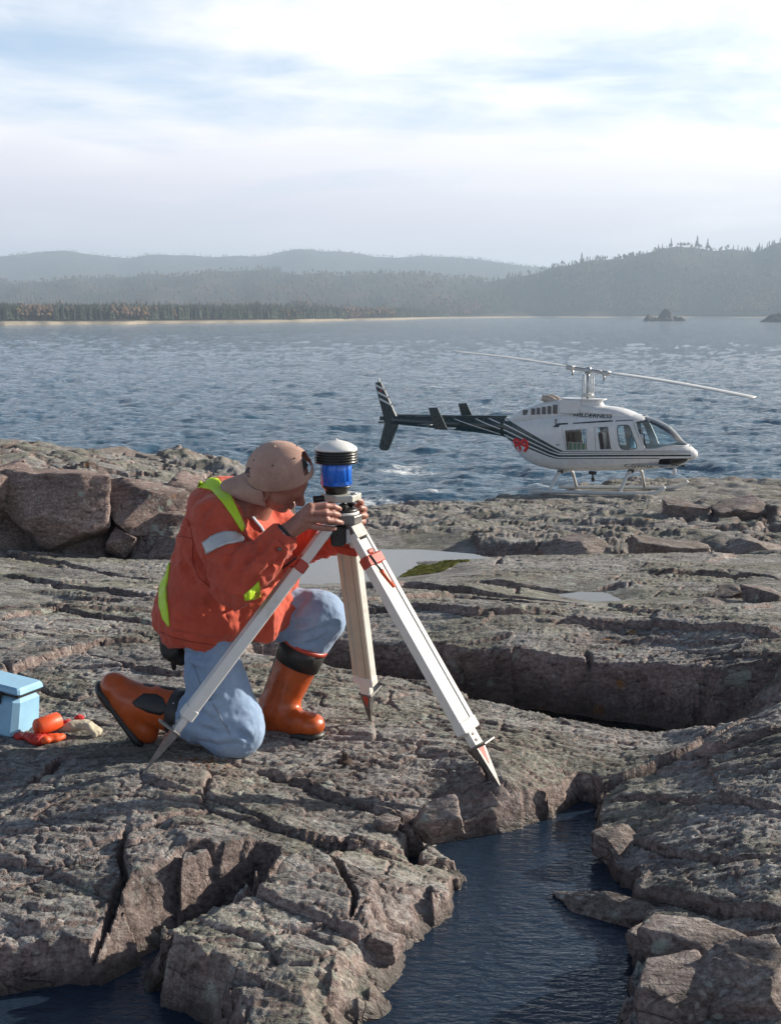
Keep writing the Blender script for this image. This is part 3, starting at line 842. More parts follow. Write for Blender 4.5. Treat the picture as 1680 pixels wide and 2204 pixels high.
CREST_C = [(-900, 680), (700, 672), (850, 664), (930, 648), (1000, 626), (1060, 604), (1140, 584), (1200, 568), (1260, 556), (1320, 545), (1380, 533), (1440, 528), (1520, 531), (1600, 534), (1660, 526), (1720, 520), (1900, 505), (2200, 500), (2600, 510)]
def curve(c, px): return np.interp(px, [p[0] for p in c], [p[1] for p in c])
def elev(py, r):                                       # height of a point seen on row py at distance r
    ang = R(PITCH) + np.arctan((py - CY) / FPX)
    return CAMZ - r * np.tan(ang)
R_A, R_B, R_C = 3900.0, 2300.0, 2050.0
def hill_height(px, r):
    rs = curve(SHORE, px) + 30 * fbm2(px * .011, px * 0 + .5, 4, 77)
    hA = elev(curve(CREST_A, px), R_A) - 6; hB = elev(curve(CREST_B, px), R_B) - 6; hC = elev(curve(CREST_C, px), R_C) - 5
    t = r - rs
    beach = LAKE_Z - 1.2 + np.clip(t, -40, 60) * .075
    low = LAKE_Z + np.clip(t, 0, 400) * .012 + 1.5
    zA = LAKE_Z + (hA - LAKE_Z) * np.exp(-((r - R_A) / 900) ** 2)
    zB = LAKE_Z + (hB - LAKE_Z) * np.exp(-((r - R_B) / 560) ** 2) * sstep(0, 300, t)
    wC = np.where(r < R_C, sstep(0, 1, t / np.maximum(R_C - rs, 60)), np.exp(-((r - R_C) / 500) ** 2))
    zC = LAKE_Z + np.maximum(hC - LAKE_Z, 0) * wC * sstep(800, 1000, px)
    z = np.maximum(np.maximum(zA, zB), np.maximum(zC, low))
    z = z + (10 * fbm2(px * .012, r * .004, 4, 5) + 3) * sstep(60, 500, t) * .6
    return np.where(t < 45, np.minimum(beach, z), np.minimum(z, beach + np.maximum(t - 45, 0) * .6))

def px_to_x(px, r): return (px - CX) / FPX / math.cos(R(PITCH)) * r

def build_hills():
    px = np.arange(-900, 2601, 9.0); rr = np.concatenate([np.geomspace(440, 2600, 110), np.linspace(2650, 5200, 36)])
    PX, RR = np.meshgrid(px, rr)
    Z = hill_height(PX, RR)
    V = np.stack([px_to_x(PX, RR), RR, Z], -1).reshape(-1, 3)
    i = np.arange(PX.size).reshape(PX.shape)
    F = np.stack([i[:-1, :-1], i[:-1, 1:], i[1:, 1:], i[1:, :-1]], -1).reshape(-1, 4)
    m, nt, p = new_mat('hill_ground')
    P = N(nt, 'ShaderNodeNewGeometry').outputs['Position']
    z = N(nt, 'ShaderNodeSeparateXYZ', {'Vector': P}).outputs['Z']
    a = noise(nt, P, .012, 6, .65); b = noise(nt, P, .12, 5, .7)
    c = ramp(nt, mth(nt, 'ADD', mth(nt, 'MULTIPLY', a, .55), mth(nt, 'MULTIPLY', b, .45)), [(.36, (.022, .030, .022)), (.5, (.05, .045, .033)), (.64, (.11, .080, .055))])
    sand = mth(nt, 'ADD', z, mth(nt, 'MULTIPLY', a, 1.6))
    c = mixc(nt, maprange(nt, sand, LAKE_Z + 2.9, LAKE_Z + 2.2), c, (.46, .39, .29))
    pset(nt, p, col=c, rough=.95, normal=bump(nt, b, 1.0, 3.0), spec=.1)
    tag(mesh_np('hills', V, F, m), 'hazy wooded hills beyond the lake', kind='structure')
    print('hills', len(F) * 2)
build_hills()

M_FOREST, nt, p = new_mat('forest_foliage')
fc = N(nt, 'ShaderNodeAttribute', attribute_name='col').outputs['Color']
pset(nt, p, col=mixc(nt, 1.0, fc, ramp(nt, noise(nt, N(nt, 'ShaderNodeNewGeometry').outputs['Position'], .9, 3, .7), [(.3, .55), (.7, 1.45)]), 'MULTIPLY'), rough=.9, spec=.1)

def conifer_shape(rng, h, w):
    V, F = [], []
    tiers = 3
    for t in range(tiers):
        z0 = h * (.10 + .27 * t); z1 = h * (.52 + .25 * t) if t < tiers - 1 else h
        r = w * (1 - .28 * t) * rng.uniform(.85, 1.15)
        b = len(V); a0 = rng.uniform(0, 6)
        for k in range(5):
            a = a0 + k * 2 * math.pi / 5
            V.append((r * math.cos(a) * rng.uniform(.75, 1.2), r * math.sin(a) * rng.uniform(.75, 1.2), z0 + rng.uniform(-.04, .04) * h))
        V.append((rng.uniform(-.05, .05) * w, rng.uniform(-.05, .05) * w, z1))
        F += [(b + k, b + (k + 1) % 5, b + 5) for k in range(5)]
    return V, F

def bare_shape(rng, h, w):
    """round, loose crown on a stem"""
    V, F = [], []
    V += [(-.03 * h, 0, 0), (.03 * h, 0, 0), (0, 0, h * .5)]; F.append((0, 1, 2))
    for c in range(4):
        cx, cy_, cz = rng.uniform(-.45, .45) * w, rng.uniform(-.45, .45) * w, h * rng.uniform(.45, .85)
        r = w * rng.uniform(.35, .6); b = len(V)
        for d in ((1, 0, 0), (-1, 0, 0), (0, 1, 0), (0, -1, 0), (0, 0, 1.2), (0, 0, -1.2)):
            s = r * rng.uniform(.7, 1.2); V.append((cx + d[0] * s, cy_ + d[1] * s, cz + d[2] * s))
        F += [(b + i, b + j, b + k) for i, j, k in ((0, 2, 4), (2, 1, 4), (1, 3, 4), (3, 0, 4), (2, 0, 5), (1, 2, 5), (3, 1, 5), (0, 3, 5))]
    return V, F

def build_forest():
    rng = np.random.default_rng(11)
    protoC = [conifer_shape(rng, 1, .19) for _ in range(6)]; protoB = [bare_shape(rng, 1, .36) for _ in range(6)]
    Vs, Fs, Cs, nb = [], [], [], 0
    n = 30000
    px = rng.uniform(-700, 2400, n); rs = curve(SHORE, px)
    u = rng.uniform(0, 1, n)
    r = np.where(rng.uniform(0, 1, n) < .42, rs + 62 + 170 * u ** 1.6, rs + 62 + (4300 - rs) * u ** 1.5)
    z = hill_height(px, r); x = px_to_x(px, r)
    patch = fbm2(px * .01, r * .003, 3, 21)
    for i in range(n):
        con = patch[i] + rng.uniform(-.5, .5) + (.18 if r[i] - rs[i] < 260 and px[i] < 900 else -.12) > 0
        h = rng.uniform(5, 10.5) * (1 if con else .85)
        V, F = (protoC if con else protoB)[rng.integers(6)]
        a = rng.uniform(0, 6.28); ca, sa = math.cos(a) * h, math.sin(a) * h
        wsc = rng.uniform(.8, 1.25)
        V = np.array(V); F = np.array(F)
        Vs.append(np.stack([x[i] + (V[:, 0] * ca - V[:, 1] * sa) * wsc, r[i] + (V[:, 0] * sa + V[:, 1] * ca) * wsc, z[i] - .3 + V[:, 2] * h], 1)); Fs.append(F + nb); nb += len(V)
        if con: c = np.array([.040, .054, .036]) * rng.uniform(.65, 1.4) + np.array([.012, .006, 0]) * rng.uniform(0, 1)
        else: c = np.array([.150, .098, .064]) * rng.uniform(.55, 1.25) if rng.uniform() < .95 else np.array([.26, .165, .05]) * rng.uniform(.6, 1.1)
        Cs.append(np.repeat(c[None], len(V), 0))
    o = mesh_np('forest', np.concatenate(Vs), np.concatenate(Fs), M_FOREST, smooth=False, attrs={'col': np.concatenate(Cs)})
    tag(o, 'far-off mixed forest covering the shore and hills', kind='stuff')
    print('forest', sum(len(f) for f in Fs))
build_forest()

M_BARK = simple('bark', (.06, .048, .038), .9, var=.3, scale=3)
def crest_tree(px, py, r, label, wid=.16):
    """a tree that stands out on the skyline: tip at (px, py)"""
    x = px_to_x(px, r); zt = elev(py, r); zb = float(hill_height(np.array([px]), np.array([r]))[0]) - .5
    h = zt - zb
    root = empty('pine_tree', (x, r, zb))
    tag(root, label, 'tree', 'trees standing out on the right hill')
    rng = np.random.default_rng(int(px))
    MB().tube([(0, 0, 0), (0, 0, h * .5), (0, 0, h * .98)], [h * .022, h * .014, .05], 6).build('trunk', M_BARK, root)
    V, F = [], []
    for t in range(9):
        z0 = h * (.18 + .085 * t); z1 = z0 + h * .16; rr = h * wid * (1 - t / 10.5) * rng.uniform(.7, 1.2)
        b = len(V); k = 7
        for q in range(k):
            a = q * 6.283 / k + t; s = rr * rng.uniform(.6, 1.25); V.append((s * math.cos(a), s * math.sin(a), z0 - .03 * h * rng.uniform(0, 1)))
        V.append((0, 0, min(z1, h))); F += [(b + q, b + (q + 1) % k, b + k) for q in range(k)]
    mesh_np('crown', np.array(V), np.array(F), M_FOREST, root, smooth=False, attrs={'col': np.repeat(np.array([[.03, .042, .028]]), len(V), 0)})
crest_tree(1477, 506, R_C, 'tallest pointed pine on the crest of the right hill', .2)
crest_tree(1499, 511, R_C, 'slim pine just right of the tallest one on the crest', .17)
crest_tree(1423, 511, R_C, 'narrow pine on the crest left of the two tallest', .17)
crest_tree(1238, 541, R_C - 40, 'single dark pine low on the left slope of the hill', .2)
crest_tree(1606, 521, R_C, 'small dark pine on the crest near the right edge', .2)

# ------------------------------------------------------------------ rocky islets
def islet(px, py, wpx, hpx, r, label, seed):
    x = px_to_x(px, r); w = wpx / FPX * r / 2; h = hpx / FPX * r
    n, k = 40, 28
    u = np.linspace(-1, 1, n); v = np.linspace(-1, 1, k)
    U, Vv = np.meshgrid(u, v, indexing='ij')
    base = np.clip(1 - np.maximum(np.abs(U) ** 2.2, np.abs(Vv) ** 2), 0, 1)
    Z = h * base ** .55 * (.72 + .5 * fbm2(U * 2.2 + seed, Vv * 1.8, 4, seed)) + .1 * h * fbm2(U * 9, Vv * 9, 3, seed + 1) * base - .9
    V = np.stack([x + U * w, r + Vv * w * .6, LAKE_Z + Z], -1).reshape(-1, 3)
    i = np.arange(n * k).reshape(n, k)
    F = np.stack([i[:-1, :-1], i[1:, :-1], i[1:, 1:], i[:-1, 1:]], -1).reshape(-1, 4)
    tag(mesh_np('islet', V, F, M_ISLET, smooth=False), label, kind='structure')
M_ISLET = simple('islet_rock', (.07, .062, .055), .9, var=.5, scale=.35)
islet(1415, 690, 86, 21, 1020, 'small dark rocky islet off the wooded headland', 3)
islet(1680, 694, 120, 18, 900, 'low dark rock islet at the right edge of the lake', 6)

# ------------------------------------------------------------------ haze
def build_haze():
    bm = bmesh.new(); bmesh.ops.create_cube(bm, size=1.0)
    me = bpy.data.meshes.new('haze')
    bmesh.ops.scale(bm, vec=(9000, 6400, 245), verts=bm.verts)
    bmesh.ops.translate(bm, vec=(0, 2600, 122.5 - 9), verts=bm.verts)
    bm.to_mesh(me); bm.free()
    o = bpy.data.objects.new('haze', me); COL.objects.link(o)
    m = bpy.data.materials.new('haze'); m.use_nodes = True
    nt = m.node_tree; nt.nodes.clear()
    out = N(nt, 'ShaderNodeOutputMaterial')
    v = N(nt, 'ShaderNodeVolumePrincipled', {'Color': (.66, .82, 1.0, 1), 'Density': .00032, 'Anisotropy': .1})
    nt.links.new(v.outputs[0], out.inputs['Volume'])
    me.materials.append(m)
    tag(o, 'thin haze over the lake', kind='stuff')
build_haze()

# ================================================================== survey tripod
def ground_hit(px, py, z=0.0, it=10):
    """point of the rock surface seen at a place of the photograph"""
    for _ in range(it):
        p = atZ(px, py, z); z = .5 * z + .5 * ground_z(p[0], p[1])
    return Vector(atZ(px, py, z))

M_CREAM = simple('cream_paint', (.78, .75, .69), .42, var=.06, scale=18, bmp=.12, dirt=(.30, .26, .21, .35))
M_CREAM2 = simple('cream_panel', (.58, .51, .39), .5, var=.06, scale=18, dirt=(.28, .23, .17, .4))
M_ALU = simple('worn_aluminium', (.52, .52, .51), .38, metal=.75, var=.12, scale=40, bmp=.15, dirt=(.20, .18, .16, .5))
M_STEEL = simple('dull_steel', (.22, .21, .20), .45, metal=.7, var=.25, scale=40, bmp=.2, dirt=(.10, .07, .05, .6))
M_REDP = simple('red_paint', (.46, .055, .030), .45, var=.15, scale=25, bmp=.1, dirt=(.12, .03, .02, .4))
M_ORANGEP = simple('orange_plastic', (.82, .12, .035), .4, var=.08, scale=30)
M_BLACK = simple('black_rubber', (.018, .017, .016), .55, var=.3, scale=30, bmp=.15)
M_BLACKP = simple('black_plastic', (.020, .019, .018), .32, var=.2, scale=30)

HEAD = Vector(atY(735, 1112, 4.36))
FEET = [ground_hit(315, 1656), ground_hit(1075, 1692), ground_hit(797, 1552)]
def build_tripod():
    root = empty('survey_tripod', (HEAD.x, HEAD.y, min(f.z for f in FEET)))
    inv = Vector(root.location)
    tag(root, 'cream survey tripod with red clamps standing on the rock before the kneeling man', 'tripod')
    up = Vector((0, 0, 1))
    for li, F in enumerate(FEET):
        rad = Vector((F.x - HEAD.x, F.y - HEAD.y, 0)).normalized()
        h = HEAD + rad * .040 - up * .022
        L = (F - h).length; a = (F - h).normalized()
        n = (rad - a * rad.dot(a)).normalized(); s = a.cross(n)
        bt = R(15)
        n, s = n * math.cos(bt) + s * math.sin(bt), s * math.cos(bt) - n * math.sin(bt)
        M = Matrix((s, n, -a)).transposed()
        def at(t, dn=0.0, ds=0.0): return h + a * (t * L) + n * dn + s * ds - inv
        def seg(mb, t0, t1, w, d, dn=0.0, ds=0.0, bev=.003): mb.box(at((t0 + t1) / 2, dn, ds), (w, d, (t1 - t0) * L), M, bev=bev)
        tA, tB, tC = (.035, (.17, .135, .12)[li], .79)
        leg = MB()
        wB = .084
        for q in (-1, 1): seg(leg, tB, tC, .022, .040, 0, q * (wB / 2 - .011))
        seg(leg, tB + .004, tC - .004, wB - .046, .034, 0, 0, .002)
        leg_o = leg.build('leg', M_CREAM, root)
        up_ = MB()
        for q in (-1, 1): seg(up_, tA, tB + .03, .016, .036, 0, q * .026)
        seg(up_, tA + .03, tB, .036, .028, .001, 0, .002)
        up_.build('upper_rail', M_CREAM, leg_o)
        if li == 2:
            pn = MB(); seg(pn, tB + .01, tC - .01, wB - .048, .003, -.0185, 0, .0005); [seg(pn, tB + .01, tC - .04, .018, .003, -.0205, q * (wB / 2 - .011), .0005) for q in (-1, 1)]; pn.build('groove_panel', M_CREAM2, leg_o)
        cl = MB(); seg(cl, tB - .012, tB + .030, wB + .006, .046, 0, 0, .006); seg(cl, tB - .03, tB - .012, .03, .04, 0, 0, .004); cl.build('clamp', M_REDP, leg_o)
        hb = MB(); seg(hb, -.01, tA + .025, .064, .040, .0, 0, .004); hb.tube([at(.0, 0, -.034), at(.0, 0, .034)], .011, 12); hb.build('hinge_bracket', M_STEEL if li else M_ALU, leg_o)
        # lever
        lv = MB(); p0 = at(tB - .006, .030, .028 if li == 1 else -.02); p1 = at(tB + .055, .048, .036 if li == 1 else -.02)
        lv.tube([p0, p1], .006, 8, flat=.6); lv.build('lever', M_BLACKP, leg_o)
        hd = MB(); p2 = at(tB + .125, .044, .016 if li == 1 else -.02)
        hd.tube([p1, p1.lerp(p2, .15), p1.lerp(p2, .6), p2], [.010, .011, .010, .008], 10, flat=.75); hd.build('lever_handle', M_ORANGEP, leg_o)
        col = MB(); seg(col, tC - .035, tC + .006, wB + .005, .046, 0, 0, .004); col.build('end_cap', M_CREAM, leg_o)
        sl = MB(); seg(sl, tC, tC + .062, .046, .030, 0, 0, .004); sl.build('slider', M_CREAM if li else M_ALU, leg_o)
        for k in (0, 1):
            MB().tube([at(tC + .018 + .022 * k, .0135, .004), at(tC + .018 + .022 * k, .0165, .004)], .006, 10).build('hole', M_BLACK, leg_o)
        ft = MB(); t1 = tC + .055
        ft.box(at(t1 + .006, .024, 0), (.060, .085, .009), M, bev=.002)
        ft.build('foot_plate', M_STEEL, leg_o)
        sp = MB()
        ts = [t1, t1 + .03, 1.0 - .03, 1.012]; ws = [.044, .040, .014, .002]; ds_ = [.030, .028, .012, .002]
        V, Fc = [], []
        for t, w, d in zip(ts, ws, ds_):
            for x, y in ((-w, -d), (w, -d), (w, d), (-w, d)): V.append(at(t, y / 2, x / 2))
        for k in range(3):
            for q in range(4): Fc.append((k * 4 + q, k * 4 + (q + 1) % 4, k * 4 + 4 + (q + 1) % 4, k * 4 + 4 + q))
        Fc += [(3, 2, 1, 0), (12, 13, 14, 15)]
        sp.add(V, Fc); sp.build('spike', M_STEEL, leg_o)
        rd = MB()
        for q in (-1, 1):
            rd.add([at(t1 + .012, q * .0150, -.014), at(t1 + .012, q * .0150, .014), at(t1 + .075, q * .0105, .001)] + [at(t1 + .012, q * .0155, -.014), at(t1 + .012, q * .0155, .014), at(t1 + .075, q * .011, .001)],
                   [(0, 2, 1), (3, 4, 5), (0, 1, 4, 3), (1, 2, 5, 4), (2, 0, 3, 5)])
        rd.build('red_inlay', M_REDP, leg_o)
    # head
    hd = MB()
    pol = []
    for F in FEET:
        az = math.atan2(F.y - HEAD.y, F.x - HEAD.x)
        for q in (-.4, .4): pol.append((az + q, .074))
    pol.sort()
    pts = [(r * math.cos(a_), r * math.sin(a_)) for a_, r in pol]
    hd.prism(pts, -.022, .010, c=HEAD - inv)
    hd.build('head_plate', M_STEEL, root, bevel=.004)
    MB().lathe([(.030, -.075), (.032, -.07), (.032, -.02)], HEAD - inv, 20).build('fixing_screw', M_BLACKP, root)
    mb = MB(); mb.box(HEAD - inv + Vector((-.012, -.03, -.062)), (.05, .05, .075), bev=.006); mb.build('centre_block', M_BLACKP, root)
    mb = MB(); mb.box(HEAD - inv + Vector((.03, -.028, -.062)), (.034, .045, .06), bev=.006); mb.build('centre_block', M_ALU, root)
    return root
build_tripod()

# ------------------------------------------------------------------ tribrach and antenna
M_TRIB = simple('tribrach_enamel', (.50, .50, .44), .35, var=.08, scale=40, dirt=(.2, .18, .14, .3))
M_DOME = simple('white_plastic', (.80, .79, .75), .35, var=.04, scale=30, dirt=(.42, .38, .33, .3))
M_BLUE = simple('blue_anodised', (.018, .17, .74), .28, metal=.1, var=.08, scale=20, coat=.3)
M_YELLOW = simple('yellow_plastic', (.80, .62, .04), .4, var=.05)
def build_instrument():
    base = HEAD + Vector((0, 0, .010))
    t = empty('tribrach', base)
    tag(t, 'grey tribrach with levelling screws between tripod head and blue antenna', 'tribrach')
    MB().lathe([(.060, 0), (.063, .002), (.063, .008), (.060, .010)], n=40).build('base_plate', M_DOME, t)
    MB().lathe([(.056, .010), (.058, .012), (.058, .020), (.050, .022)], n=40).build('spring_plate', M_BLACKP, t)
    for k in range(3):
        a = R(40 + 120 * k); c = (.042 * math.cos(a), .042 * math.sin(a), 0)
        MB().lathe([(.006, .020), (.006, .024), (.014, .025), (.0145, .040), (.013, .042), (.006, .043), (.006, .054)], c, 18, lobes=lambda q: 1 + .05 * math.cos(12 * q)).build('levelling_screw', M_BLACKP if k != 1 else M_ALU, t)
    top = []
    for k in range(3):
        a = R(40 + 120 * k)
        top += [(.074 * math.cos(a + q), .074 * math.sin(a + q)) for q in (-.42, .42)]
    MB().prism(top, .050, .074).build('top_plate', M_TRIB, t, bevel=.004)
    mb = MB(); mb.tube([(-.045, -.01, .060), (-.078, -.012, .056), (-.100, -.013, .053)], [.012, .012, .014], 16); mb.build('eyepiece', M_BLACKP, t)
    mb = MB(); mb.tube([(-.062, -.058, .036), (-.070, -.064, .040)], [.007, .008], 12); mb.build('eyepiece_ring', M_ORANGEP, t)
    MB().lathe([(.012, .074), (.012, .079), (.009, .080)], (.045, -.02, 0), 16).build('circular_level', M_ALU, t)
    z0 = .078
    an = empty('survey_antenna', base + Vector((-.018, 0, z0)))
    tag(an, 'blue finned antenna with white dome and black ribbed collar on the tripod', 'antenna')
    MB().lathe([(.036, -.004), (.040, .0), (.042, .012), (.052, .020), (.053, .026)], n=36).build('base', M_BLACKP, an)
    def lob(q):
        return 1 - .085 * max(0, math.cos(8 * q)) ** 6
    MB().lathe([(.050, .026), (.0555, .028), (.0555, .103), (.053, .107)], n=160, lobes=lob).build('body', M_BLUE, an)
    for k in range(8):
        a = k * math.pi / 4
        MB().box((.0535 * math.cos(a), .0535 * math.sin(a), .036), (.006, .016, .014), Matrix.Rotation(a, 3, 'Z'), bev=.002).build('latch', M_BLUE, an)
    pr = [(.056, .104), (.074, .106)]
    for k in range(4):
        z = .108 + k * .0095
        pr += [(.0765, z + .001), (.0765, z + .006), (.0735, z + .0072), (.0735, z + .0088)]
    pr += [(.0765, .147), (.0765, .151), (.070, .152)]
    MB().lathe(pr, n=56).build('ribbed_collar', M_BLACKP, an)
    MB().lathe([(.070, .150), (.0755, .151), (.0755, .156), (.072, .162), (.060, .171), (.040, .180), (.018, .186), (.004, .189), (.0035, .193)], n=56).build('dome', M_DOME, an)
    mb = MB(); mb.box((-.071, -.030, .127), (.004, .012, .014), Matrix.Rotation(R(22), 3, 'Z'), bev=.001); mb.build('label_plate', M_ALU, an)
    return t, an
build_instrument()

# ================================================================== solid modelling by distance fields
class Field:
    def __init__(s, lo, hi, h):
        s.lo = np.asarray(lo, float); s.h = h
        s.n = np.ceil((np.asarray(hi) - s.lo) / h).astype(int) + 1
        s.F = np.full(s.n, 1.0, np.float32)
    def _blk(s, lo, hi):
        a = np.clip(np.floor((np.asarray(lo) - s.lo) / s.h).astype(int), 0, s.n); b = np.clip(np.ceil((np.asarray(hi) - s.lo) / s.h).astype(int) + 1, 0, s.n)
        sl = tuple(slice(i, j) for i, j in zip(a, b))
        g = [(np.arange(i, j) * s.h + s.lo[k]).astype(np.float32) for k, (i, j) in enumerate(zip(a, b))]
        return sl, np.meshgrid(*g, indexing='ij', sparse=True)
    def _comb(s, sl, d, k, mode):
        A = s.F[sl]
        if mode == 'add':
            hh = np.maximum(k - np.abs(A - d), 0) / k if k else 0
            s.F[sl] = np.minimum(A, d) - hh * hh * k * .25
        else:
            d = -d; hh = np.maximum(k - np.abs(A - d), 0) / k if k else 0
            s.F[sl] = np.maximum(A, d) + hh * hh * k * .25
    def cone(s, a, b, ra, rb, k=.02, flat=None, mode='add'):
        """tapered limb; flat = (axis, factor) squeezes it along an axis"""
        a = np.asarray(a, float); b = np.asarray(b, float); m = max(ra, rb) + k + 3 * s.h
        sl, (X, Y, Z) = s._blk(np.minimum(a, b) - m, np.maximum(a, b) + m)
        e = b - a; L2 = max(e @ e, 1e-9)
        px, py, pz = X - a[0], Y - a[1], Z - a[2]
        t = np.clip((px * e[0] + py * e[1] + pz * e[2]) / L2, 0, 1)
        qx, qy, qz = px - t * e[0], py - t * e[1], pz - t * e[2]
        d2 = qx * qx + qy * qy + qz * qz
        if flat is not None:
            n = np.asarray(flat[0], float); n = n / np.linalg.norm(n); f = flat[1]
            c = qx * n[0] + qy * n[1] + qz * n[2]
            d2 = d2 + (f * f - 1) * c * c
        d = np.sqrt(np.maximum(d2, 0)) - (ra + (rb - ra) * t)
        s._comb(sl, d.astype(np.float32), k, mode)
        return s
    def ell(s, c, r, k=.02, M=None, mode='add'):
        c = np.asarray(c, float); r = np.asarray(r, float); m = r.max() + k + 3 * s.h
        sl, (X, Y, Z) = s._blk(c - m, c + m)
        p = [X - c[0], Y - c[1], Z - c[2]]
        if M is not None:
            M = np.asarray(M, float)                                   # rows: local axes
            p = [M[i, 0] * p[0] + M[i, 1] * p[1] + M[i, 2] * p[2] for i in range(3)]
        k0 = np.sqrt(sum((q / q2) ** 2 for q, q2 in zip(p, r))); k1 = np.sqrt(sum((q / (q2 * q2)) ** 2 for q, q2 in zip(p, r))) + 1e-9
        s._comb(sl, (k0 * (k0 - 1) / k1).astype(np.float32), k, mode)
        return s
    def half(s, p, n, k=.004):
        """keep the side against n"""
        n = np.asarray(n, float); n = n / np.linalg.norm(n); p = np.asarray(p, float)
        sl, (X, Y, Z) = s._blk(s.lo, s.lo + s.n * s.h)
        d = ((X - p[0]) * n[0] + (Y - p[1]) * n[1] + (Z - p[2]) * n[2]).astype(np.float32)
        s._comb(sl, -d, k, 'sub')
        return s
    def mesh(s):
        F = s.F; ins = F < 0
        c = np.zeros(np.array(F.shape) - 1, np.uint8)
        for dx in (0, 1):
            for dy in (0, 1):
                for dz in (0, 1):
                    c += ins[dx:F.shape[0] - 1 + dx, dy:F.shape[1] - 1 + dy, dz:F.shape[2] - 1 + dz]
        I, J, K = np.nonzero((c > 0) & (c < 8))
        idx = np.full(c.shape, -1, np.int32); idx[I, J, K] = np.arange(len(I))
        acc = np.zeros((len(I), 3)); cnt = np.zeros(len(I))
        cor = [(a, b, d) for a in (0, 1) for b in (0, 1) for d in (0, 1)]
        val = {q: F[I + q[0], J + q[1], K + q[2]] for q in cor}
        for q in cor:
            for ax in range(3):
                if q[ax]: continue
                q2 = list(q); q2[ax] = 1; q2 = tuple(q2)
                a, b = val[q], val[q2]; m = (a < 0) != (b < 0)
                t = np.where(m, a / np.where(m, a - b, 1), 0)
                p = np.array(q, float)[None] + 0 * t[:, None]; p = p.copy(); p[:, ax] += t
                acc[m] += p[m]; cnt[m] += 1
        V = (np.stack([I, J, K], 1) + acc / cnt[:, None]) * s.h + s.lo
        quads = []
        for ax in range(3):
            u, v = (ax + 1) % 3, (ax + 2) % 3
            sa = [slice(None)] * 3; sb = [slice(None)] * 3
            sa[ax] = slice(0, -1); sb[ax] = slice(1, None)
            A, B = ins[tuple(sa)], ins[tuple(sb)]
            E = np.nonzero(A != B)
            E = [e for e in E]
            ok = (E[u] > 0) & (E[v] > 0) & (E[u] < F.shape[u] - 1) & (E[v] < F.shape[v] - 1)
            E = [e[ok] for e in E]
            flip = B[tuple(E)]
            def cell(du, dv):
                e = [x.copy() for x in E]; e[u] -= du; e[v] -= dv
                return idx[tuple(e)]
            q = np.stack([cell(1, 1), cell(0, 1), cell(0, 0), cell(1, 0)], 1)
            q[flip] = q[flip][:, ::-1]
            quads.append(q)
        return V, np.concatenate(quads)

def vnormals(V, Q):
    n = np.cross(V[Q[:, 2]] - V[Q[:, 0]], V[Q[:, 3]] - V[Q[:, 1]])
    N_ = np.zeros_like(V)
    for k in range(4): np.add.at(N_, Q[:, k], n)
    return N_ / (np.linalg.norm(N_, axis=1, keepdims=True) + 1e-12)

def relax(V, Q, it=2, w=.5):
    E = np.concatenate([Q[:, [0, 1]], Q[:, [1, 2]], Q[:, [2, 3]], Q[:, [3, 0]]])
    deg = np.bincount(E.ravel(), minlength=len(V))[:, None]
    for _ in range(it):
        S = np.zeros_like(V); np.add.at(S, E[:, 0], V[E[:, 1]]); np.add.at(S, E[:, 1], V[E[:, 0]])
        V = V + w * (S / deg - V)
    return V

def J(px, py, Y): return atY(px, py, Y)
def CP(x, y): return (280 + .3493 * x, 910 + .3493 * y)       # close-up of the man -> photograph grid
def unit(v): v = np.asarray(v, float); return v / np.linalg.norm(v)

# ------------------------------------------------------------------ joints
hipR, hipL = J(412, 1304, 4.46), J(436, 1300, 4.69)
kneeR, ankR, heelR, toeR = J(500, 1560, 4.345), J(283, 1506, 4.47), J(248, 1480, 4.47), J(312, 1572, 4.44)
kneeL, ankL, heelL, toeL = J(683, 1327, 4.62), J(592, 1532, 4.63), J(580, 1556, 4.65), J(668, 1560, 4.52)
shR, elR, wrR = J(464, 1118, 4.31), J(508, 1256, 4.18), J(614, 1149, 4.215)
shL, elL, wrL = J(556, 1098, 4.72), J(640, 1176, 4.68), J(742, 1158, 4.53)
neck = J(535, 1075, 4.47)
hf = unit((.80, -.05, -.60)); hu = np.array((.30, -.50, .80)); hu = unit(hu - hf * (hu @ hf)); hr = np.cross(hf, hu)
HM = np.stack([hf, hr, hu])
cf = unit((.97, -.12, .06)); cu = np.array((-.05, -.54, .84)); cu = unit(cu - cf * (cu @ cf)); cr_ = np.cross(cf, cu)     # frame of the cap
HC = J(601, 1026, 4.34)                                          # middle of the skull
def hd(f, r, u): return HC + hf * f + hr * r + hu * u

M_SKIN, nt, p = new_mat('skin')
g = N(nt, 'ShaderNodeNewGeometry').outputs['Position']
a = noise(nt, g, 28, 4, .6); b = noise(nt, g, 260, 3, .6)
c = ramp(nt, a, [(.32, (.28, .112, .080)), (.55, (.41, .185, .135)), (.72, (.48, .235, .175))])
pset(nt, p, col=mixc(nt, .35, c, ramp(nt, b, [(.3, .6), (.7, 1.2)]), 'MULTIPLY'), rough=.48, sss=.12, normal=bump(nt, mth(nt, 'ADD', b, mth(nt, 'MULTIPLY', noise(nt, g, 700, 2, .5), .5)), .22, .0015))
p.inputs['Subsurface Radius'].default_value = (.8, .3, .18); p.inputs['Subsurface Scale'].default_value = .008

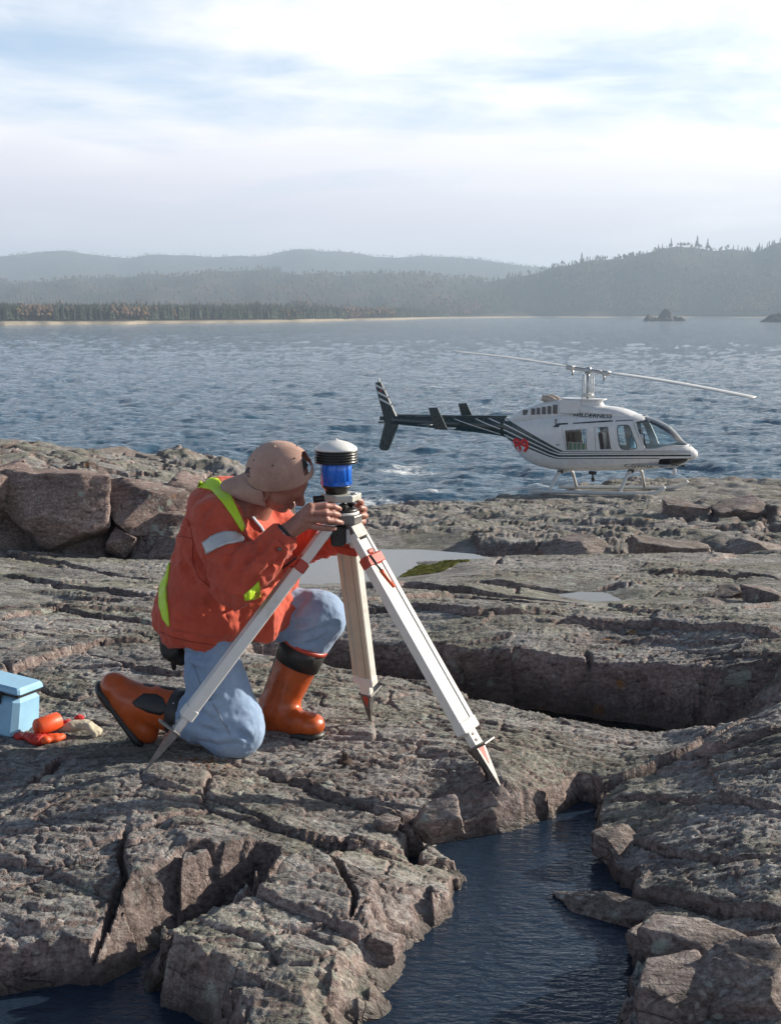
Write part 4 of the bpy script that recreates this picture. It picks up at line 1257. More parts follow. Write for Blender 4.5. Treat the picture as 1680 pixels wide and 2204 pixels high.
def cloth(name, col, dk, weave=900, seam=None, fade=None, rough=.85):
    m, nt, p = new_mat(name)
    g = N(nt, 'ShaderNodeNewGeometry').outputs['Position']
    a = noise(nt, g, 9, 5, .62); b = noise(nt, g, 60, 4, .7)
    f = mth(nt, 'ADD', mth(nt, 'MULTIPLY', a, .65), mth(nt, 'MULTIPLY', b, .35))
    c = ramp(nt, f, [(.34, dk), (.62, col)] + ([(.80, fade)] if fade else []))
    w = noise(nt, scaled(nt, g, (1, 1, 2.2)), weave, 2, .5)
    pset(nt, p, col=c, rough=rough, sheen=.15, normal=bump(nt, mth(nt, 'ADD', mth(nt, 'MULTIPLY', w, .5), b), .28, .0025), spec=.25)
    return m
M_JACKET = cloth('orange_cotton', (.60, .105, .058), (.47, .072, .042), fade=(.66, .15, .09))
M_DENIM = cloth('washed_denim', (.30, .41, .57), (.20, .295, .45), weave=1300, fade=(.46, .56, .69))
M_CAPC = cloth('tan_cotton', (.53, .335, .265), (.38, .225, .175), fade=(.61, .43, .355))
M_LIME = simple('lime_tape', (.55, .78, .03), .45, var=.06, scale=60, bmp=.25, bscale=700)
M_SILVER = simple('silver_tape', (.55, .54, .53), .35, metal=.3, var=.08, scale=60, bmp=.25, bscale=900)
M_BOOT = simple('orange_rubber', (.47, .085, .015), .34, var=.2, scale=16, bmp=.14, bscale=60, coat=.1, dirt=(.17, .06, .025, .75))
M_BOOTBLACK = simple('boot_rubber', (.020, .019, .018), .5, var=.35, scale=40, bmp=.25)
M_SHIRT = cloth('pale_blue_shirt', (.60, .66, .72), (.42, .48, .56))
M_HAIR = simple('dark_hair', (.028, .021, .017), .55, var=.5, scale=160, bmp=.6, bscale=420)
M_EYE = simple('eye_white', (.30, .25, .22), .15, var=.03)

PERSON = empty('person', (kneeR[0], kneeR[1], 0))
tag(PERSON, 'kneeling man in orange hi-vis jacket and backward tan cap looking into the instrument', 'person')
PO = np.array(PERSON.location)
def body_part(name, V, Q, mat, parent=PERSON, **kw):
    return mesh_np(name, V - PO, Q, mat, parent, **kw)

# ------------------------------------------------------------------ body: one continuous skin
def build_body():
    f = Field((-1.12, 4.02, -.06), (.0, 4.92, 1.22), .0042)
    f.ell(HC + hu * .012, (.100, .078, .108), .02, HM)                                   # skull
    f.cone(hd(.040, 0, -.055), hd(.070, 0, -.098), .050, .026, .03, (hr, .85))            # jaw and chin
    f.cone(hd(.030, .046, -.040), hd(.045, .032, -.085), .030, .022, .03); f.cone(hd(.030, -.046, -.040), hd(.045, -.032, -.085), .030, .022, .03)
    f.cone(hd(.085, .030, .008), hd(.085, -.030, .008), .013, .013, .018)                 # brow
    f.cone(hd(.092, 0, .002), hd(.118, 0, -.036), .008, .014, .012)                       # nose
    for q in (-1, 1):
        f.cone(hd(.105, q * .011, -.040), hd(.108, q * .012, -.041), .008, .007, .008)
        f.ell(hd(.090, q * .032, -.010), (.012, .016, .010), .010, HM, 'sub')             # eye sockets
        f.ell(hd(.062, q * .052, -.030), (.022, .016, .020), .02, HM)                     # cheekbones
        e = hd(-.004, q * .081, -.032)                                                    # ears
        f.ell(e, (.020, .008, .033), .006, np.stack([unit(hf + .3 * hu), unit(hr * q - .35 * hf), unit(hu - .3 * hf)]))
        f.ell(e + hr * q * .008 + hf * .004, (.010, .006, .018), .004, HM, 'sub')
        f.cone(e + hf * .010 - hu * .02, e - hu * .030 + hf * .004, .006, .007, .006)
    f.cone(hd(.098, .018, -.064), hd(.098, -.018, -.064), .008, .008, .008); f.cone(hd(.097, .016, -.073), hd(.097, -.016, -.073), .007, .007, .006)
    f.cone(hd(.110, .02, -.0685), hd(.110, -.02, -.0685), .003, .003, .004, mode='sub')
    f.cone(hd(-.025, 0, -.07), neck, .056, .062, .03)                                     # neck
    f.cone(neck, J(480, 1200, 4.53), .085, .13, .05); f.cone(J(480, 1200, 4.53), J(430, 1290, 4.55), .13, .13, .05)
    f.cone(neck, shR, .07, .058, .05); f.cone(neck, shL, .07, .058, .05)
    f.cone(shR, elR, .056, .042, .03); f.cone(elR, wrR, .042, .029, .02); f.cone(shL, elL, .056, .042, .03); f.cone(elL, wrL, .042, .029, .02)
    f.cone(hipR, kneeR, .088, .058, .04); f.cone(kneeR, ankR, .056, .040, .02); f.cone(hipL, kneeL, .088, .058, .04); f.cone(kneeL, ankL, .056, .040, .02)
    f.cone(ankR, toeR, .040, .030, .02); f.cone(heelL, toeL, .036, .030, .02); f.cone(ankL, heelL, .04, .034, .02)
    # right hand laid flat along the tripod head
    kn = [J(667, 1091, 4.205), J(664, 1103, 4.197), J(663, 1117, 4.198), J(660, 1130, 4.206)]
    mi = [J(699, 1088.5, 4.222), J(699, 1104, 4.214), J(702, 1119.5, 4.214), J(691, 1136, 4.222)]
    md = [J(718, 1090.5, 4.243), J(717, 1105.5, 4.236), J(721, 1122, 4.236), J(708, 1138, 4.238)]
    ti = [J(730, 1095, 4.262), J(728, 1108, 4.256), J(734, 1125, 4.254), J(719, 1138, 4.250)]
    rr = [.0112, .0116, .0113, .0102]
    wb = wrR
    for i in range(4):
        f.cone(wb + (kn[i] - wb) * .12, kn[i], .025, .0150, .014)
        f.cone(kn[i], mi[i], rr[i] * 1.12, rr[i] * 1.04, .005); f.cone(mi[i], md[i], rr[i] * 1.04, rr[i] * .95, .004); f.cone(md[i], ti[i], rr[i] * .95, rr[i] * .84, .004)
        f.ell(kn[i] + np.array((0, -.007, .002)), (.009, .006, .008), .008)
    f.cone(wb + np.array((.01, .012, .0)), J(652, 1112, 4.222), .022, .018, .014)
    f.cone(J(640, 1128, 4.225), J(672, 1122, 4.252), .017, .012, .012); f.cone(J(672, 1122, 4.252), J(705, 1112, 4.272), .0118, .0095, .006)   # thumb
    # left hand closing round the far side
    kl = [J(766, 1092, 4.49), J(770, 1103, 4.495), J(772, 1114, 4.495), J(768, 1126, 4.49)]
    ml = [J(777, 1082, 4.452), J(784, 1096, 4.455), J(786, 1110, 4.455), J(782, 1123, 4.45)]
    tl = [J(775, 1078, 4.425), J(781, 1094, 4.425), J(783, 1109.5, 4.425), J(777, 1123, 4.425)]
    te = [J(769, 1077, 4.41), J(775, 1093, 4.408), J(777, 1108.5, 4.408), J(771, 1122, 4.41)]
    for i in range(4):
        f.cone(wrL, kl[i], .022, .013, .012)
        f.cone(kl[i], ml[i], .0112, .0108, .005); f.cone(ml[i], tl[i], .0108, .0102, .004); f.cone(tl[i], te[i], .0102, .009, .004)
    f.cone(J(752, 1140, 4.515), J(738, 1110, 4.47), .015, .011, .012); f.cone(J(738, 1110, 4.47), J(730, 1096, 4.44), .011, .009, .006)
    V, Q = f.mesh(); V = relax(V, Q, 1, .4)
    body_part('body', V, Q, M_SKIN)
    M_NAIL = simple('nail', (.58, .33, .27), .3, var=.05)
    for i in range(4):
        d = unit(ti[i] - md[i]); o_ = unit(np.array((.2, -1, .15)) - d * (np.array((.2, -1, .15)) @ d))
        c_ = ti[i] + o_ * rr[i] * .70 + d * .001
        mb = MB(); mb.box(Vector(c_ - PO), (.0085, .0105, .0026), axes(d, o_), bev=.0012); mb.build('fingernail', M_NAIL, PERSON)
    for q in (-1, 1):
        MB().lathe([(.0105 * math.sin(t), -.0105 * math.cos(t)) for t in np.linspace(.05, 3.09, 10)], Vector(hd(.074, q * .032, -.010) - PO), 16).build('eye', M_EYE, PERSON)
    # hair: short, dark, below the cap
    h_ = Field(HC - .16, HC + .16, .004)
    h_.ell(HC + hu * .012, (.1045, .0825, .112), .01, HM)
    h_.half(hd(.026, 0, 0), hf * .95 - hu * .35, .01)
    h_.half(hd(0, 0, -.040), -hu + .28 * hf, .01)
    for q in (-1, 1): h_.ell(hd(-.004, q * .085, -.034), (.027, .03, .036), .008, HM, 'sub')
    V, Q = h_.mesh(); Nn = vnormals(V, Q); V = V + Nn * (.0022 * fbm3(V, (150, 150, 150), 2, 4))[:, None]
    body_part('hair', V, Q, M_HAIR)
build_body()

# ------------------------------------------------------------------ clothes
def limb_coords(V, a, b):
    e = b - a; L = np.linalg.norm(e); e = e / L
    t = (V - a) @ e
    ref = unit(np.cross(e, (0.3, 1, 0.2))); w = np.cross(e, ref)
    q = V - a - t[:, None] * e
    return t, np.arctan2(q @ w, q @ ref), np.linalg.norm(q, axis=1)

def ridged(n): return 1 - np.abs(n) * 2.2

def creases(V, Q, lines, cv=None):
    """press folds into cloth along lines: a groove with a soft ridge on its lit side"""
    bv = BVHTree.FromPolygons([tuple(v) for v in V], [tuple(q) for q in Q]); Nn = vnormals(V, Q); D = np.zeros(len(V))
    for pts, dep, w in lines:
        P = []
        for a, b in zip(pts, pts[1:]):
            for t in np.linspace(0, 1, 8, endpoint=False):
                q = (cv or CP)(a[0] + (b[0] - a[0]) * t, a[1] + (b[1] - a[1]) * t)
                loc, _, _, _ = bv.ray_cast(Vector((0, 0, CAMZ)), Vector(ray(*q)).normalized())
                if loc is not None: P.append(np.array(loc))
        if len(P) < 4: continue
        P = np.array(P); lo, hi = P.min(0) - 4 * w, P.max(0) + 4 * w
        m = np.all((V > lo) & (V < hi), 1)
        d = np.min(np.linalg.norm(V[m][:, None] - P[None], axis=2), 1); k = np.argmin(np.linalg.norm(V[m][:, None] - P[None], axis=2), 1)
        fade = np.sin(np.pi * np.clip((k + 1) / (len(P) + 1), 0, 1)) ** .6
        off = np.linalg.norm(V[m] + np.array([-w * 1.1, 0, -w * .9]) - P[k], axis=1)
        dep = dep * 1.45
        D[m] += fade * (-dep * np.exp(-(d / w) ** 2) + .7 * dep * np.exp(-(off / (1.2 * w)) ** 2))
    return V + Nn * D[:, None]

def build_jacket():
    f = Field((-1.0, 4.0, .20), (-.02, 4.95, 1.16), .0055)
    f.ell(J(452, 1318, 4.52), (.195, .190, .155), .05)
    f.ell(J(425, 1325, 4.46), (.160, .190, .165), .05)
    f.ell(J(474, 1240, 4.52), (.190, .195, .170), .05)
    f.ell(J(492, 1150, 4.53), (.180, .205, .155), .06)
    f.ell(J(480, 1090, 4.52), (.125, .190, .105), .05)
    f.cone(J(545, 1180, 4.56), J(585, 1320, 4.57), .085, .075, .05)
    f.cone(J(600, 1230, 4.64), J(578, 1345, 4.66), .085, .075, .05)
    f.cone(J(540, 1250, 4.50), J(560, 1352, 4.46), .085, .075, .05)
    f.cone(neck + np.array((-.02, 0, -.01)), J(505, 1090, 4.5), .078, .11, .04)
    f.cone(shR, elR, .092, .073, .045); f.cone(elR, elR + (wrR - elR) * .90, .073, .053, .025)
    f.cone(shL, elL, .095, .076, .045); f.cone(elL, elL + (wrL - elL) * .82, .074, .056, .025)
    # open neck, cuffs and hem
    f.cone(neck + np.array((.03, -.03, .03)), J(575, 1090, 4.44), .060, .050, .015, mode='sub')
    dR = unit(wrR - elR); dL = unit(wrL - elL)
    f.cone(elR + (wrR - elR) * .80, wrR + dR * .05, .040, .042, .004, mode='sub'); f.cone(elL + (wrL - elL) * .72, wrL + dL * .05, .043, .046, .004, mode='sub')
    f.half(J(450, 1394, 4.36), (-.03, .10, -1), .006)
    V, Q = f.mesh(); V = relax(V, Q, 1, .5)
    Nn = vnormals(V, Q)
    # folds: rings at the elbow, long drapes from shoulder to hem, creases radiating from the armpit
    t, ph, _ = limb_coords(V, shR, elR); LU = np.linalg.norm(elR - shR)
    dE = np.linalg.norm(V - elR, axis=1); dS = np.linalg.norm(V - J(500, 1200, 4.36), axis=1)
    d1 = np.exp(-(dE / .11) ** 2) * .017 * ridged(vn3(t * 30 + 1.6 * np.sin(ph), ph * .9, 0 * t, 5))
    t2, ph2, _ = limb_coords(V, elR, wrR)
    mf = sstep(.02, .08, t2) * sstep(.30, .22, t2) * sstep(.13, .07, np.linalg.norm(V - (elR + np.clip(t2, 0, .25)[:, None] * dR), axis=1))
    d2 = mf * .016 * ridged(vn3(t2 * 20 + ph2 * 1.6, ph2 * .9, 0 * t2 + 3, 8))
    low = sstep(.95, .35, V[:, 2])
    d3 = low * .016 * fbm3(V, (12, 12, 3.5), 3, 21) + .006 * ridged(fbm3(V, (9, 9, 5), 2, 25)) * low
    d4 = np.exp(-(dS / .17) ** 2) * .019 * ridged(vn3((V[:, 0] - V[:, 2]) * 17, V[:, 1] * 6, (V[:, 0] + V[:, 2]) * 4, 31))
    t5, ph5, _ = limb_coords(V, elL, wrL)
    d5 = np.exp(-(np.linalg.norm(V - .5 * (elL + wrL), axis=1) / .14) ** 2) * .009 * ridged(vn3(t5 * 24, ph5, 0 * t5 + 9, 41))
    qd = (V[:, 0] * .55 + V[:, 2] * .84); qe = (V[:, 0] * .84 - V[:, 2] * .55)
    d6 = .009 * fbm3(V, 14, 3, 45) + .010 * (ridged(vn3(qd * 26 + 2 * fbm3(V, 7, 2, 71), qe * 4.5, V[:, 1] * 5, 73)) - .5) * sstep(-.15, .25, fbm3(V, 5, 2, 75)) + .0022 * fbm3(V, 60, 2, 47)
    V0 = V
    V = V + Nn * (d1 + d2 + d3 + d4 + d5 + d6 - .004)[:, None]
    V = creases(V, Q, [
        ([(705, 712), (650, 760), (606, 850), (612, 930)], .012, .014), ([(830, 770), (745, 830), (682, 900), (652, 990)], .013, .014), ([(935, 826), (862, 900), (765, 980), (692, 1036)], .012, .013),
        ([(560, 610), (640, 645), (712, 705)], .010, .013), ([(402, 765), (442, 865), (522, 962), (600, 1010)], .012, .016), ([(470, 850), (540, 900), (600, 970)], .009, .012), ([(300, 612), (400, 636), (486, 688)], .009, .015),
        ([(268, 760), (366, 900), (424, 1010)], .011, .018), ([(482, 980), (562, 1066), (650, 1096)], .012, .016), ([(622, 1086), (600, 1180), (642, 1262)], .012, .016), ([(786, 1150), (742, 1250), (722, 1350)], .011, .014),
        ([(884, 1130), (852, 1230), (832, 1330)], .011, .014), ([(960, 1010), (920, 1100), (905, 1200)], .010, .014), ([(250, 1180), (380, 1230), (520, 1240)], .009, .018), ([(210, 1280), (330, 1300), (460, 1330), (560, 1330)], .008, .014),
        ([(850, 750), (905, 775), (940, 812)], .006, .010), ([(770, 860), (850, 830), (930, 770)], .008, .011), ([(520, 470), (470, 540), (450, 620)], .008, .014)])
    o = body_part('jacket', V, Q, M_JACKET)
    return o, V, Q
JACKET, JV, JQ = build_jacket()
JB = BVHTree.FromPolygons([tuple(v) for v in JV], [tuple(q) for q in JQ])

def patch(name, e0, e1, mat, parent, nv=7, nu=26, off=.0035, bvh=JB, cv=CP, thick=.0022):
    """tape sewn on the cloth between two edges"""
    cam_p = Vector((0, 0, CAMZ))
    def rs(e, n):
        e = np.array([cv(*q) for q in e], float); L = np.concatenate([[0], np.cumsum(np.hypot(*(e[1:] - e[:-1]).T))]); s_ = np.linspace(0, L[-1], n)
        return np.stack([np.interp(s_, L, e[:, 0]), np.interp(s_, L, e[:, 1])], 1)
    A, B = rs(e0, nu), rs(e1, nu)
    T, Bt = [], []
    last = None
    for i in range(nu):
        for k in range(nv):
            q = A[i] + (B[i] - A[i]) * k / (nv - 1)
            d = Vector(ray(*q)).normalized()
            loc, nr, _, _ = bvh.ray_cast(cam_p, d)
            if loc is None: loc, nr = (last if last else (Vector(J(q[0], q[1], 4.4)), Vector((0, -1, 0))))
            last = (loc, nr)
            if nr.dot(d) > 0: nr = -nr
            T.append(np.array(loc + nr * (off + thick))); Bt.append(np.array(loc + nr * (off - .004)))
    V = np.array(T + Bt); n = nu * nv
    # relax the top a little so the tape bridges small folds
    G = V[:n].reshape(nu, nv, 3)
    for _ in range(2):
        G2 = G.copy(); G2[1:-1, 1:-1] = .5 * G[1:-1, 1:-1] + .125 * (G[2:, 1:-1] + G[:-2, 1:-1] + G[1:-1, 2:] + G[1:-1, :-2]); G = G2
    V[:n] = G.reshape(-1, 3)
    Fq = []
    for i in range(nu - 1):
        for k in range(nv - 1):
            a = i * nv + k; Fq.append((a, a + 1, a + nv + 1, a + nv))
    rim = [k for k in range(nv)] + [i * nv + nv - 1 for i in range(1, nu)] + [(nu - 1) * nv + k for k in range(nv - 2, -1, -1)] + [i * nv for i in range(nu - 2, 0, -1)]
    for a, b in zip(rim, rim[1:] + rim[:1]): Fq.append((b, a, a + n, b + n))
    return body_part(name, V, np.array(Fq), mat, parent)
patch('lime_tape', [(432, 352), (490, 343), (545, 352), (600, 425), (655, 530), (700, 640)], [(388, 404), (440, 402), (500, 415), (566, 490), (630, 580), (690, 676)], M_LIME, JACKET, off=.005)
patch('lime_tape', [(250, 862), (238, 950), (227, 1020), (230, 1100), (240, 1180), (245, 1250)], [(222, 915), (196, 990), (182, 1060), (186, 1140), (205, 1205), (240, 1252)], M_LIME, JACKET, off=.005)
patch('lime_tape', [(700, 1060), (745, 1020), (795, 975)], [(705, 1092), (760, 1085), (800, 1070)], M_LIME, JACKET, off=.004)
patch('lime_tape', [(780, 1240), (765, 1300), (745, 1380)], [(700, 1290), (690, 1340), (680, 1395)], M_LIME, JACKET, off=.004)
patch('reflective_patch', [(450, 742), (500, 697), (590, 670), (655, 676), (698, 712)], [(476, 810), (540, 776), (600, 750), (650, 742), (694, 736)], M_SILVER, JACKET, off=.006)

def sewn(qs, name='seam', r=.0026, mat=None, bvh=JB, parent=JACKET, cv=CP, sub=6):
    pts = []
    for a, b in zip(qs, qs[1:]):
        for t in np.linspace(0, 1, sub, endpoint=False):
            d = Vector(ray(*cv(a[0] + (b[0] - a[0]) * t, a[1] + (b[1] - a[1]) * t))).normalized(); loc, nr, _, _ = bvh.ray_cast(Vector((0, 0, CAMZ)), d)
            if loc is not None and (not pts or (loc - Vector(PO) - pts[-1]).length < .05): pts.append(loc - d * .0006 - Vector(PO))
    if len(pts) > 2: MB().tube(pts, r, 6).build(name, mat, parent)
M_SEAM = cloth('jacket_seam', (.40, .055, .030), (.28, .035, .02))
sewn([(330, 560), (372, 640), (388, 740), (384, 850), (420, 950), (500, 1020)], mat=M_SEAM)
sewn([(180, 1285), (260, 1322), (380, 1350), (520, 1370), (650, 1366)], mat=M_SEAM)
sewn([(700, 690), (760, 760), (830, 830)], mat=M_SEAM)
sewn([(880, 690), (930, 735), (985, 790)], mat=M_SEAM)
sewn([(270, 700), (330, 700), (385, 715)], mat=M_SEAM)
sewn([(810, 1130), (860, 1110), (905, 1090)], mat=M_SEAM, name='pocket_flap', r=.004)

def ring_tube(c, axis, r, rad, name, mat, parent, n=40, sq=1.0):
    M = axes((0.2, .9, .1), axis)
    pts = [Vector(c - PO) + M @ Vector((r * math.cos(t), r * sq * math.sin(t), 0)) for t in np.linspace(0, 2 * math.pi, n)]
    return MB().tube(pts, rad, 8, caps=False).build(name, mat, parent)

def build_rest():
    dR = unit(wrR - elR); dL = unit(wrL - elL)
    # shirt cuff and wristband
    c = elR + (wrR - elR) * .90
    MB().lathe([(.041, -.03), (.043, .0), (.0425, .022), (.039, .026), (.036, .022), (.037, -.03)], Vector(c - PO), 28, axes((0, 1, 0), dR)).build('shirt_cuff', M_SHIRT, PERSON)
    ring_tube(c + dR * .030, dR, .0375, .0055, 'wristband', M_BLACK, PERSON)
    MB().lathe([(.046, -.006), (.055, -.004), (.0555, .004), (.046, .006)], Vector(elR + (wrR - elR) * .885 - PO), 32, axes((0, 1, 0), dR)).build('sleeve_hem', M_JACKET, JACKET)
    bt = J(612, 1178, 4.16)
    MB().lathe([(.004, -.003), (.007, -.002), (.007, .002), (.004, .003)], Vector(J(602, 1182, 4.148) - PO), 14, axes((1, 0, 0), (.3, -1, -.1))).build('snap_button', M_STEEL, JACKET)
    # shirt collar and standing collar of the jacket
    cb = BVHTree.FromPolygons([tuple(v) for v in JV], [tuple(q) for q in JQ])
    pts = []
    for q in [(672, 432), (700, 490), (730, 545), (770, 600), (805, 640), (822, 668)]:
        d = Vector(ray(*CP(*q))).normalized(); loc, nr, _, _ = cb.ray_cast(Vector((0, 0, CAMZ)), d)
        if loc is not None: pts.append(loc - d * .006 - Vector(PO))
    if len(pts) > 2: MB().tube(pts, [.007] * len(pts), 8, flat=.6).build('shirt_collar', M_SHIRT, PERSON)
    f = Field(neck - .2, neck + .2, .005)
    f.cone(neck + np.array((-.035, 0, .012)), neck + np.array((-.035, 0, .014)), .088, .086, .01, (np.array((.45, 0, .9)), 2.0))
    f.cone(neck + np.array((-.02, 0, .03)), neck + np.array((-.0, 0, .08)), .068, .075, .01, mode='sub')
    V, Q = f.mesh(); body_part('collar', V, Q, M_JACKET, JACKET)
    # jeans
    f = Field((-1.0, 4.0, -.08), (-.02, 4.95, .92), .0058); f2 = Field((-1.0, 4.0, -.08), (-.02, 4.95, .92), .0058)
    f.ell(J(425, 1318, 4.55), (.160, .165, .14), .05)
    f.cone(hipR, kneeR, .122, .100, .05)
    f.ell(kneeR + np.array((.012, 0, -.008)), (.108, .095, .106), .03)
    f.cone(kneeR, kneeR + (ankR - kneeR) * .46, .098, .088, .04)
    f.half(kneeR + (ankR - kneeR) * .45, ankR - kneeR, .01)
    f2.cone(hipL, kneeL, .122, .098, .05); f2.ell(kneeL + np.array((.006, 0, -.01)), (.088, .090, .094), .04)
    f2.cone(kneeL, kneeL + (ankL - kneeL) * .22, .092, .086, .03); f2.cone(kneeL + (ankL - kneeL) * .20, kneeL + (ankL - kneeL) * .42, .086, .058, .02)
    f2.half(kneeL + (ankL - kneeL) * .40, ankL - kneeL, .01)
    f._comb((slice(None),) * 3, f2.F, .04, 'add')
    V, Q = f.mesh(); V = relax(V, Q, 1, .5); Nn = vnormals(V, Q)
    dK = np.linalg.norm(V - (kneeR + np.array((-.07, 0, .0))), axis=1); dKL = np.linalg.norm(V - (kneeL + np.array((-.06, 0, -.06))), axis=1); dH = np.linalg.norm(V - hipR, axis=1)
    t, ph, _ = limb_coords(V, hipR, kneeR); t2, ph2, _ = limb_coords(V, hipL, kneeL)
    d = np.exp(-(dK / .13) ** 2) * .017 * ridged(vn3(t * 26 + 1.2 * np.sin(ph * 1.0), ph * 1.4, 0 * t, 51))
    d += np.exp(-(dKL / .13) ** 2) * .015 * ridged(vn3(t2 * 26, ph2 * 1.4, 0 * t, 53))
    d += np.exp(-(dH / .16) ** 2) * .014 * ridged(vn3(t * 20 + ph, ph * 1.2, 0 * t + 4, 55))
    d += .006 * fbm3(V, (11, 11, 8), 3, 57) + .0018 * fbm3(V, 55, 2, 59)
    V = V + Nn * d[:, None]
    V = creases(V, Q, [([(400, 1650), (480, 1690), (560, 1700)], .010, .013), ([(370, 1730), (450, 1790), (520, 1850)], .011, .014), ([(440, 1880), (540, 1910), (640, 1900)], .010, .013), ([(420, 1960), (540, 1990), (680, 1975)], .010, .013), ([(600, 1850), (680, 1900), (740, 1960)], .008, .012),
        ([(300, 1400), (400, 1440), (520, 1430)], .010, .015), ([(340, 1480), (430, 1530), (500, 1600)], .010, .015), ([(930, 1250), (1030, 1240), (1150, 1230)], .010, .014), ([(960, 1310), (1080, 1300), (1200, 1260), (1280, 1250)], .010, .013), ([(1060, 1370), (1150, 1350), (1240, 1290)], .009, .012),
        ([(960, 1180), (1040, 1130), (1100, 1060)], .008, .014)])
    jeans = body_part('jeans', V, Q, M_DENIM)
    jb = BVHTree.FromPolygons([tuple(v) for v in V], [tuple(q) for q in Q])
    seam_m = simple('denim_seam', (.22, .27, .36), .85, var=.2, scale=200)
    def seam(qs):
        pts = []
        for q in qs:
            d = Vector(ray(*CP(*q))).normalized(); loc, nr, _, _ = jb.ray_cast(Vector((0, 0, CAMZ)), d)
            if loc is not None: pts.append(loc - d * .0008 - Vector(PO))
        if len(pts) > 2: MB().tube(pts, .0028, 6).build('seam', seam_m, jeans)
    seam([(330, 1390), (365, 1450), (400, 1520), (430, 1600), (470, 1680), (520, 1750), (560, 1820), (600, 1890), (640, 1960)])
    seam([(500, 1700), (540, 1780), (575, 1850), (600, 1870)])
    # pouch on the belt
    p0 = J(372, 1398, 4.43)
    f = Field(p0 - .14, p0 + .14, .005)
    f.ell(p0, (.040, .05, .045), .01, np.stack([unit((1, 0, -.4)), (0, 1, 0), unit((.4, 0, 1))])); f.cone(p0 + np.array((-.015, 0, .03)), p0 + np.array((.03, 0, -.03)), .035, .03, .02)
    V, Q = f.mesh(); V = V + vnormals(V, Q) * (.004 * fbm3(V, 40, 3, 3))[:, None]
    body_part('belt_pouch', V, Q, M_BLACK)
    f = Field(p0 - .2, p0 + .2, .005); p1 = J(375, 1438, 4.45); f.cone(p0 + np.array((.0, 0, -.03)), p1, .012, .009, .01, ((0, 1, 0), .6)); V, Q = f.mesh(); body_part('pouch_strap', V, Q, M_BLACK)

    # boots
    def boot(knee, ank, heel, toe, t0, up, side, nm):
        sh0 = knee + (ank - knee) * t0
        f = Field(np.minimum(np.minimum(sh0, toe), heel) - .16, np.maximum(np.maximum(sh0, toe), heel) + .16, .005)
        f.cone(sh0, ank, .089, .070, .03)
        ball = heel + (toe - heel) * .72
        f.cone(ank, heel, .064, .053, .03); f.cone(ank + (toe - heel) * .18, ball, .058, .048, .04, (up, 1.05)); f.cone(heel, toe, .050, .046, .03, (up, 1.1))
        f.ell(toe + up * .006, (.052, .050, .040), .02, np.stack([unit(toe - heel), side, up]))
        f.half(sh0, sh0 - ank, .004)
        f.half(heel - up * .044, -up, .008)
        V, Q = f.mesh(); Nn = vnormals(V, Q)
        crease = np.exp(-(np.linalg.norm(V - ank, axis=1) / .075) ** 2)
        tt = (V - ank) @ unit(sh0 - ank)
        V = V + Nn * (crease * .007 * ridged(vn3(tt * 36, (V @ side) * 8, 0 * tt, 61)) - crease * .003 + .0015 * fbm3(V, 30, 2, 63))[:, None]
        b = body_part('boot', V, Q, M_BOOT)
        # sole
        f = Field(np.minimum(heel, toe) - .14, np.maximum(heel, toe) + .14, .005)
        f.cone(heel - up * .040, toe + unit(toe - heel) * .002 - up * .036, .056, .054, .01, (up, 2.4))
        f.cone(heel - up * .048, heel + (toe - heel) * .16 - up * .048, .052, .052, .01, (up, 2.4))
        f.cone(heel + (toe - heel) * .38 - up * .076, heel + (toe - heel) * .40 - up * .076, .022, .022, .01, (side, .25), mode='sub')
        V, Q = f.mesh(); body_part('sole', V, Q, M_BOOTBLACK, b)
        return b, sh0
    upL = np.array((0, 0, 1.0)); sideL = unit(np.cross(upL, toeL - heelL))
    bL, shL0 = boot(kneeL, ankL, heelL, toeL, .30, upL, sideL, 'L')
    upR = unit(np.cross(toeR - heelR, np.array((0.05, 1, 0)))); upR = upR if upR[0] > 0 else -upR
    sideR = unit(np.cross(upR, toeR - heelR))
    bR, shR0 = boot(kneeR, ankR, heelR, toeR, .40, upR, sideR, 'R')
    for b, sh0, ank, r0 in ((bL, shL0, ankL, .090), (bR, shR0, ankR, .089)):
        ax = unit(ank - sh0); L = np.linalg.norm(ank - sh0)
        M = axes((.1, .9, .2), ax)
        MB().lathe([(r0 - .006, -.004), (r0 + .001, -.002), (r0, L * .27), (r0 - .008, L * .27)], Vector(sh0 - PO), 40, M).build('boot_band', M_BOOTBLACK, b)
        MB().lathe([(r0 - .008, -.012), (r0 + .003, -.010), (r0 + .003, .004), (r0 - .006, .006)], Vector(sh0 - PO), 40, M).build('boot_rim', M_REDP, b)
        # heel counter strip up the back of the shaft
        f = Field(np.minimum(sh0, ank) - .13, np.maximum(sh0, ank) + .13, .005)
        back = -unit(np.array((1, 0, .25)) - ax * (np.array((1, 0, .25)) @ ax)) if b is bL else unit(np.array((.25, 0, 1.0)) - ax * (np.array((.25, 0, 1)) @ ax))
        f.cone(sh0 + back * .052, ank + back * .034, .041, .036, .01)
        V, Q = f.mesh(); body_part('back_strip', V, Q, M_BOOTBLACK, b)
    bb = BVHTree.FromPolygons([tuple(Vector(v.co) + Vector(PO)) for v in bR.data.vertices], [tuple(q.vertices) for q in bR.data.polygons])
    c5 = lambda x, y: (210 + .3333 * x, 1400 + .3333 * y)
    patch('ankle_patch', [(225, 335), (300, 280), (380, 285), (425, 310)], [(245, 360), (330, 400), (410, 420), (455, 385)], M_BOOTBLACK, bR, off=.002, bvh=bb, cv=c5)
    for q in ((475, 318), (490, 342)):
        d = Vector(ray(*c5(*q))).normalized(); loc, nr, _, _ = bb.ray_cast(Vector((0, 0, CAMZ)), d)
        if loc is not None: MB().lathe([(.002, -.001), (.0045, 0), (.0045, .002), (.002, .003)], loc - Vector(PO), 12, axes((1, 0, 0), nr)).build('rivet', M_DOME, bR)

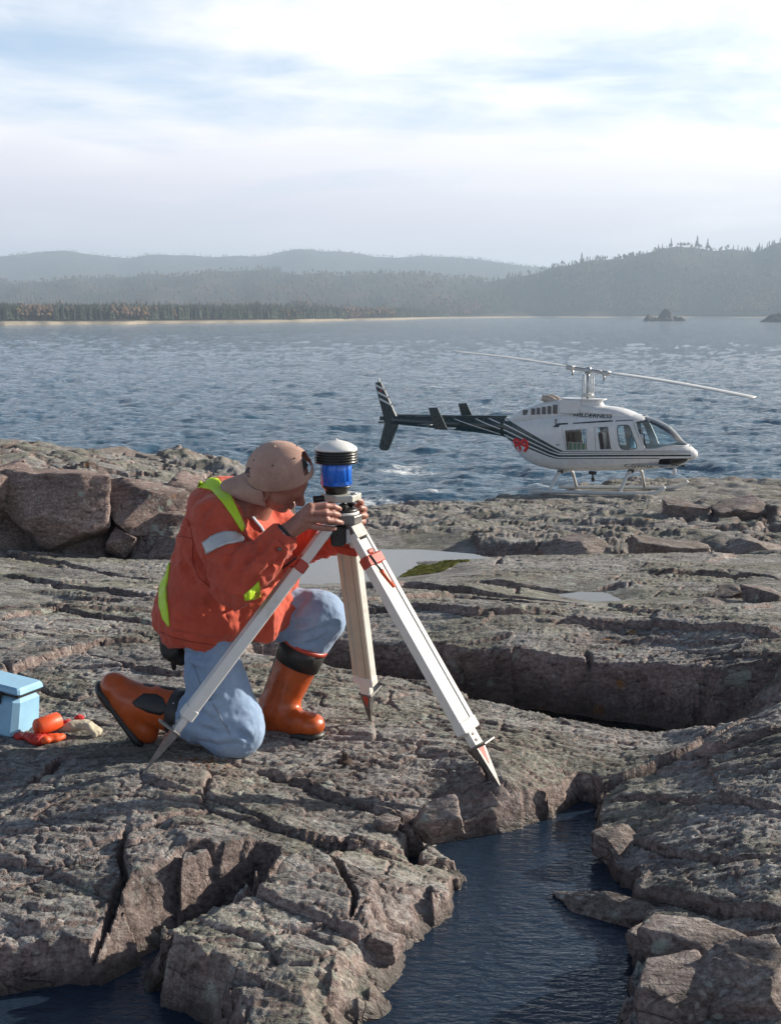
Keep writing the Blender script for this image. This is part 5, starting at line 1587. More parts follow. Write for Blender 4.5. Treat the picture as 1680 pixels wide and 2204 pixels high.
    # cap, worn backwards
    cc = HC + cu * .026 + cf * .006
    nphi, nth = 264, 84
    rf, rr_, ru = .117, .096, .107
    V, F = [], []
    for j in range(nth):
        th = (j / (nth - 1)) ** .9 * R(97)
        for i in range(nphi):
            ph = 2 * math.pi * i / nphi
            seam_ = abs(((ph / (2 * math.pi) * 6) % 1) - .5) * 2                      # 1 at the seams of the six panels
            gr = -.0016 * max(0, (seam_ - .93) / .07) * math.sin(min(th, 1.2))
            flat = 1.0 + .05 * math.cos(2 * ph) * 0
            k = 1 + gr / .1 + .010 * math.sin(3 * ph + 1) * math.sin(th) + .007 * math.sin(7 * ph + 4 * th) * math.sin(th) ** 2
            p_ = cc + (cf * rf * math.cos(ph) + cr_ * rr_ * math.sin(ph)) * math.sin(th) ** .92 * k + cu * ru * (math.cos(th) if th < R(90) else -.16 * (th - R(90)) * 6) * k
            V.append(p_)
    for j in range(nth - 1):
        th = ((j + .5) / (nth - 1)) ** .9 * R(97)
        for i in range(nphi):
            ph = 2 * math.pi * (i + .5) / nphi; ph = ph if ph < math.pi else ph - 2 * math.pi
            # half-moon opening above the strap, at the forehead
            if (ph / .58) ** 2 + ((R(82) - th) / .60) ** 2 < 1 and th < R(82): continue
            i2 = (i + 1) % nphi
            F.append((j * nphi + i, j * nphi + i2, (j + 1) * nphi + i2, (j + 1) * nphi + i))
    cap = body_part('cap', np.array(V), np.array(F), M_CAPC)
    sm = cap.modifiers.new('thick', 'SOLIDIFY'); sm.thickness = .003; sm.offset = 1
    MB().lathe([(.002, -.002), (.008, .0), (.008, .002), (.004, .0055)], Vector(cc + cu * ru - PO), 16, axes(cf, cu)).build('cap_button', M_CAPC, cap)
    for i in range(6):
        ph = math.pi * 2 * (i + .5) / 6; th = R(42)
        pp = cc + (cf * rf * math.cos(ph) + cr_ * rr_ * math.sin(ph)) * math.sin(th) ** .92 * 1.035 + cu * ru * math.cos(th) * 1.035
        MB().lathe([(.001, -.002), (.0030, .0), (.0030, .0015), (.001, .002)], Vector(pp - PO), 10, axes((1, 0, 0), pp - cc)).build('eyelet', M_HAIR, cap)
    # brim over the neck
    V, F = [], []
    nb_, nl = 41, 12
    for l in range(nl):
        for i in range(nb_):
            a_ = (i / (nb_ - 1) - .5) * 2
            ph = math.pi + a_ * 1.08
            edge = cc + (cf * rf * math.cos(ph) + cr_ * rr_ * math.sin(ph)) * 1.0 + cu * (-.020)
            ext = .108 * (1 - abs(a_) ** 2.6)
            V.append(edge - cf * ext * l / (nl - 1) - cu * (.030 * l / (nl - 1) + .040 * a_ * a_ * l / (nl - 1)))
    for l in range(nl - 1):
        for i in range(nb_ - 1): F.append((l * nb_ + i, l * nb_ + i + 1, (l + 1) * nb_ + i + 1, (l + 1) * nb_ + i))
    br = body_part('brim', np.array(V), np.array(F), M_CAPC, cap)
    sm = br.modifiers.new('thick', 'SOLIDIFY'); sm.thickness = .005
    # embroidered emblem on the front panel
    em = MB()
    def on_cap(ph, th): return Vector(cc + (cf * rf * math.cos(ph) + cr_ * rr_ * math.sin(ph)) * math.sin(th) ** .92 * 1.045 + cu * ru * math.cos(th) * 1.045 - PO)
    for k, ptsq in enumerate([[(2.55, 58), (2.62, 62), (2.60, 67), (2.52, 70)], [(2.66, 60), (2.74, 64), (2.66, 70), (2.74, 75)], [(2.50, 74), (2.58, 77), (2.66, 76)], [(2.78, 70), (2.84, 74), (2.80, 79)]]):
        em.tube([on_cap(a_, R(b_)) for a_, b_ in ptsq], .0020, 6)
    em.build('emblem', simple('emblem_thread', (.10, .10, .15), .7), cap)
build_rest()

# ================================================================== helicopter
def h_loc(px, py, l=0.0):
    """point of the photograph on the machine's lengthwise plane, l metres to its left: (forward, height)"""
    d = ray(px, py); c = np.array([0, 0, CAMZ])
    t = (l + (H_O - c) @ H_LF) / (d @ H_LF)
    p = c + t * d - H_O
    return float(p @ H_FW), float(p[2])

# stations: forward, top, bottom, half width, squareness
BODY_ST = [(-2.5, 2.04, 1.53, .245, 2.1), (-2.3, 2.06, 1.38, .27, 2.2), (-2.1, 2.09, 1.16, .31, 2.3), (-1.9, 2.11, .94, .36, 2.4), (-1.55, 2.16, .75, .44, 2.5), (-1.1, 2.21, .655, .54, 2.7), (-.7, 2.25, .63, .62, 3.0), (-.3, 2.28, .64, .66, 3.2), (0, 2.29, .66, .67, 3.3), (.6, 2.31, .70, .67, 3.3),
           (1.1, 2.31, .745, .665, 3.2), (1.5, 2.28, .775, .655, 3.0), (1.8, 2.20, .80, .64, 2.8), (2.1, 2.10, .84, .60, 2.5), (2.35, 1.97, .89, .55, 2.3), (2.55, 1.79, .94, .49, 2.2), (2.7, 1.62, .99, .42, 2.2), (2.9, 1.50, 1.07, .32, 2.1), (3.02, 1.42, 1.13, .22, 2.1), (3.10, 1.36, 1.18, .12, 2.0), (3.14, 1.30, 1.24, .03, 2.0)]
_bs = np.array(BODY_ST)
def cubic(xs, ys, x):
    """smooth (Catmull-Rom, non-uniform) interpolation"""
    x = np.asarray(x, float); xs = np.asarray(xs); ys = np.asarray(ys)
    m = np.gradient(ys, xs)
    i = np.clip(np.searchsorted(xs, x) - 1, 0, len(xs) - 2)
    h = xs[i + 1] - xs[i]; t = np.clip((x - xs[i]) / h, 0, 1)
    return (2 * t ** 3 - 3 * t ** 2 + 1) * ys[i] + (t ** 3 - 2 * t ** 2 + t) * h * m[i] + (-2 * t ** 3 + 3 * t ** 2) * ys[i + 1] + (t ** 3 - t ** 2) * h * m[i + 1]
def st(s): return tuple(cubic(_bs[:, 0], _bs[:, k], s) for k in (1, 2, 3, 4))
def y_surf(s, h):
    top, bot, hw, n = st(s)
    u = np.clip(np.abs((h - (top + bot) / 2) / ((top - bot) / 2)), 0, .999)
    return hw * (1 - u ** n) ** (1 / n)
def side(px, py, l0=-.6):
    l = l0
    for _ in range(6):
        s, h = h_loc(px, py, l); l = -float(y_surf(min(max(s, -2.45), 3.1), h))
    return s, h
def CA(x, y): return (1085 + .1458 * x, 840 + .1458 * y)
def CB(x, y): return (1295 + .1333 * x, 868 + .1333 * y)
def CT(x, y): return (784 + .15 * x, 798 + .15 * y)

M_HWHITE = simple('white_aircraft_paint', (.74, .74, .73), .30, var=.035, scale=6, coat=.35, dirt=(.48, .45, .40, .30))
M_HDARK = simple('dark_green_paint', (.012, .030, .029), .30, var=.2, scale=8, coat=.35, dirt=(.05, .05, .045, .4))
M_HGREY = simple('grey_stripe', (.16, .165, .17), .35, var=.1, scale=8)
M_HRED = simple('red_numerals', (.72, .015, .02), .4, var=.05)
M_SKID = simple('skid_enamel', (.66, .65, .62), .4, var=.08, scale=12, dirt=(.35, .31, .26, .4))
M_BLADE = simple('blade_paint', (.62, .62, .60), .35, var=.06, scale=4, dirt=(.3, .29, .27, .4))
M_SEAT = simple('seat_cloth', (.045, .050, .075), .85, var=.25, scale=20)
M_SEATB = simple('blue_seat_cloth', (.16, .33, .48), .85, var=.15, scale=20)
M_GREEN = simple('green_crate', (.13, .50, .30), .6, var=.25, scale=9, dirt=(.6, .66, .6, .7))
M_CABIN = simple('cabin_lining', (.30, .30, .31), .8, var=.1)
M_LOUVRE = simple('louvre_dark', (.14, .13, .13), .6, var=.2)
M_EXH = simple('burnt_steel', (.50, .42, .35), .45, metal=.3, var=.25, scale=14)
M_PANEL = simple('flight_helmet', (.55, .55, .56), .3)
def glass_mat(name, tint, refl=1.0):
    m = bpy.data.materials.new(name); m.use_nodes = True; nt = m.node_tree; nt.nodes.clear()
    out = N(nt, 'ShaderNodeOutputMaterial')
    fr = N(nt, 'ShaderNodeFresnel', {'IOR': 1.5}).outputs[0]
    tr = N(nt, 'ShaderNodeBsdfTransparent', {'Color': (*tint, 1)}); gl = N(nt, 'ShaderNodeBsdfGlossy', {'Color': (.95, .97, 1, 1), 'Roughness': .03})
    mx = N(nt, 'ShaderNodeMixShader', {0: mth(nt, 'MULTIPLY', fr, refl), 1: tr.outputs[0], 2: gl.outputs[0]})
    nt.links.new(mx.outputs[0], out.inputs['Surface'])
    return m
M_GLASS = glass_mat('perspex', (.80, .88, .90), 1.3)
M_GLASSD = glass_mat('dark_perspex', (.10, .10, .11), 1.0)

HELI = empty('helicopter', tuple(H_O))
HELI.rotation_euler = (0, 0, -H_PSI)
tag(HELI, 'white and dark green helicopter numbered 89 standing on the far rock', 'helicopter')

def inpoly(x, y, poly):
    ins = np.zeros(np.shape(x), bool)
    for (ax, ay), (bx, by) in zip(poly, poly[1:] + poly[:1]):
        ins ^= ((ay > y) != (by > y)) & (x < (bx - ax) * (y - ay) / (by - ay + 1e-12) + ax)
    return ins

def round_poly(poly, r=.25, n=5):
    out = []
    m = len(poly)
    for i in range(m):
        p0, p1, p2 = (np.array(poly[(i + k) % m]) for k in (-1, 0, 1))
        a = p1 + (p0 - p1) * r; b = p1 + (p2 - p1) * r
        for t in np.linspace(0, 1, n): out.append(tuple((1 - t) ** 2 * a + 2 * t * (1 - t) * p1 + t * t * b))
    return out

def build_fuselage():
    ns, nphi = 330, 200
    S = np.linspace(-2.5, 3.14, ns); ph = np.linspace(0, 2 * np.pi, nphi, endpoint=False)
    top, bot, hw, n = st(S)
    c, s_ = np.cos(ph), np.sin(ph)
    e = (2 / n)[:, None]
    Yv = hw[:, None] * np.sign(c) * np.abs(c) ** e; Zv = ((top + bot) / 2)[:, None] + ((top - bot) / 2)[:, None] * np.sign(s_) * np.abs(s_) ** e
    V = np.stack([np.repeat(S[:, None], nphi, 1), Yv, Zv], -1)
    idx = np.arange(ns * nphi).reshape(ns, nphi)
    F = np.stack([idx[:-1], np.roll(idx, -1, 1)[:-1], np.roll(idx, -1, 1)[1:], idx[1:]], -1).reshape(-1, 4)
    Vf = V.reshape(-1, 3); C = Vf[F].mean(1)
    WIN = {
        'rear_window': [side(*CA(*q)) for q in ((885, 590), (1215, 565), (1222, 880), (915, 886))],
        'middle_window': [side(*CA(*q)) for q in ((1362, 540), (1532, 535), (1580, 872), (1408, 880))],
        'door_window': round_poly([side(*CB(*q)) for q in ((238, 358), (440, 352), (575, 735), (290, 745))], .22),
        'windshield': [side(*CB(*q)) for q in ((530, 300), (570, 285), (640, 275))] + [(1.72, 2.6), (2.6, 2.3), (3.0, 1.7), (2.93, 1.525), (2.80, 1.50)] + [side(*CB(*q)) for q in ((1050, 692), (880, 742), (690, 745))],
        'chin_window': round_poly([side(*CB(*q), l0=-.5) for q in ((925, 885), (1385, 878), (1390, 915), (1300, 985), (1180, 1030), (940, 1042), (895, 985))], .25),
    }
    take = np.zeros(len(F), int)
    for k, (nm, poly) in enumerate(WIN.items()):
        m = inpoly(C[:, 0], C[:, 2], poly)
        if nm == 'windshield': m &= (np.abs(C[:, 1]) > .035)
        elif nm == 'chin_window': m &= (np.abs(C[:, 1]) > .12)
        else: m &= np.abs(C[:, 1]) > .3
        take[m] = k + 1
    fus = mesh_np('fuselage', Vf, F[take == 0], M_HWHITE, HELI)
    sm = fus.modifiers.new('thick', 'SOLIDIFY'); sm.thickness = .02; sm.offset = -1
    for k, nm in enumerate(WIN):
        for sg, q in ((-1, C[:, 1] < 0), (1, C[:, 1] > 0)):
            f = F[(take == k + 1) & q]
            used, inv = np.unique(f, return_inverse=True)
            mesh_np(nm, Vf[used] * np.array([1, .996, 1]), inv.reshape(f.shape), M_GLASSD if nm == 'chin_window' else M_GLASS, fus)
            # frame round the opening
            poly = WIN[nm]
            if nm == 'windshield': continue
            pts = []
            pp = poly + poly[:1]
            for a, b in zip(pp, pp[1:]):
                for t in np.linspace(0, 1, 6, endpoint=False):
                    s, h = a[0] + (b[0] - a[0]) * t, a[1] + (b[1] - a[1]) * t
                    pts.append((s, sg * (float(y_surf(s, h)) + .003), h))
            pts.append(pts[0])
            MB().tube(pts, .013 if nm != 'door_window' else .016, 6, caps=False).build('window_frame', M_HGREY if nm == 'door_window' else M_HWHITE, fus)
    # door outline
    for sg in (-1, 1):
        for (a, b) in ((side(*CB(500, 300)), side(*CB(690, 760))), (side(*CA(1330, 530)), side(*CA(1345, 890))), (side(*CA(850, 560)), side(*CA(905, 890)))):
            pts = [(a[0] + (b[0] - a[0]) * t, sg * (float(y_surf(a[0] + (b[0] - a[0]) * t, a[1] + (b[1] - a[1]) * t)) + .001), a[1] + (b[1] - a[1]) * t) for t in np.linspace(0, 1, 14)]
            MB().tube(pts, .006, 5).build('door_seam', M_HGREY, fus)
        MB().box((side(*CA(790, 805))[0], sg * (float(y_surf(*side(*CA(790, 805)))) + .012), side(*CA(790, 805))[1]), (.10, .02, .03), bev=.006).build('door_handle', M_HGREY, fus)
    ws = WIN['windshield']
    low = [ws[-1], ws[-2], ws[-3], ws[-4], (2.88, 1.51), (2.95, 1.485)]; pil = [ws[-1], (ws[-1][0] * .5 + ws[0][0] * .5, ws[-1][1] * .5 + ws[0][1] * .5), ws[0], ws[1], ws[2], (1.74, 2.19)]
    for sg in (-1, 1):
        for pts_, r_ in ((low, .022), (pil, .024)):
            pts = []
            for a, b in zip(pts_, pts_[1:]):
                for t in np.linspace(0, 1, 8, endpoint=False):
                    s, h = a[0] + (b[0] - a[0]) * t, a[1] + (b[1] - a[1]) * t
                    pts.append((s, sg * float(y_surf(s, h)), h))
            MB().tube(pts, r_, 8).build('windshield_frame', M_HWHITE, fus)
        pts = [(s, sg * .036, float(st(s)[0]) * .5 + float(st(s)[1]) * .5 + (float(st(s)[0]) - float(st(s)[1])) / 2 * (1 - (.036 / float(st(s)[2])) ** float(st(s)[3])) ** (1 / float(st(s)[3]))) for s in np.linspace(1.72, 2.95, 30)]
        MB().tube(pts, .012, 6).build('centre_post', M_HWHITE, fus)
    return fus
FUS = build_fuselage()

def decal(edge0, edge1, mat, name='stripe', parent=None, n=40, off=.006, both=True, surf=None, nv=3):
    """painted band between two lines given in (forward, height)"""
    surf = surf or y_surf
    def rs(e):
        e = np.array(e, float); L = np.concatenate([[0], np.cumsum(np.hypot(*(e[1:] - e[:-1]).T))]); t = np.linspace(0, L[-1], n)
        return np.stack([np.interp(t, L, e[:, 0]), np.interp(t, L, e[:, 1])], 1)
    A, B = rs(edge0), rs(edge1)
    for sg in ((-1, 1) if both else (-1,)):
        V = []
        for i in range(n):
            for k in range(nv):
                q = A[i] + (B[i] - A[i]) * k / (nv - 1)
                V.append((q[0], sg * (float(surf(q[0], q[1])) + off), q[1]))
        F = [(i * nv + k, i * nv + k + 1, (i + 1) * nv + k + 1, (i + 1) * nv + k) for i in range(n - 1) for k in range(nv - 1)]
        mesh_np(name, np.array(V), np.array(F), mat, parent or FUS)

def build_paint():
    # dark bands sweeping down from the boom to run along the cabin
    bands = [
        (((1074, 897), (1193, 962), (1212, 971.0)), ((1074, 909.5), (1190, 966), (1206, 972.4)), (971.0, 972.2), M_HDARK),
        (((1074, 912.5), (1188, 967.5), (1206, 975.2)), ((1074, 922.0), (1185, 971.5), (1203, 976.4)), (975.0, 976.2), M_HDARK),
        (((1074, 925.0), (1184, 973.5), (1203, 979.6)), ((1074, 932.5), (1181, 977.5), (1200, 983.2)), (979.4, 983.0), M_HDARK),
        (((1078, 936.5), (1180, 980.0), (1200, 986.4)), ((1081, 940.5), (1179, 982.6), (1198, 987.8)), (986.6, 988.0), M_HDARK)]
    for e0, e1, (y0, y1), m in bands:
        a = [side(*q) for q in e0]; b = [side(*q) for q in e1]
        a[0] = (max(a[0][0], -2.44), a[0][1]); b[0] = (max(b[0][0], -2.44), b[0][1])
        decal(a, b, m)
        xs = (1206, 1290, 1380, 1440, 1470, 1486)
        dy = lambda x: (x - 1206) / 280 * -1.0
        decal([a[-1]] + [side(x, y0 + dy(x)) for x in xs[1:]], [b[-1]] + [side(x, y1 + dy(x)) for x in xs[1:]], m)
    # bars over the windows
    decal([side(*CA(*q)) for q in ((715, 545), (765, 488), (935, 480))], [side(*CA(*q)) for q in ((800, 545), (815, 512), (938, 502))], M_HDARK)
    decal([side(*CA(*q)) for q in ((1010, 480), (1300, 458), (1600, 440))], [side(*CA(*q)) for q in ((1015, 496), (1300, 480), (1590, 462))], M_HDARK)
    decal([side(*CB(*q)) for q in ((220, 275), (360, 268), (500, 262))], [side(*CB(*q)) for q in ((215, 295), (360, 286), (500, 280))], M_HGREY)
build_paint()

def text_side(body, px, py, height, mat, name, l0=-.6, slant=0.0, width=1.0, surf=None, bold=0.0, parent=None, rot=0.0):
    cu = bpy.data.curves.new(name, 'FONT'); cu.body = body; cu.align_x = 'CENTER'; cu.align_y = 'CENTER'; cu.shear = slant; cu.offset = bold; cu.resolution_u = 4
    ob = bpy.data.objects.new(name, cu); COL.objects.link(ob)
    dg = bpy.context.evaluated_depsgraph_get(); me = bpy.data.meshes.new_from_object(ob.evaluated_get(dg))
    COL.objects.unlink(ob); bpy.data.objects.remove(ob)
    surf = surf or y_surf
    s0, h0 = (side(px, py, l0) if surf is y_surf else h_loc(px, py, l0))
    hgt = max(v.co.y for v in me.vertices) - min(v.co.y for v in me.vertices); k = height / hgt
    for v in me.vertices:
        x, y = v.co.x * k * width, v.co.y * k
        s, h = s0 + x * math.cos(rot) - y * math.sin(rot), h0 + y * math.cos(rot) + x * math.sin(rot)
        v.co = (s, -(float(surf(s, h)) + .016), h)
    me.materials.clear(); me.materials.append(mat)
    o = bpy.data.objects.new(name, me); COL.objects.link(o); o.parent = parent or FUS
    return o
text_side('89', 1122, 960, .40, M_HRED, 'numerals', bold=.03, width=1.05, slant=-.12)
text_side('C-GWHA', 1373, 1004.0, .085, M_HDARK, 'registration', width=1.55, bold=.01)

def loft(rings):
    V, F = [], []
    n = len(rings[0])
    for r in rings: V += r
    for i in range(len(rings) - 1):
        for k in range(n): F.append((i * n + k, i * n + (k + 1) % n, (i + 1) * n + (k + 1) % n, (i + 1) * n + k))
    F.append(tuple(range(n - 1, -1, -1))); F.append(tuple((len(rings) - 1) * n + k for k in range(n)))
    return V, F
def sring(s, top, bot, hw, n, k=40):
    out = []
    for q in range(k):
        a = 2 * math.pi * q / k; c, z = math.cos(a), math.sin(a)
        out.append((s, hw * math.copysign(abs(c) ** (2 / n), c), (top + bot) / 2 + (top - bot) / 2 * math.copysign(abs(z) ** (2 / n), z)))
    return out

COWL = [(-2.28, 2.06, 1.86, .20, 2.2), (-2.0, 2.26, 1.86, .27, 2.6), (-1.6, 2.42, 1.90, .33, 3.0), (-1.15, 2.57, 2.0, .36, 3.4), (-.5, 2.60, 2.05, .37, 3.6), (-.2, 2.585, 2.1, .38, 3.4), (.3, 2.50, 2.1, .42, 3.0), (.8, 2.46, 2.1, .45, 2.8), (1.05, 2.42, 2.1, .44, 2.6), (1.3, 2.34, 2.1, .42, 2.4), (1.55, 2.23, 2.05, .36, 2.2), (1.7, 2.16, 2.05, .28, 2.2)]
_cs = np.array(COWL)
def cowl_surf(s, h):
    top, bot, hw, n = (cubic(_cs[:, 0], _cs[:, k], s) for k in (1, 2, 3, 4))
    u = np.clip(np.abs((h - (top + bot) / 2) / ((top - bot) / 2)), 0, .97)
    return hw * (1 - u ** n) ** (1 / n)
def build_top():
    ss = np.linspace(-2.28, 1.7, 60)
    V, F = loft([sring(s, *(float(cubic(_cs[:, 0], _cs[:, k], s)) for k in (1, 2, 3, 4)), k=56) for s in ss])
    cw = MB().add(V, F, True).build('engine_cowling', M_HWHITE, HELI)
    # pylon fairing with flat top plate
    py_ = MB()
    V, F = loft([sring_h(z, a, b) for z, a, b in ((2.42, .72, .34), (2.50, .60, .31), (2.58, .55, .30), (2.625, .60, .31), (2.64, .66, .33), (2.665, .67, .335), (2.668, .60, .30))])
    py_.add([(x - .12, y, z) for x, y, z in V], F, True); py_.build('pylon_fairing', M_HWHITE, cw)
    bx = MB(); a = h_loc(*CA(805, 340), -.42); b = h_loc(*CA(1105, 150), -.42)
    for sg in (-1, 1): bx.box(((a[0] + b[0]) / 2, sg * .37, (a[1] + b[1]) / 2), (b[0] - a[0], .16, b[1] - a[1]), bev=.025)
    bx.build('air_filter_box', M_HWHITE, cw)
    for q in ((260, 290, 337, 366), (388, 268, 450, 362), (470, 258, 527, 357), (550, 245, 612, 353), (632, 233, 692, 349), (713, 214, 782, 346)):
        a = h_loc(*CA(q[0], q[3]), -.36); b = h_loc(*CA(q[2], q[1]), -.36)
        for sg in (-1, 1):
            sc_, hc = (a[0] + b[0]) / 2, (a[1] + b[1]) / 2
            mb = MB(); yy = float(cowl_surf(sc_, hc))
            mb.box((sc_, sg * (yy + .004), hc), (b[0] - a[0], .022, b[1] - a[1]), bev=.006); mb.build('louvre', M_LOUVRE, cw)
    ex = MB()
    for sg in (-1, 1):
        ex.tube([(-.88, sg * .15, 2.52), (-1.0, sg * .16, 2.605), (-1.10, sg * .17, 2.635), (-1.26, sg * .18, 2.645)], [.10, .10, .10, .095], 16, caps=False)
    ex.build('exhaust', M_EXH, cw)
    # mast, control rods and hub
    ms = MB(); ms.tube([(0, 0, 2.55), (0, 0, 3.42)], .045, 14); ms.build('mast', M_ALU, HELI)
    rd = MB()
    for x, y in ((.14, .10), (.14, -.10), (-.14, .10), (-.13, -.10)): rd.tube([(x, y, 2.6), (x * .9, y * .9, 3.34)], .016, 8)
    rd.lathe([(.10, 2.72), (.17, 2.75), (.17, 2.79), (.10, 2.82)], n=20)
    rd.build('control_rod', M_SKID, HELI)
    # rotor: blades from hub to the two tips seen in the photograph
    hub = Vector((0, 0, 3.45)); al = R(41.8)
    def to_local(w):
        w = np.asarray(w) - H_O
        return Vector((w @ H_FW, w @ H_LF, w[2]))
    tips = []
    for (px, py), q in (((1622, 856), 1), ((978, 757), -1)):
        Y = (H_O[1]) - q * 5.64 * math.sin(al)
        tips.append(to_local(atY(px, py, Y)))
    rot = empty('rotor_dummy'); bpy.data.objects.remove(rot)
    hb = MB(); dv = (tips[0] - tips[1]).normalized()
    M = axes((0, 0, 1), dv)
    hb.box(hub, (.10, .16, .95), M, bev=.03); hb.lathe([(.05, -.10), (.09, -.08), (.09, .06), (.04, .09)], hub, 16)
    for q in (-1, 1):
        hb.box(hub + dv * q * .62, (.13, .20, .24), M, bev=.03); hb.tube([hub + dv * q * .55 + Vector((0, 0, -.05)), hub + dv * q * .55 + Vector((0, 0, -.22))], .03, 8)
    hb.build('rotor_hub', M_ALU, HELI)
    for k, tip in enumerate(tips):
        rings = []
        d = (tip - hub); L = d.length
        for t in np.linspace(.70 / L, 1, 24):
            droop = .05 * math.sin(math.pi * t)
            c = hub + d * t + Vector((0, 0, droop))
            fwd = Vector((d.y, -d.x, 0)).normalized(); ch = .145 * min(1, .45 + (t - .7 / L) * 9)
            tilt = R(-9) if k == 0 else R(3)
            fv = fwd * math.cos(tilt) + Vector((0, 0, 1)) * math.sin(tilt); uv = d.normalized().cross(fv)
            uv = uv if uv.z > 0 else -uv
            rings.append([tuple(c + fv * (ch * x) + uv * (.030 * z)) for x, z in ((1, 0), (.8, .45), (.4, .62), (0, .55), (-.5, .3), (-1, .0), (-.5, -.2), (0, -.35), (.4, -.42), (.8, -.35))])
        V, F = loft(rings)
        MB().add(V, F, True).build('rotor_blade', M_BLADE, HELI)
def sring_h(z, a, b, k=40):
    return [(a * math.copysign(abs(math.cos(t)) ** .8, math.cos(t)), b * math.copysign(abs(math.sin(t)) ** .8, math.sin(t)), z) for t in np.linspace(0, 2 * math.pi, k, endpoint=False)]
build_top()
text_side('WILDERNESS', 1274, 894.6, .105, M_HDARK, 'lettering', l0=-.44, width=1.35, surf=lambda s, h: max(float(cowl_surf(s, h)), float(y_surf(s, h))), bold=.012)

def build_tail():
    b0 = -2.22
    prof = [(b0 - .2, 2.06, 1.47, .26), (-2.7, 2.02, 1.51, .235), (-3.4, 1.985, 1.56, .20), (-4.4, 1.96, 1.61, .165), (-5.4, 1.945, 1.655, .13), (-6.15, 1.93, 1.69, .10)]
    pp = np.array(prof)
    ss = np.linspace(b0 - .2, -6.15, 40)
    V, F = loft([sring(s, *(float(np.interp(-s, -pp[:, 0], pp[:, k])) for k in (1, 2, 3)), 2.1, 32) for s in ss])
    boom = MB().add(V, F, True).build('tail_boom', M_HDARK, HELI)
    def bsurf(s, h):
        top, bot, hw = (np.interp(-s, -pp[:, 0], pp[:, k]) for k in (1, 2, 3))
        u = min(abs((h - (top + bot) / 2) / ((top - bot) / 2)), .985)
        return hw * (1 - u ** 2.1) ** (1 / 2.1)
    def bs(px, py):
        l = -.2
        for _ in range(5):
            s, h = h_loc(px, py, l); l = -bsurf(s, h)
        return s, h
    for q0, q1 in (((977, 900.5), (1076, 934.4)), ((1022, 900), (1076, 923.6)), ((1050, 899), (1076, 911.0))):
        w = 1.1
        decal([bs(q0[0], q0[1] - w), bs(q1[0], q1[1] - w)], [bs(q0[0], q0[1] + w), bs(q1[0], q1[1] + w)], M_HWHITE, parent=boom, surf=bsurf, n=24)
    # small placards on the boom
    a, b = bs(*CT(775, 765)), bs(*CT(935, 805))
    decal([(a[0], a[1]), (b[0], a[1])], [(a[0], b[1]), (b[0], b[1])], simple('placard', (.42, .30, .29), .5), name='placard', parent=boom, surf=bsurf, n=4)
    # drive shaft cover along the top
    MB().tube([(-2.4, 0, 2.03), (-4, 0, 1.985), (-6.0, 0, 1.95)], [.07, .06, .05], 10).build('shaft_cover', M_HDARK, boom)
    def plate(pts, l, th, name, mat, parent):
        pl = [h_loc(*q, l) for q in pts]
        mb = MB(); n = len(pl); c = np.mean(pl, 0)
        V = []
        for sg in (-1, 1):
            V += [(x, l + sg * th / 2, z) for x, z in pl]
        F = [tuple(range(n)), tuple(range(2 * n - 1, n - 1, -1))] + [(i, n + i, n + (i + 1) % n, (i + 1) % n) for i in range(n)]
        return mb.add(V, F).build(name, mat, parent, bevel=.012)
    fin = plate([(808, 826), (812, 822.5), (820, 822.7), (837, 860), (853, 896), (857, 908), (855, 920), (845, 945), (836, 968), (831, 970), (820, 968), (816, 962), (822, 938), (828, 912), (825, 893), (816, 858)], 0.0, .09, 'vertical_fin', M_HDARK, HELI)
    for q in (((808, 828.6), (827, 838.8)), ((812.5, 844.2), (835, 856)), ((816.5, 858), (842, 872))):
        a, b = h_loc(*q[0], -.05), h_loc(*q[1], -.05)
        for sg in (-1, 1):
            mb = MB(); w = .030
            mb.add([(a[0], sg * .049, a[1] - w), (b[0], sg * .049, b[1] - w), (b[0], sg * .049, b[1] + w), (a[0], sg * .049, a[1] + w)], [(0, 1, 2, 3)]); mb.build('stripe', M_HWHITE, fin)
    a = h_loc(*CT(205, 150)); MB().lathe([(.03, -.05), (.035, 0), (.03, .06), (.012, .09)], (a[0], 0, a[1]), 12).build('beacon', M_SKID, fin)
    a = h_loc(*CT(235, 285), -.05); MB().box((a[0], -.05, a[1]), (.05, .006, .05)).build('emblem', M_HRED, fin)
    # stabiliser with end plates
    sm = MB()
    V, F = loft([[(-4.50 - .02 * abs(y), y, 1.78), (-4.62, y, 1.80), (-4.85, y, 1.795), (-4.95, y, 1.78), (-4.85, y, 1.77), (-4.62, y, 1.755)] for y in np.linspace(-.99, .99, 5)])
    sm.add(V, F, True); sm.build('stabiliser', M_HDARK, HELI)
    plate([CT(918, 532), CT(1046, 526), CT(1196, 850), CT(1010, 842), CT(965, 700)], -.99, .035, 'end_plate', M_HDARK, HELI)
    near = [h_loc(*q, -.99) for q in (CT(918, 532), CT(1046, 526), CT(1196, 850), CT(1010, 842), CT(965, 700))]
    V = [(x, .99 + sg * .0175, z) for sg in (-1, 1) for x, z in near]; n = len(near)
    MB().add(V, [tuple(range(n)), tuple(range(2 * n - 1, n - 1, -1))] + [(i, n + i, n + (i + 1) % n, (i + 1) % n) for i in range(n)]).build('end_plate', M_HDARK, HELI, bevel=.012)
    a = h_loc(*CT(1195, 825), -.99); b = h_loc(*CT(1330, 825), -.99)
    MB().tube([(a[0], -.99, a[1]), (a[0] + .18, -.99, a[1]), (b[0] - .05, -.99, b[1])], [.03, .028, .006], 10).build('position_light', M_HWHITE, HELI)
    # tail rotor on the far side
    tr = MB(); tr.tube([(-6.02, .05, 1.80), (-6.02, .40, 1.80)], .05, 12); tr.lathe([(.04, -.05), (.11, -.03), (.11, .03), (.04, .05)], (-6.02, .38, 1.80), 16, axes((1, 0, 0), (0, 1, 0)))
    tr.build('tail_gearbox', M_HDARK, HELI)
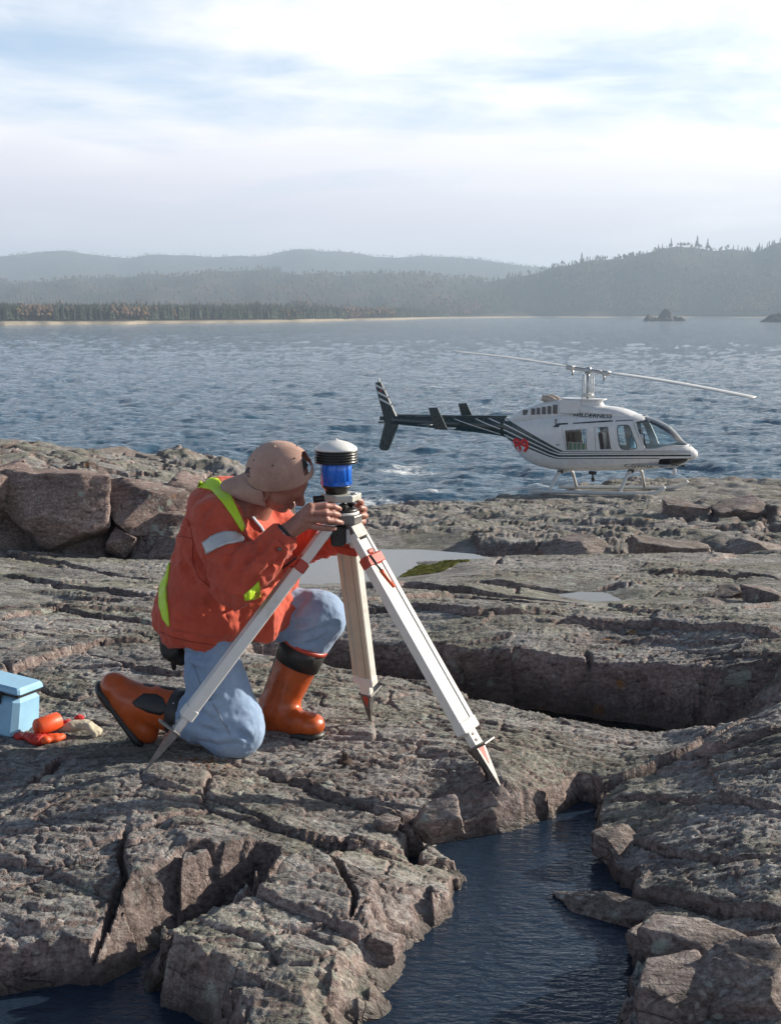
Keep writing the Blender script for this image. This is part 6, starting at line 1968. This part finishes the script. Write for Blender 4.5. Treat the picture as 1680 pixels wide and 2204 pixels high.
    for q in (-1, 1):
        c = Vector((-6.02, .40, 1.80)); MB().box(c + Vector((q * .42, 0, .01)), (.80, .02, .13), bev=.008).build('tail_rotor_blade', M_HDARK, HELI)
    a = h_loc(*CT(205, 740)); MB().tube([(a[0], 0, a[1]), (a[0] + .18, 0, a[1] + .01)], [.035, .03], 10).build('tail_light', M_HGREY, HELI)
build_tail()

def build_under():
    zn = lambda s: .06 + (s + 1.14) / 3.37 * .15; zf = lambda s: -.08 + (s + .95) / 3.4 * .20
    for l, z in ((-1.12, zn), (1.12, zf)):
        r = .055
        sk = MB(); sk.tube([(-1.20, l, z(-1.2) + r), (-.4, l, z(-.4) + r), (1.0, l, z(1.0) + r), (2.10, l, z(2.1) + r), (2.32, l, z(2.3) + r + .03), (2.50, l, z(2.5) + r + .11), (2.60, l, z(2.6) + r + .20)], [r, r, r, r, r, r * .9, r * .6], 12)
        sk.build('skid', M_SKID, HELI)
        MB().box((-1.05, l, z(-1.05) + r + .035), (.34, .07, .03), bev=.01).build('skid_shoe', M_STEEL, HELI)
        sg = math.copysign(1, l)
        for s in (-.62, 1.42):
            hb = float(st(s)[1]) - .03
            MB().tube([(s, 0, hb), (s, sg * .34, hb), (s - .01, sg * .52, hb - .04), (s - .02, sg * .70, hb - .13), (s - .04, sg * .92, hb - .33 if z(s) > 0 else hb - .36), (s - .05, l, z(s) + r)], [.046, .046, .046, .046, .044, .042], 10).build('cross_tube', M_SKID, HELI)
            MB().box((s, sg * .36, hb + .01), (.16, .10, .08), bev=.015).build('tube_clamp', M_BLACK, HELI)
    c = h_loc(1273, 1020, -.1)
    hk = MB(); hk.box((c[0], -.05, .60), (.22, .10, .09), bev=.02); hk.tube([(c[0], -.05, .6), (c[0] + .02, -.05, .42)], .03, 8); hk.box((c[0] + .02, -.05, .40), (.10, .08, .10), bev=.02); hk.build('cargo_hook', M_BLACK, HELI)
    a = h_loc(1451, 1008, -.1); MB().tube([(a[0], -.1, a[1] + .06), (a[0], -.1, a[1] - .10), (a[0] - .03, -.1, a[1] - .17)], [.03, .05, .035], 10).build('landing_light', M_HWHITE, HELI)
    a = h_loc(1470, 1002, 0); MB().tube([(a[0] - .2, 0, a[1] - .02), (a[0] + .05, 0, a[1])], [.03, .025], 8).build('pitot_tube', M_BLACK, HELI)
    a = h_loc(1335, 866); b = h_loc(1344, 884); MB().tube([(b[0], 0, b[1] - .05), (a[0], 0, a[1])], [.012, .005], 6).build('aerial', M_SKID, HELI)
    a = h_loc(1386, 897); MB().box((a[0], 0, a[1]), (.14, .04, .12), bev=.015).build('wire_cutter', M_HWHITE, HELI)
    # cabin
    fl = MB(); fl.box((.85, 0, .98), (3.3, 1.12, .04)); fl.build('cabin_floor', M_CABIN, HELI)
    MB().box((-.72, 0, 1.5), (.05, 1.10, 1.2)).build('rear_bulkhead', M_CABIN, HELI)
    def seat(s, y, mat, name='seat', h=.62):
        mb = MB(); mb.box((s, y, 1.12), (.48, .46, .20), bev=.05); mb.box((s - .24, y, 1.42), (.14, .44, h), Matrix.Rotation(R(-8), 3, 'Y'), bev=.05); mb.box((s - .28, y, 1.42 + h / 2 + .08), (.10, .26, .16), bev=.04)
        mb.build(name, mat, HELI)
    for y in (-.32, .32):
        seat(1.72, y, M_SEATB if y < 0 else M_SEAT); seat(.62, y, M_SEAT); 
    seat(-.35, .33, M_SEAT)
    cr = MB(); cr.box((-.08, -.36, 1.24), (.62, .30, .42), bev=.02); cr.build('green_crate', M_GREEN, HELI)
    cr = MB()
    for k in range(5): cr.box((-.32 + .12 * k, -.53, 1.30), (.045, .03, .30), bev=.006)
    cr.box((-.08, -.52, 1.47), (.60, .035, .03), bev=.006); cr.build('crate_rail', M_DOME, HELI)
    ip = MB(); ip.box((2.42, 0, 1.30), (.36, .62, .34), Matrix.Rotation(R(18), 3, 'Y'), bev=.06); ip.box((2.2, 0, 1.12), (.3, .26, .25), bev=.03); ip.build('instrument_panel', M_SEAT, HELI)
    MB().tube([(2.02, -.32, 1.0), (2.0, -.32, 1.30), (1.96, -.32, 1.40)], .016, 8).build('cyclic_stick', M_BLACK, HELI)
    hm = MB(); hm.lathe([(.02, -.12), (.10, -.10), (.13, 0), (.11, .08), (.05, .13)], (1.52, -.32, 2.0), 20); hm.build('headset', M_PANEL, HELI)
build_under()

# ================================================================== loose blocks of rock
def boulder(px, py, Y, w, h, d, label, seed, rz=0.0, group=None, mat=None, sink=.0, cuts=8, tilt=(0, 0)):
    """angular block: a box cut by random planes, edges worn, surface roughened; (px, py) is its centre seen at depth Y"""
    rng = np.random.default_rng(seed)
    bm = bmesh.new(); bmesh.ops.create_cube(bm, size=2.0)
    bmesh.ops.rotate(bm, verts=bm.verts, cent=(0, 0, 0), matrix=Matrix.Rotation(rng.uniform(-.35, .35), 3, 'X') @ Matrix.Rotation(rng.uniform(-.35, .35), 3, 'Y') @ Matrix.Rotation(rng.uniform(-.5, .5), 3, 'Z'))
    for k in range(cuts):
        n = Vector(rng.normal(size=3)); n.z *= .8; n.normalize()
        r = rng.uniform(.74, 1.06)
        g = bmesh.ops.bisect_plane(bm, geom=bm.verts[:] + bm.edges[:] + bm.faces[:], plane_co=n * r, plane_no=n, clear_outer=True)
        ed = [e for e in g['geom_cut'] if isinstance(e, bmesh.types.BMEdge)]
        if len(ed) > 2: bmesh.ops.contextual_create(bm, geom=ed)
    bmesh.ops.remove_doubles(bm, verts=bm.verts, dist=.02)
    bmesh.ops.bevel(bm, geom=bm.edges[:], offset=.03, segments=1, affect='EDGES', clamp_overlap=True)
    bmesh.ops.triangulate(bm, faces=bm.faces)
    for _ in range(3):
        lim = .11
        ed = [e for e in bm.edges if e.calc_length() > lim]
        if not ed: break
        bmesh.ops.subdivide_edges(bm, edges=ed, cuts=1, use_grid_fill=False)
        bmesh.ops.triangulate(bm, faces=bm.faces)
    bm.normal_update()
    P = np.array([v.co[:] for v in bm.verts]); Nn = np.array([v.normal[:] for v in bm.verts])
    dsp = .04 * fbm3(P + seed, 1.4, 3, seed) + .028 * ridged(fbm3(P + seed, (2.2, 4, 7), 2, seed + 3)) + .02 * fbm3(P + seed, 9, 2, seed + 5)
    P = P + Nn * dsp[:, None]
    P = P * np.array([w / 2, d / 2, h / 2])
    F = np.array([[v.index for v in f.verts] for f in bm.faces])
    bm.free()
    c = atY(px, py, Y)
    o = mesh_np('boulder', P, F, mat or (M_PINKROCK if group == G1 else M_BLOCK), smooth=False)
    o.location = tuple(c - np.array([0, 0, sink])); o.rotation_euler = (R(tilt[0]), R(tilt[1]), R(rz))
    tag(o, label, 'rock', group)
    return o
def S_(px, Y): return px / FPX * Y * 1.01
G1 = 'broken blocks along the left ridge'
boulder(118, 1100, 11.15, S_(215, 11), S_(170, 11), 1.0, 'big pink block with a flat lit face on the left ridge', 11, 12, G1, tilt=(6, 4))
boulder(10, 1085, 11.3, S_(170, 11), S_(190, 11), 1.0, 'dark pink block at the left edge of the photo, on the ridge', 23, -18, G1, tilt=(-4, 8))
boulder(285, 1078, 11.35, S_(190, 11), S_(90, 11), .9, 'overhanging slab-like block in the middle of the left ridge', 35, 8, G1, tilt=(8, 10))
boulder(318, 1140, 11.3, S_(150, 11), S_(110, 11), .7, 'orange-lit broken block low on the ridge under the overhang', 47, 28, G1, tilt=(0, -8))
boulder(262, 1172, 10.9, S_(52, 11), S_(58, 11), .22, 'small upright wedge of stone at the foot of the ridge', 59, 20, G1, tilt=(0, 12))
boulder(420, 1105, 11.6, S_(150, 11), S_(130, 11), .9, 'grey block of the ridge just behind the man\'s back', 61, -12, G1, tilt=(5, 8))
boulder(385, 1178, 10.9, S_(110, 11), S_(48, 11), .5, 'low pink stone on the ground close behind the man', 73, 5, G1)
boulder(352, 1001, 19.5, S_(150, 19), S_(34, 19), 1.2, 'dark jagged rock at the lake edge beyond the ridge', 85, 10, tilt=(0, 5))
boulder(250, 985, 20.0, S_(90, 19), S_(26, 19), 1.0, 'brown jagged rock on the skyline of the ridge', 87, -10, tilt=(0, 8))
G2 = 'broken blocks at the right edge of the middle slab'
boulder(1650, 1300, 7.35, S_(95, 7.3), S_(66, 7.3), .35, 'brown blocky stone at the right edge of the middle slab', 91, 15, G2, tilt=(4, -6))
boulder(1572, 1286, 7.7, S_(62, 7.6), S_(44, 7.6), .25, 'smaller brown stone left of the blocky one on the middle slab', 93, -20, G2, tilt=(0, -10))
boulder(1540, 1312, 7.2, S_(100, 7.3), S_(26, 7.3), .3, 'thin wedge of pink stone below the two brown stones', 95, 8, G2)
G3 = 'blocks on the flank below the helicopter'
for k, (px, py, Y, w, h, lb) in enumerate([(1470, 1112, 22.5, 95, 42, 'largest block on the flank below the helicopter'),
                                           (1590, 1105, 22.5, 120, 36, 'broad block on the flank near the right edge'), 
                                           (1230, 1190, 16.6, 150, 36, 'dark block at the foot of the helicopter rock, left'), (1440, 1192, 16.5, 170, 40, 'dark block at the foot of the helicopter rock, middle'), (1620, 1200, 16.4, 130, 46, 'dark block at the foot of the helicopter rock, right')]):
    boulder(px, py, Y, S_(w, Y), S_(h, Y) * 1.5, S_(w, Y) * .7, lb, 110 + 7 * k, 15 * math.sin(k * 2.1), G3, tilt=(4 * math.sin(k), 5 * math.cos(k * 1.7)))
G4 = 'blocks along the right side of the pool'
def on_z(px, py, z): return atZ(px, py, z)[1]
boulder(1500, 2040, on_z(1500, 2060, -.09), .25, .13, .20, 'rounded pink-grey boulder on the right bank of the pool', 211, -14, G4, tilt=(6, 4), cuts=15)
boulder(1442, 2160, on_z(1442, 2180, -.12), .22, .16, .17, 'lichen-spotted angular block at the bottom of the right bank', 213, 22, G4, tilt=(-4, -8))
boulder(1620, 2150, on_z(1620, 2170, -.10), .26, .17, .22, 'dark block in the lower right corner', 215, -25, G4, tilt=(5, 6))
boulder(1400, 2045, on_z(1400, 2060, -.15), .13, .10, .12, 'small dark stone between pool and rounded boulder', 217, 30, G4)
boulder(1318, 1962, on_z(1318, 1966, -.155), .34, .075, .075, 'narrow reddish wedge of rock jutting from the bank into the pool', 219, -36, G4, tilt=(0, -3), cuts=5)
boulder(1330, 1800, on_z(1330, 1815, -.11), .13, .11, .14, 'steep pink block at the head of the pool, right bank', 221, 12, G4, sink=.03)
boulder(938, 1770, on_z(938, 1790, -.10), .17, .12, .13, 'dark block with a white lichen crust at the head of the pool', 223, -10, tilt=(4, -4))
boulder(830, 1778, on_z(830, 1790, -.07), .085, .05, .06, 'pale lichen-covered stone left of the dark block', 225, 15)
boulder(540, 2206, on_z(540, 2206, -.18), .17, .09, .12, 'pale rock breaking the bottom edge of the photo', 227, 5)
boulder(830, 2030, on_z(830, 2050, -.12), .10, .07, .09, 'small dark stone in the notch of the near block', 229, 12)

# ------------------------------------------------------------------ survey marker in the rock
M_RUST = simple('rusty_iron', (.055, .035, .025), .75, metal=.2, var=.35, scale=60, bmp=.4)
g0 = ground_hit(742, 1640)
mk = empty('survey_marker', tuple(g0)); tag(mk, 'small dark iron survey marker set in the rock below the tripod', 'marker')
MB().lathe([(.030, -.012), (.032, .002), (.026, .007), (.012, .009)], n=20).build('base', M_RUST, mk)
mb = MB(); mb.box((0, 0, .020), (.018, .018, .030), Matrix.Rotation(R(25), 3, 'Z'), bev=.003); mb.build('bolt', M_RUST, mk)

# ------------------------------------------------------------------ kit at the left edge
M_CASE = simple('light_blue_plastic', (.26, .48, .66), .42, var=.07, scale=9, bmp=.12, dirt=(.16, .26, .34, .5))
M_FLAG = simple('orange_flagging', (.80, .10, .020), .5, var=.10, scale=30, bmp=.2)
M_FLAGD = simple('red_flagging', (.50, .030, .020), .6, var=.2, scale=30, bmp=.2)
M_CREAMC = cloth('cream_leather', (.62, .55, .42), (.42, .36, .26))
M_REDC = cloth('red_cloth', (.58, .035, .035), (.40, .02, .025))
gc = ground_hit(10, 1580)
case = empty('plastic_case', (gc.x - .12, gc.y + .10, gc.z), (R(-6), R(9), R(-14)))
tag(case, 'light blue plastic case lying on the rock at the left edge', 'case')
mb = MB(); mb.box((0, 0, .085), (.40, .20, .17), bev=.022, taper=.93); mb.build('box', M_CASE, case)
mb = MB(); mb.box((0, 0, .1905), (.378, .190, .030), bev=.008, taper=.97); mb.build('lid', M_CASE, case)
mb = MB(); mb.box((0, 0, .1730), (.366, .180, .008)); mb.build('lid_seam', M_BLACK, case)
for x in (-.10, .10):
    mb = MB(); mb.box((x, -.100, .158), (.04, .010, .05), bev=.003); mb.build('latch', M_BLACKP, case)

def tape_roll(px, py, qx, qy, r, label, z_up=0.0):
    a = ground_hit(px, py); b = Vector((a.x + .062, a.y + .070, ground_z(a.x + .062, a.y + .070)))
    a = Vector((a.x, a.y, a.z + r + z_up)); b = Vector((b.x, b.y, b.z + r + z_up))
    d = (b - a).normalized()
    t = empty('tape_roll', tuple(a)); tag(t, label, 'tape roll', None)
    L = (b - a).length
    MB().lathe([(r * .48, .0), (r * .92, -.001), (r, .003), (r, L - .003), (r * .92, L), (r * .48, L), (r * .48, .0)], n=36, M=axes((0, 0, 1), d)).build('roll', M_FLAG, t)
    MB().lathe([(r * .36, .020), (r * .49, .010), (r * .49, L - .012), (r * .36, L - .014)], n=24, M=axes((0, 0, 1), d)).build('core', M_FLAGD, t)
tape_roll(82, 1594, 133, 1584, .034, 'orange roll of tape beside the blue case, its round end facing left', .016)
def build_gauntlet():
    gp = ground_hit(84, 1597); o = np.array(gp)
    t = empty('rubber_glove', tuple(gp)); tag(t, 'crumpled red-orange rubber glove squashed under the orange roll', 'glove')
    def q(px, py, up): return np.array(ground_hit(px, py)) + np.array([0, 0, up])
    f = Field(o - .14, o + .14, .004)
    f.cone(q(46, 1592, .014), q(84, 1600, .018), .026, .028, .02, ((0, 0, 1), 1.7)); f.cone(q(84, 1600, .018), q(100, 1600, .018), .028, .025, .02, ((0, 0, 1), 1.5))
    V, Q = f.mesh(); V = V + vnormals(V, Q) * (.008 * ridged(fbm3(V, (38, 22, 30), 2, 5)) - .004)[:, None]
    mesh_np('palm', V - o, Q, M_FLAGD, t)
    f = Field(o - .14, o + .16, .004)
    f.cone(q(98, 1601, .018), q(130, 1596, .016), .027, .021, .012, ((0, 0, 1), 1.5))
    V, Q = f.mesh(); V = V + vnormals(V, Q) * (.004 * fbm3(V, 40, 2, 6))[:, None]
    mesh_np('cuff', V - o, Q, M_FLAG, t)
build_gauntlet()

gg = ground_hit(172, 1577)
def build_glove():
    gl = empty('work_glove', tuple(gg)); tag(gl, 'cream and red work glove lying right of the tape rolls', 'glove')
    o = np.array(gg)
    def q(px, py, up): return np.array(ground_hit(px, py)) + np.array([0, 0, up])
    f = Field(o - .14, o + .16, .004)
    f.cone(q(132, 1578, .022), q(160, 1578, .030), .026, .030, .02, ((0, 0, 1), 1.5)); f.cone(q(160, 1578, .03), q(184, 1578, .036), .028, .026, .02, ((0, 0, 1), 1.6))
    for k, (x, y) in enumerate(((216, 1579), (213, 1584), (205, 1588))):
        m_ = q(196 - 2 * k, 1578 + 3 * k, .036); f.cone(q(180, 1577 + 3 * k, .034), m_, .0125, .012, .008); f.cone(m_, q(x, y, .012), .012, .0105, .008)
    f.cone(q(165, 1570, .03), q(190, 1566, .022), .013, .010, .01)
    V, Q = f.mesh(); V = V + vnormals(V, Q) * (.003 * fbm3(V, 45, 3, 5))[:, None]
    mesh_np('shell', V - o, Q, M_CREAMC, gl)
    f = Field(o - .14, o + .16, .004)
    f.cone(q(128, 1578, .024), q(148, 1577, .031), .024, .026, .01, ((0, 0, 1), 1.4)); f.ell(q(172, 1572, .046), (.022, .018, .014), .01)
    V, Q = f.mesh(); V = V + vnormals(V, Q) * (.003 * fbm3(V, 45, 3, 7))[:, None] + np.array([0, 0, .004])
    mesh_np('red_back', V - o, Q, M_REDC, gl)
build_glove()

# ------------------------------------------------------------------ dead leaves by the knee
M_LEAF = simple('dead_leaf', (.16, .075, .035), .8, var=.4, scale=50)
rng = np.random.default_rng(5)
V, F = [], []
for k in range(46):
    u = rng.uniform(); px, py = (430 + rng.normal() * 38, 1644 + rng.normal() * 7) if u < .6 else ((470 + rng.uniform(-60, 240), 1650 + rng.normal() * 8))
    p_ = np.array(ground_hit(px, py, it=4)); a = rng.uniform(0, 6.28); s = rng.uniform(.006, .014)
    e1 = np.array([math.cos(a), math.sin(a), rng.uniform(-.3, .5)]) * s; e2 = np.array([-math.sin(a), math.cos(a), rng.uniform(-.3, .5)]) * s * .6
    b = len(V); up_ = np.array([0, 0, .004])
    V += [p_ + up_ - e1, p_ + up_ + e2 + up_, p_ + up_ + e1, p_ + up_ - e2, p_ + up_ * 2.2]
    F += [(b, b + 3, b + 4), (b + 3, b + 2, b + 4), (b + 2, b + 1, b + 4), (b + 1, b, b + 4)]
tag(mesh_np('leaf_litter', np.array(V), np.array(F), M_LEAF, smooth=False), 'dry brown leaf bits by the kneeling man', kind='stuff')

# ------------------------------------------------------------------ moss by the bright pool
def build_moss():
    m, nt, p = new_mat('moss')
    g = N(nt, 'ShaderNodeNewGeometry').outputs['Position']
    c = ramp(nt, noise(nt, g, 14, 5, .65), [(.34, (.05, .055, .016)), (.55, (.125, .130, .035)), (.72, (.21, .20, .06))])
    pset(nt, p, col=c, rough=.95, normal=bump(nt, noise(nt, g, 90, 4, .7), .8, .01), spec=.1)
    rng = np.random.default_rng(3); V, F = [], []
    poly = [atZ(*q, -.45)[:2] for q in ((862, 1241), (905, 1219), (940, 1210), (1005, 1213), (1012, 1224), (960, 1234), (900, 1242))]
    po = np.array(poly); lo, hi = po.min(0), po.max(0)
    pts = rng.uniform(lo, hi, (6500, 2)); sd = poly_sd(pts[:, 0], pts[:, 1], poly) + .12 * fbm2(pts[:, 0] * 5, pts[:, 1] * 5, 3, 8)
    pts = pts[sd < -.01]
    z, _ = terrain(pts[:, 0], pts[:, 1])
    for (x, y), zz in zip(pts, z):
        b = len(V); s = rng.uniform(.008, .022); h = rng.uniform(.003, .014); a = rng.uniform(0, 6)
        for k in range(4): V.append((x + s * math.cos(a + k * 1.571), y + s * math.sin(a + k * 1.571), zz - .004))
        V.append((x + rng.normal() * .004, y + rng.normal() * .004, zz + h)); F += [(b + k, b + (k + 1) % 4, b + 4) for k in range(4)]
    tag(mesh_np('moss', np.array(V), np.array(F), m), 'green moss by the bright pool', kind='stuff')
build_moss()
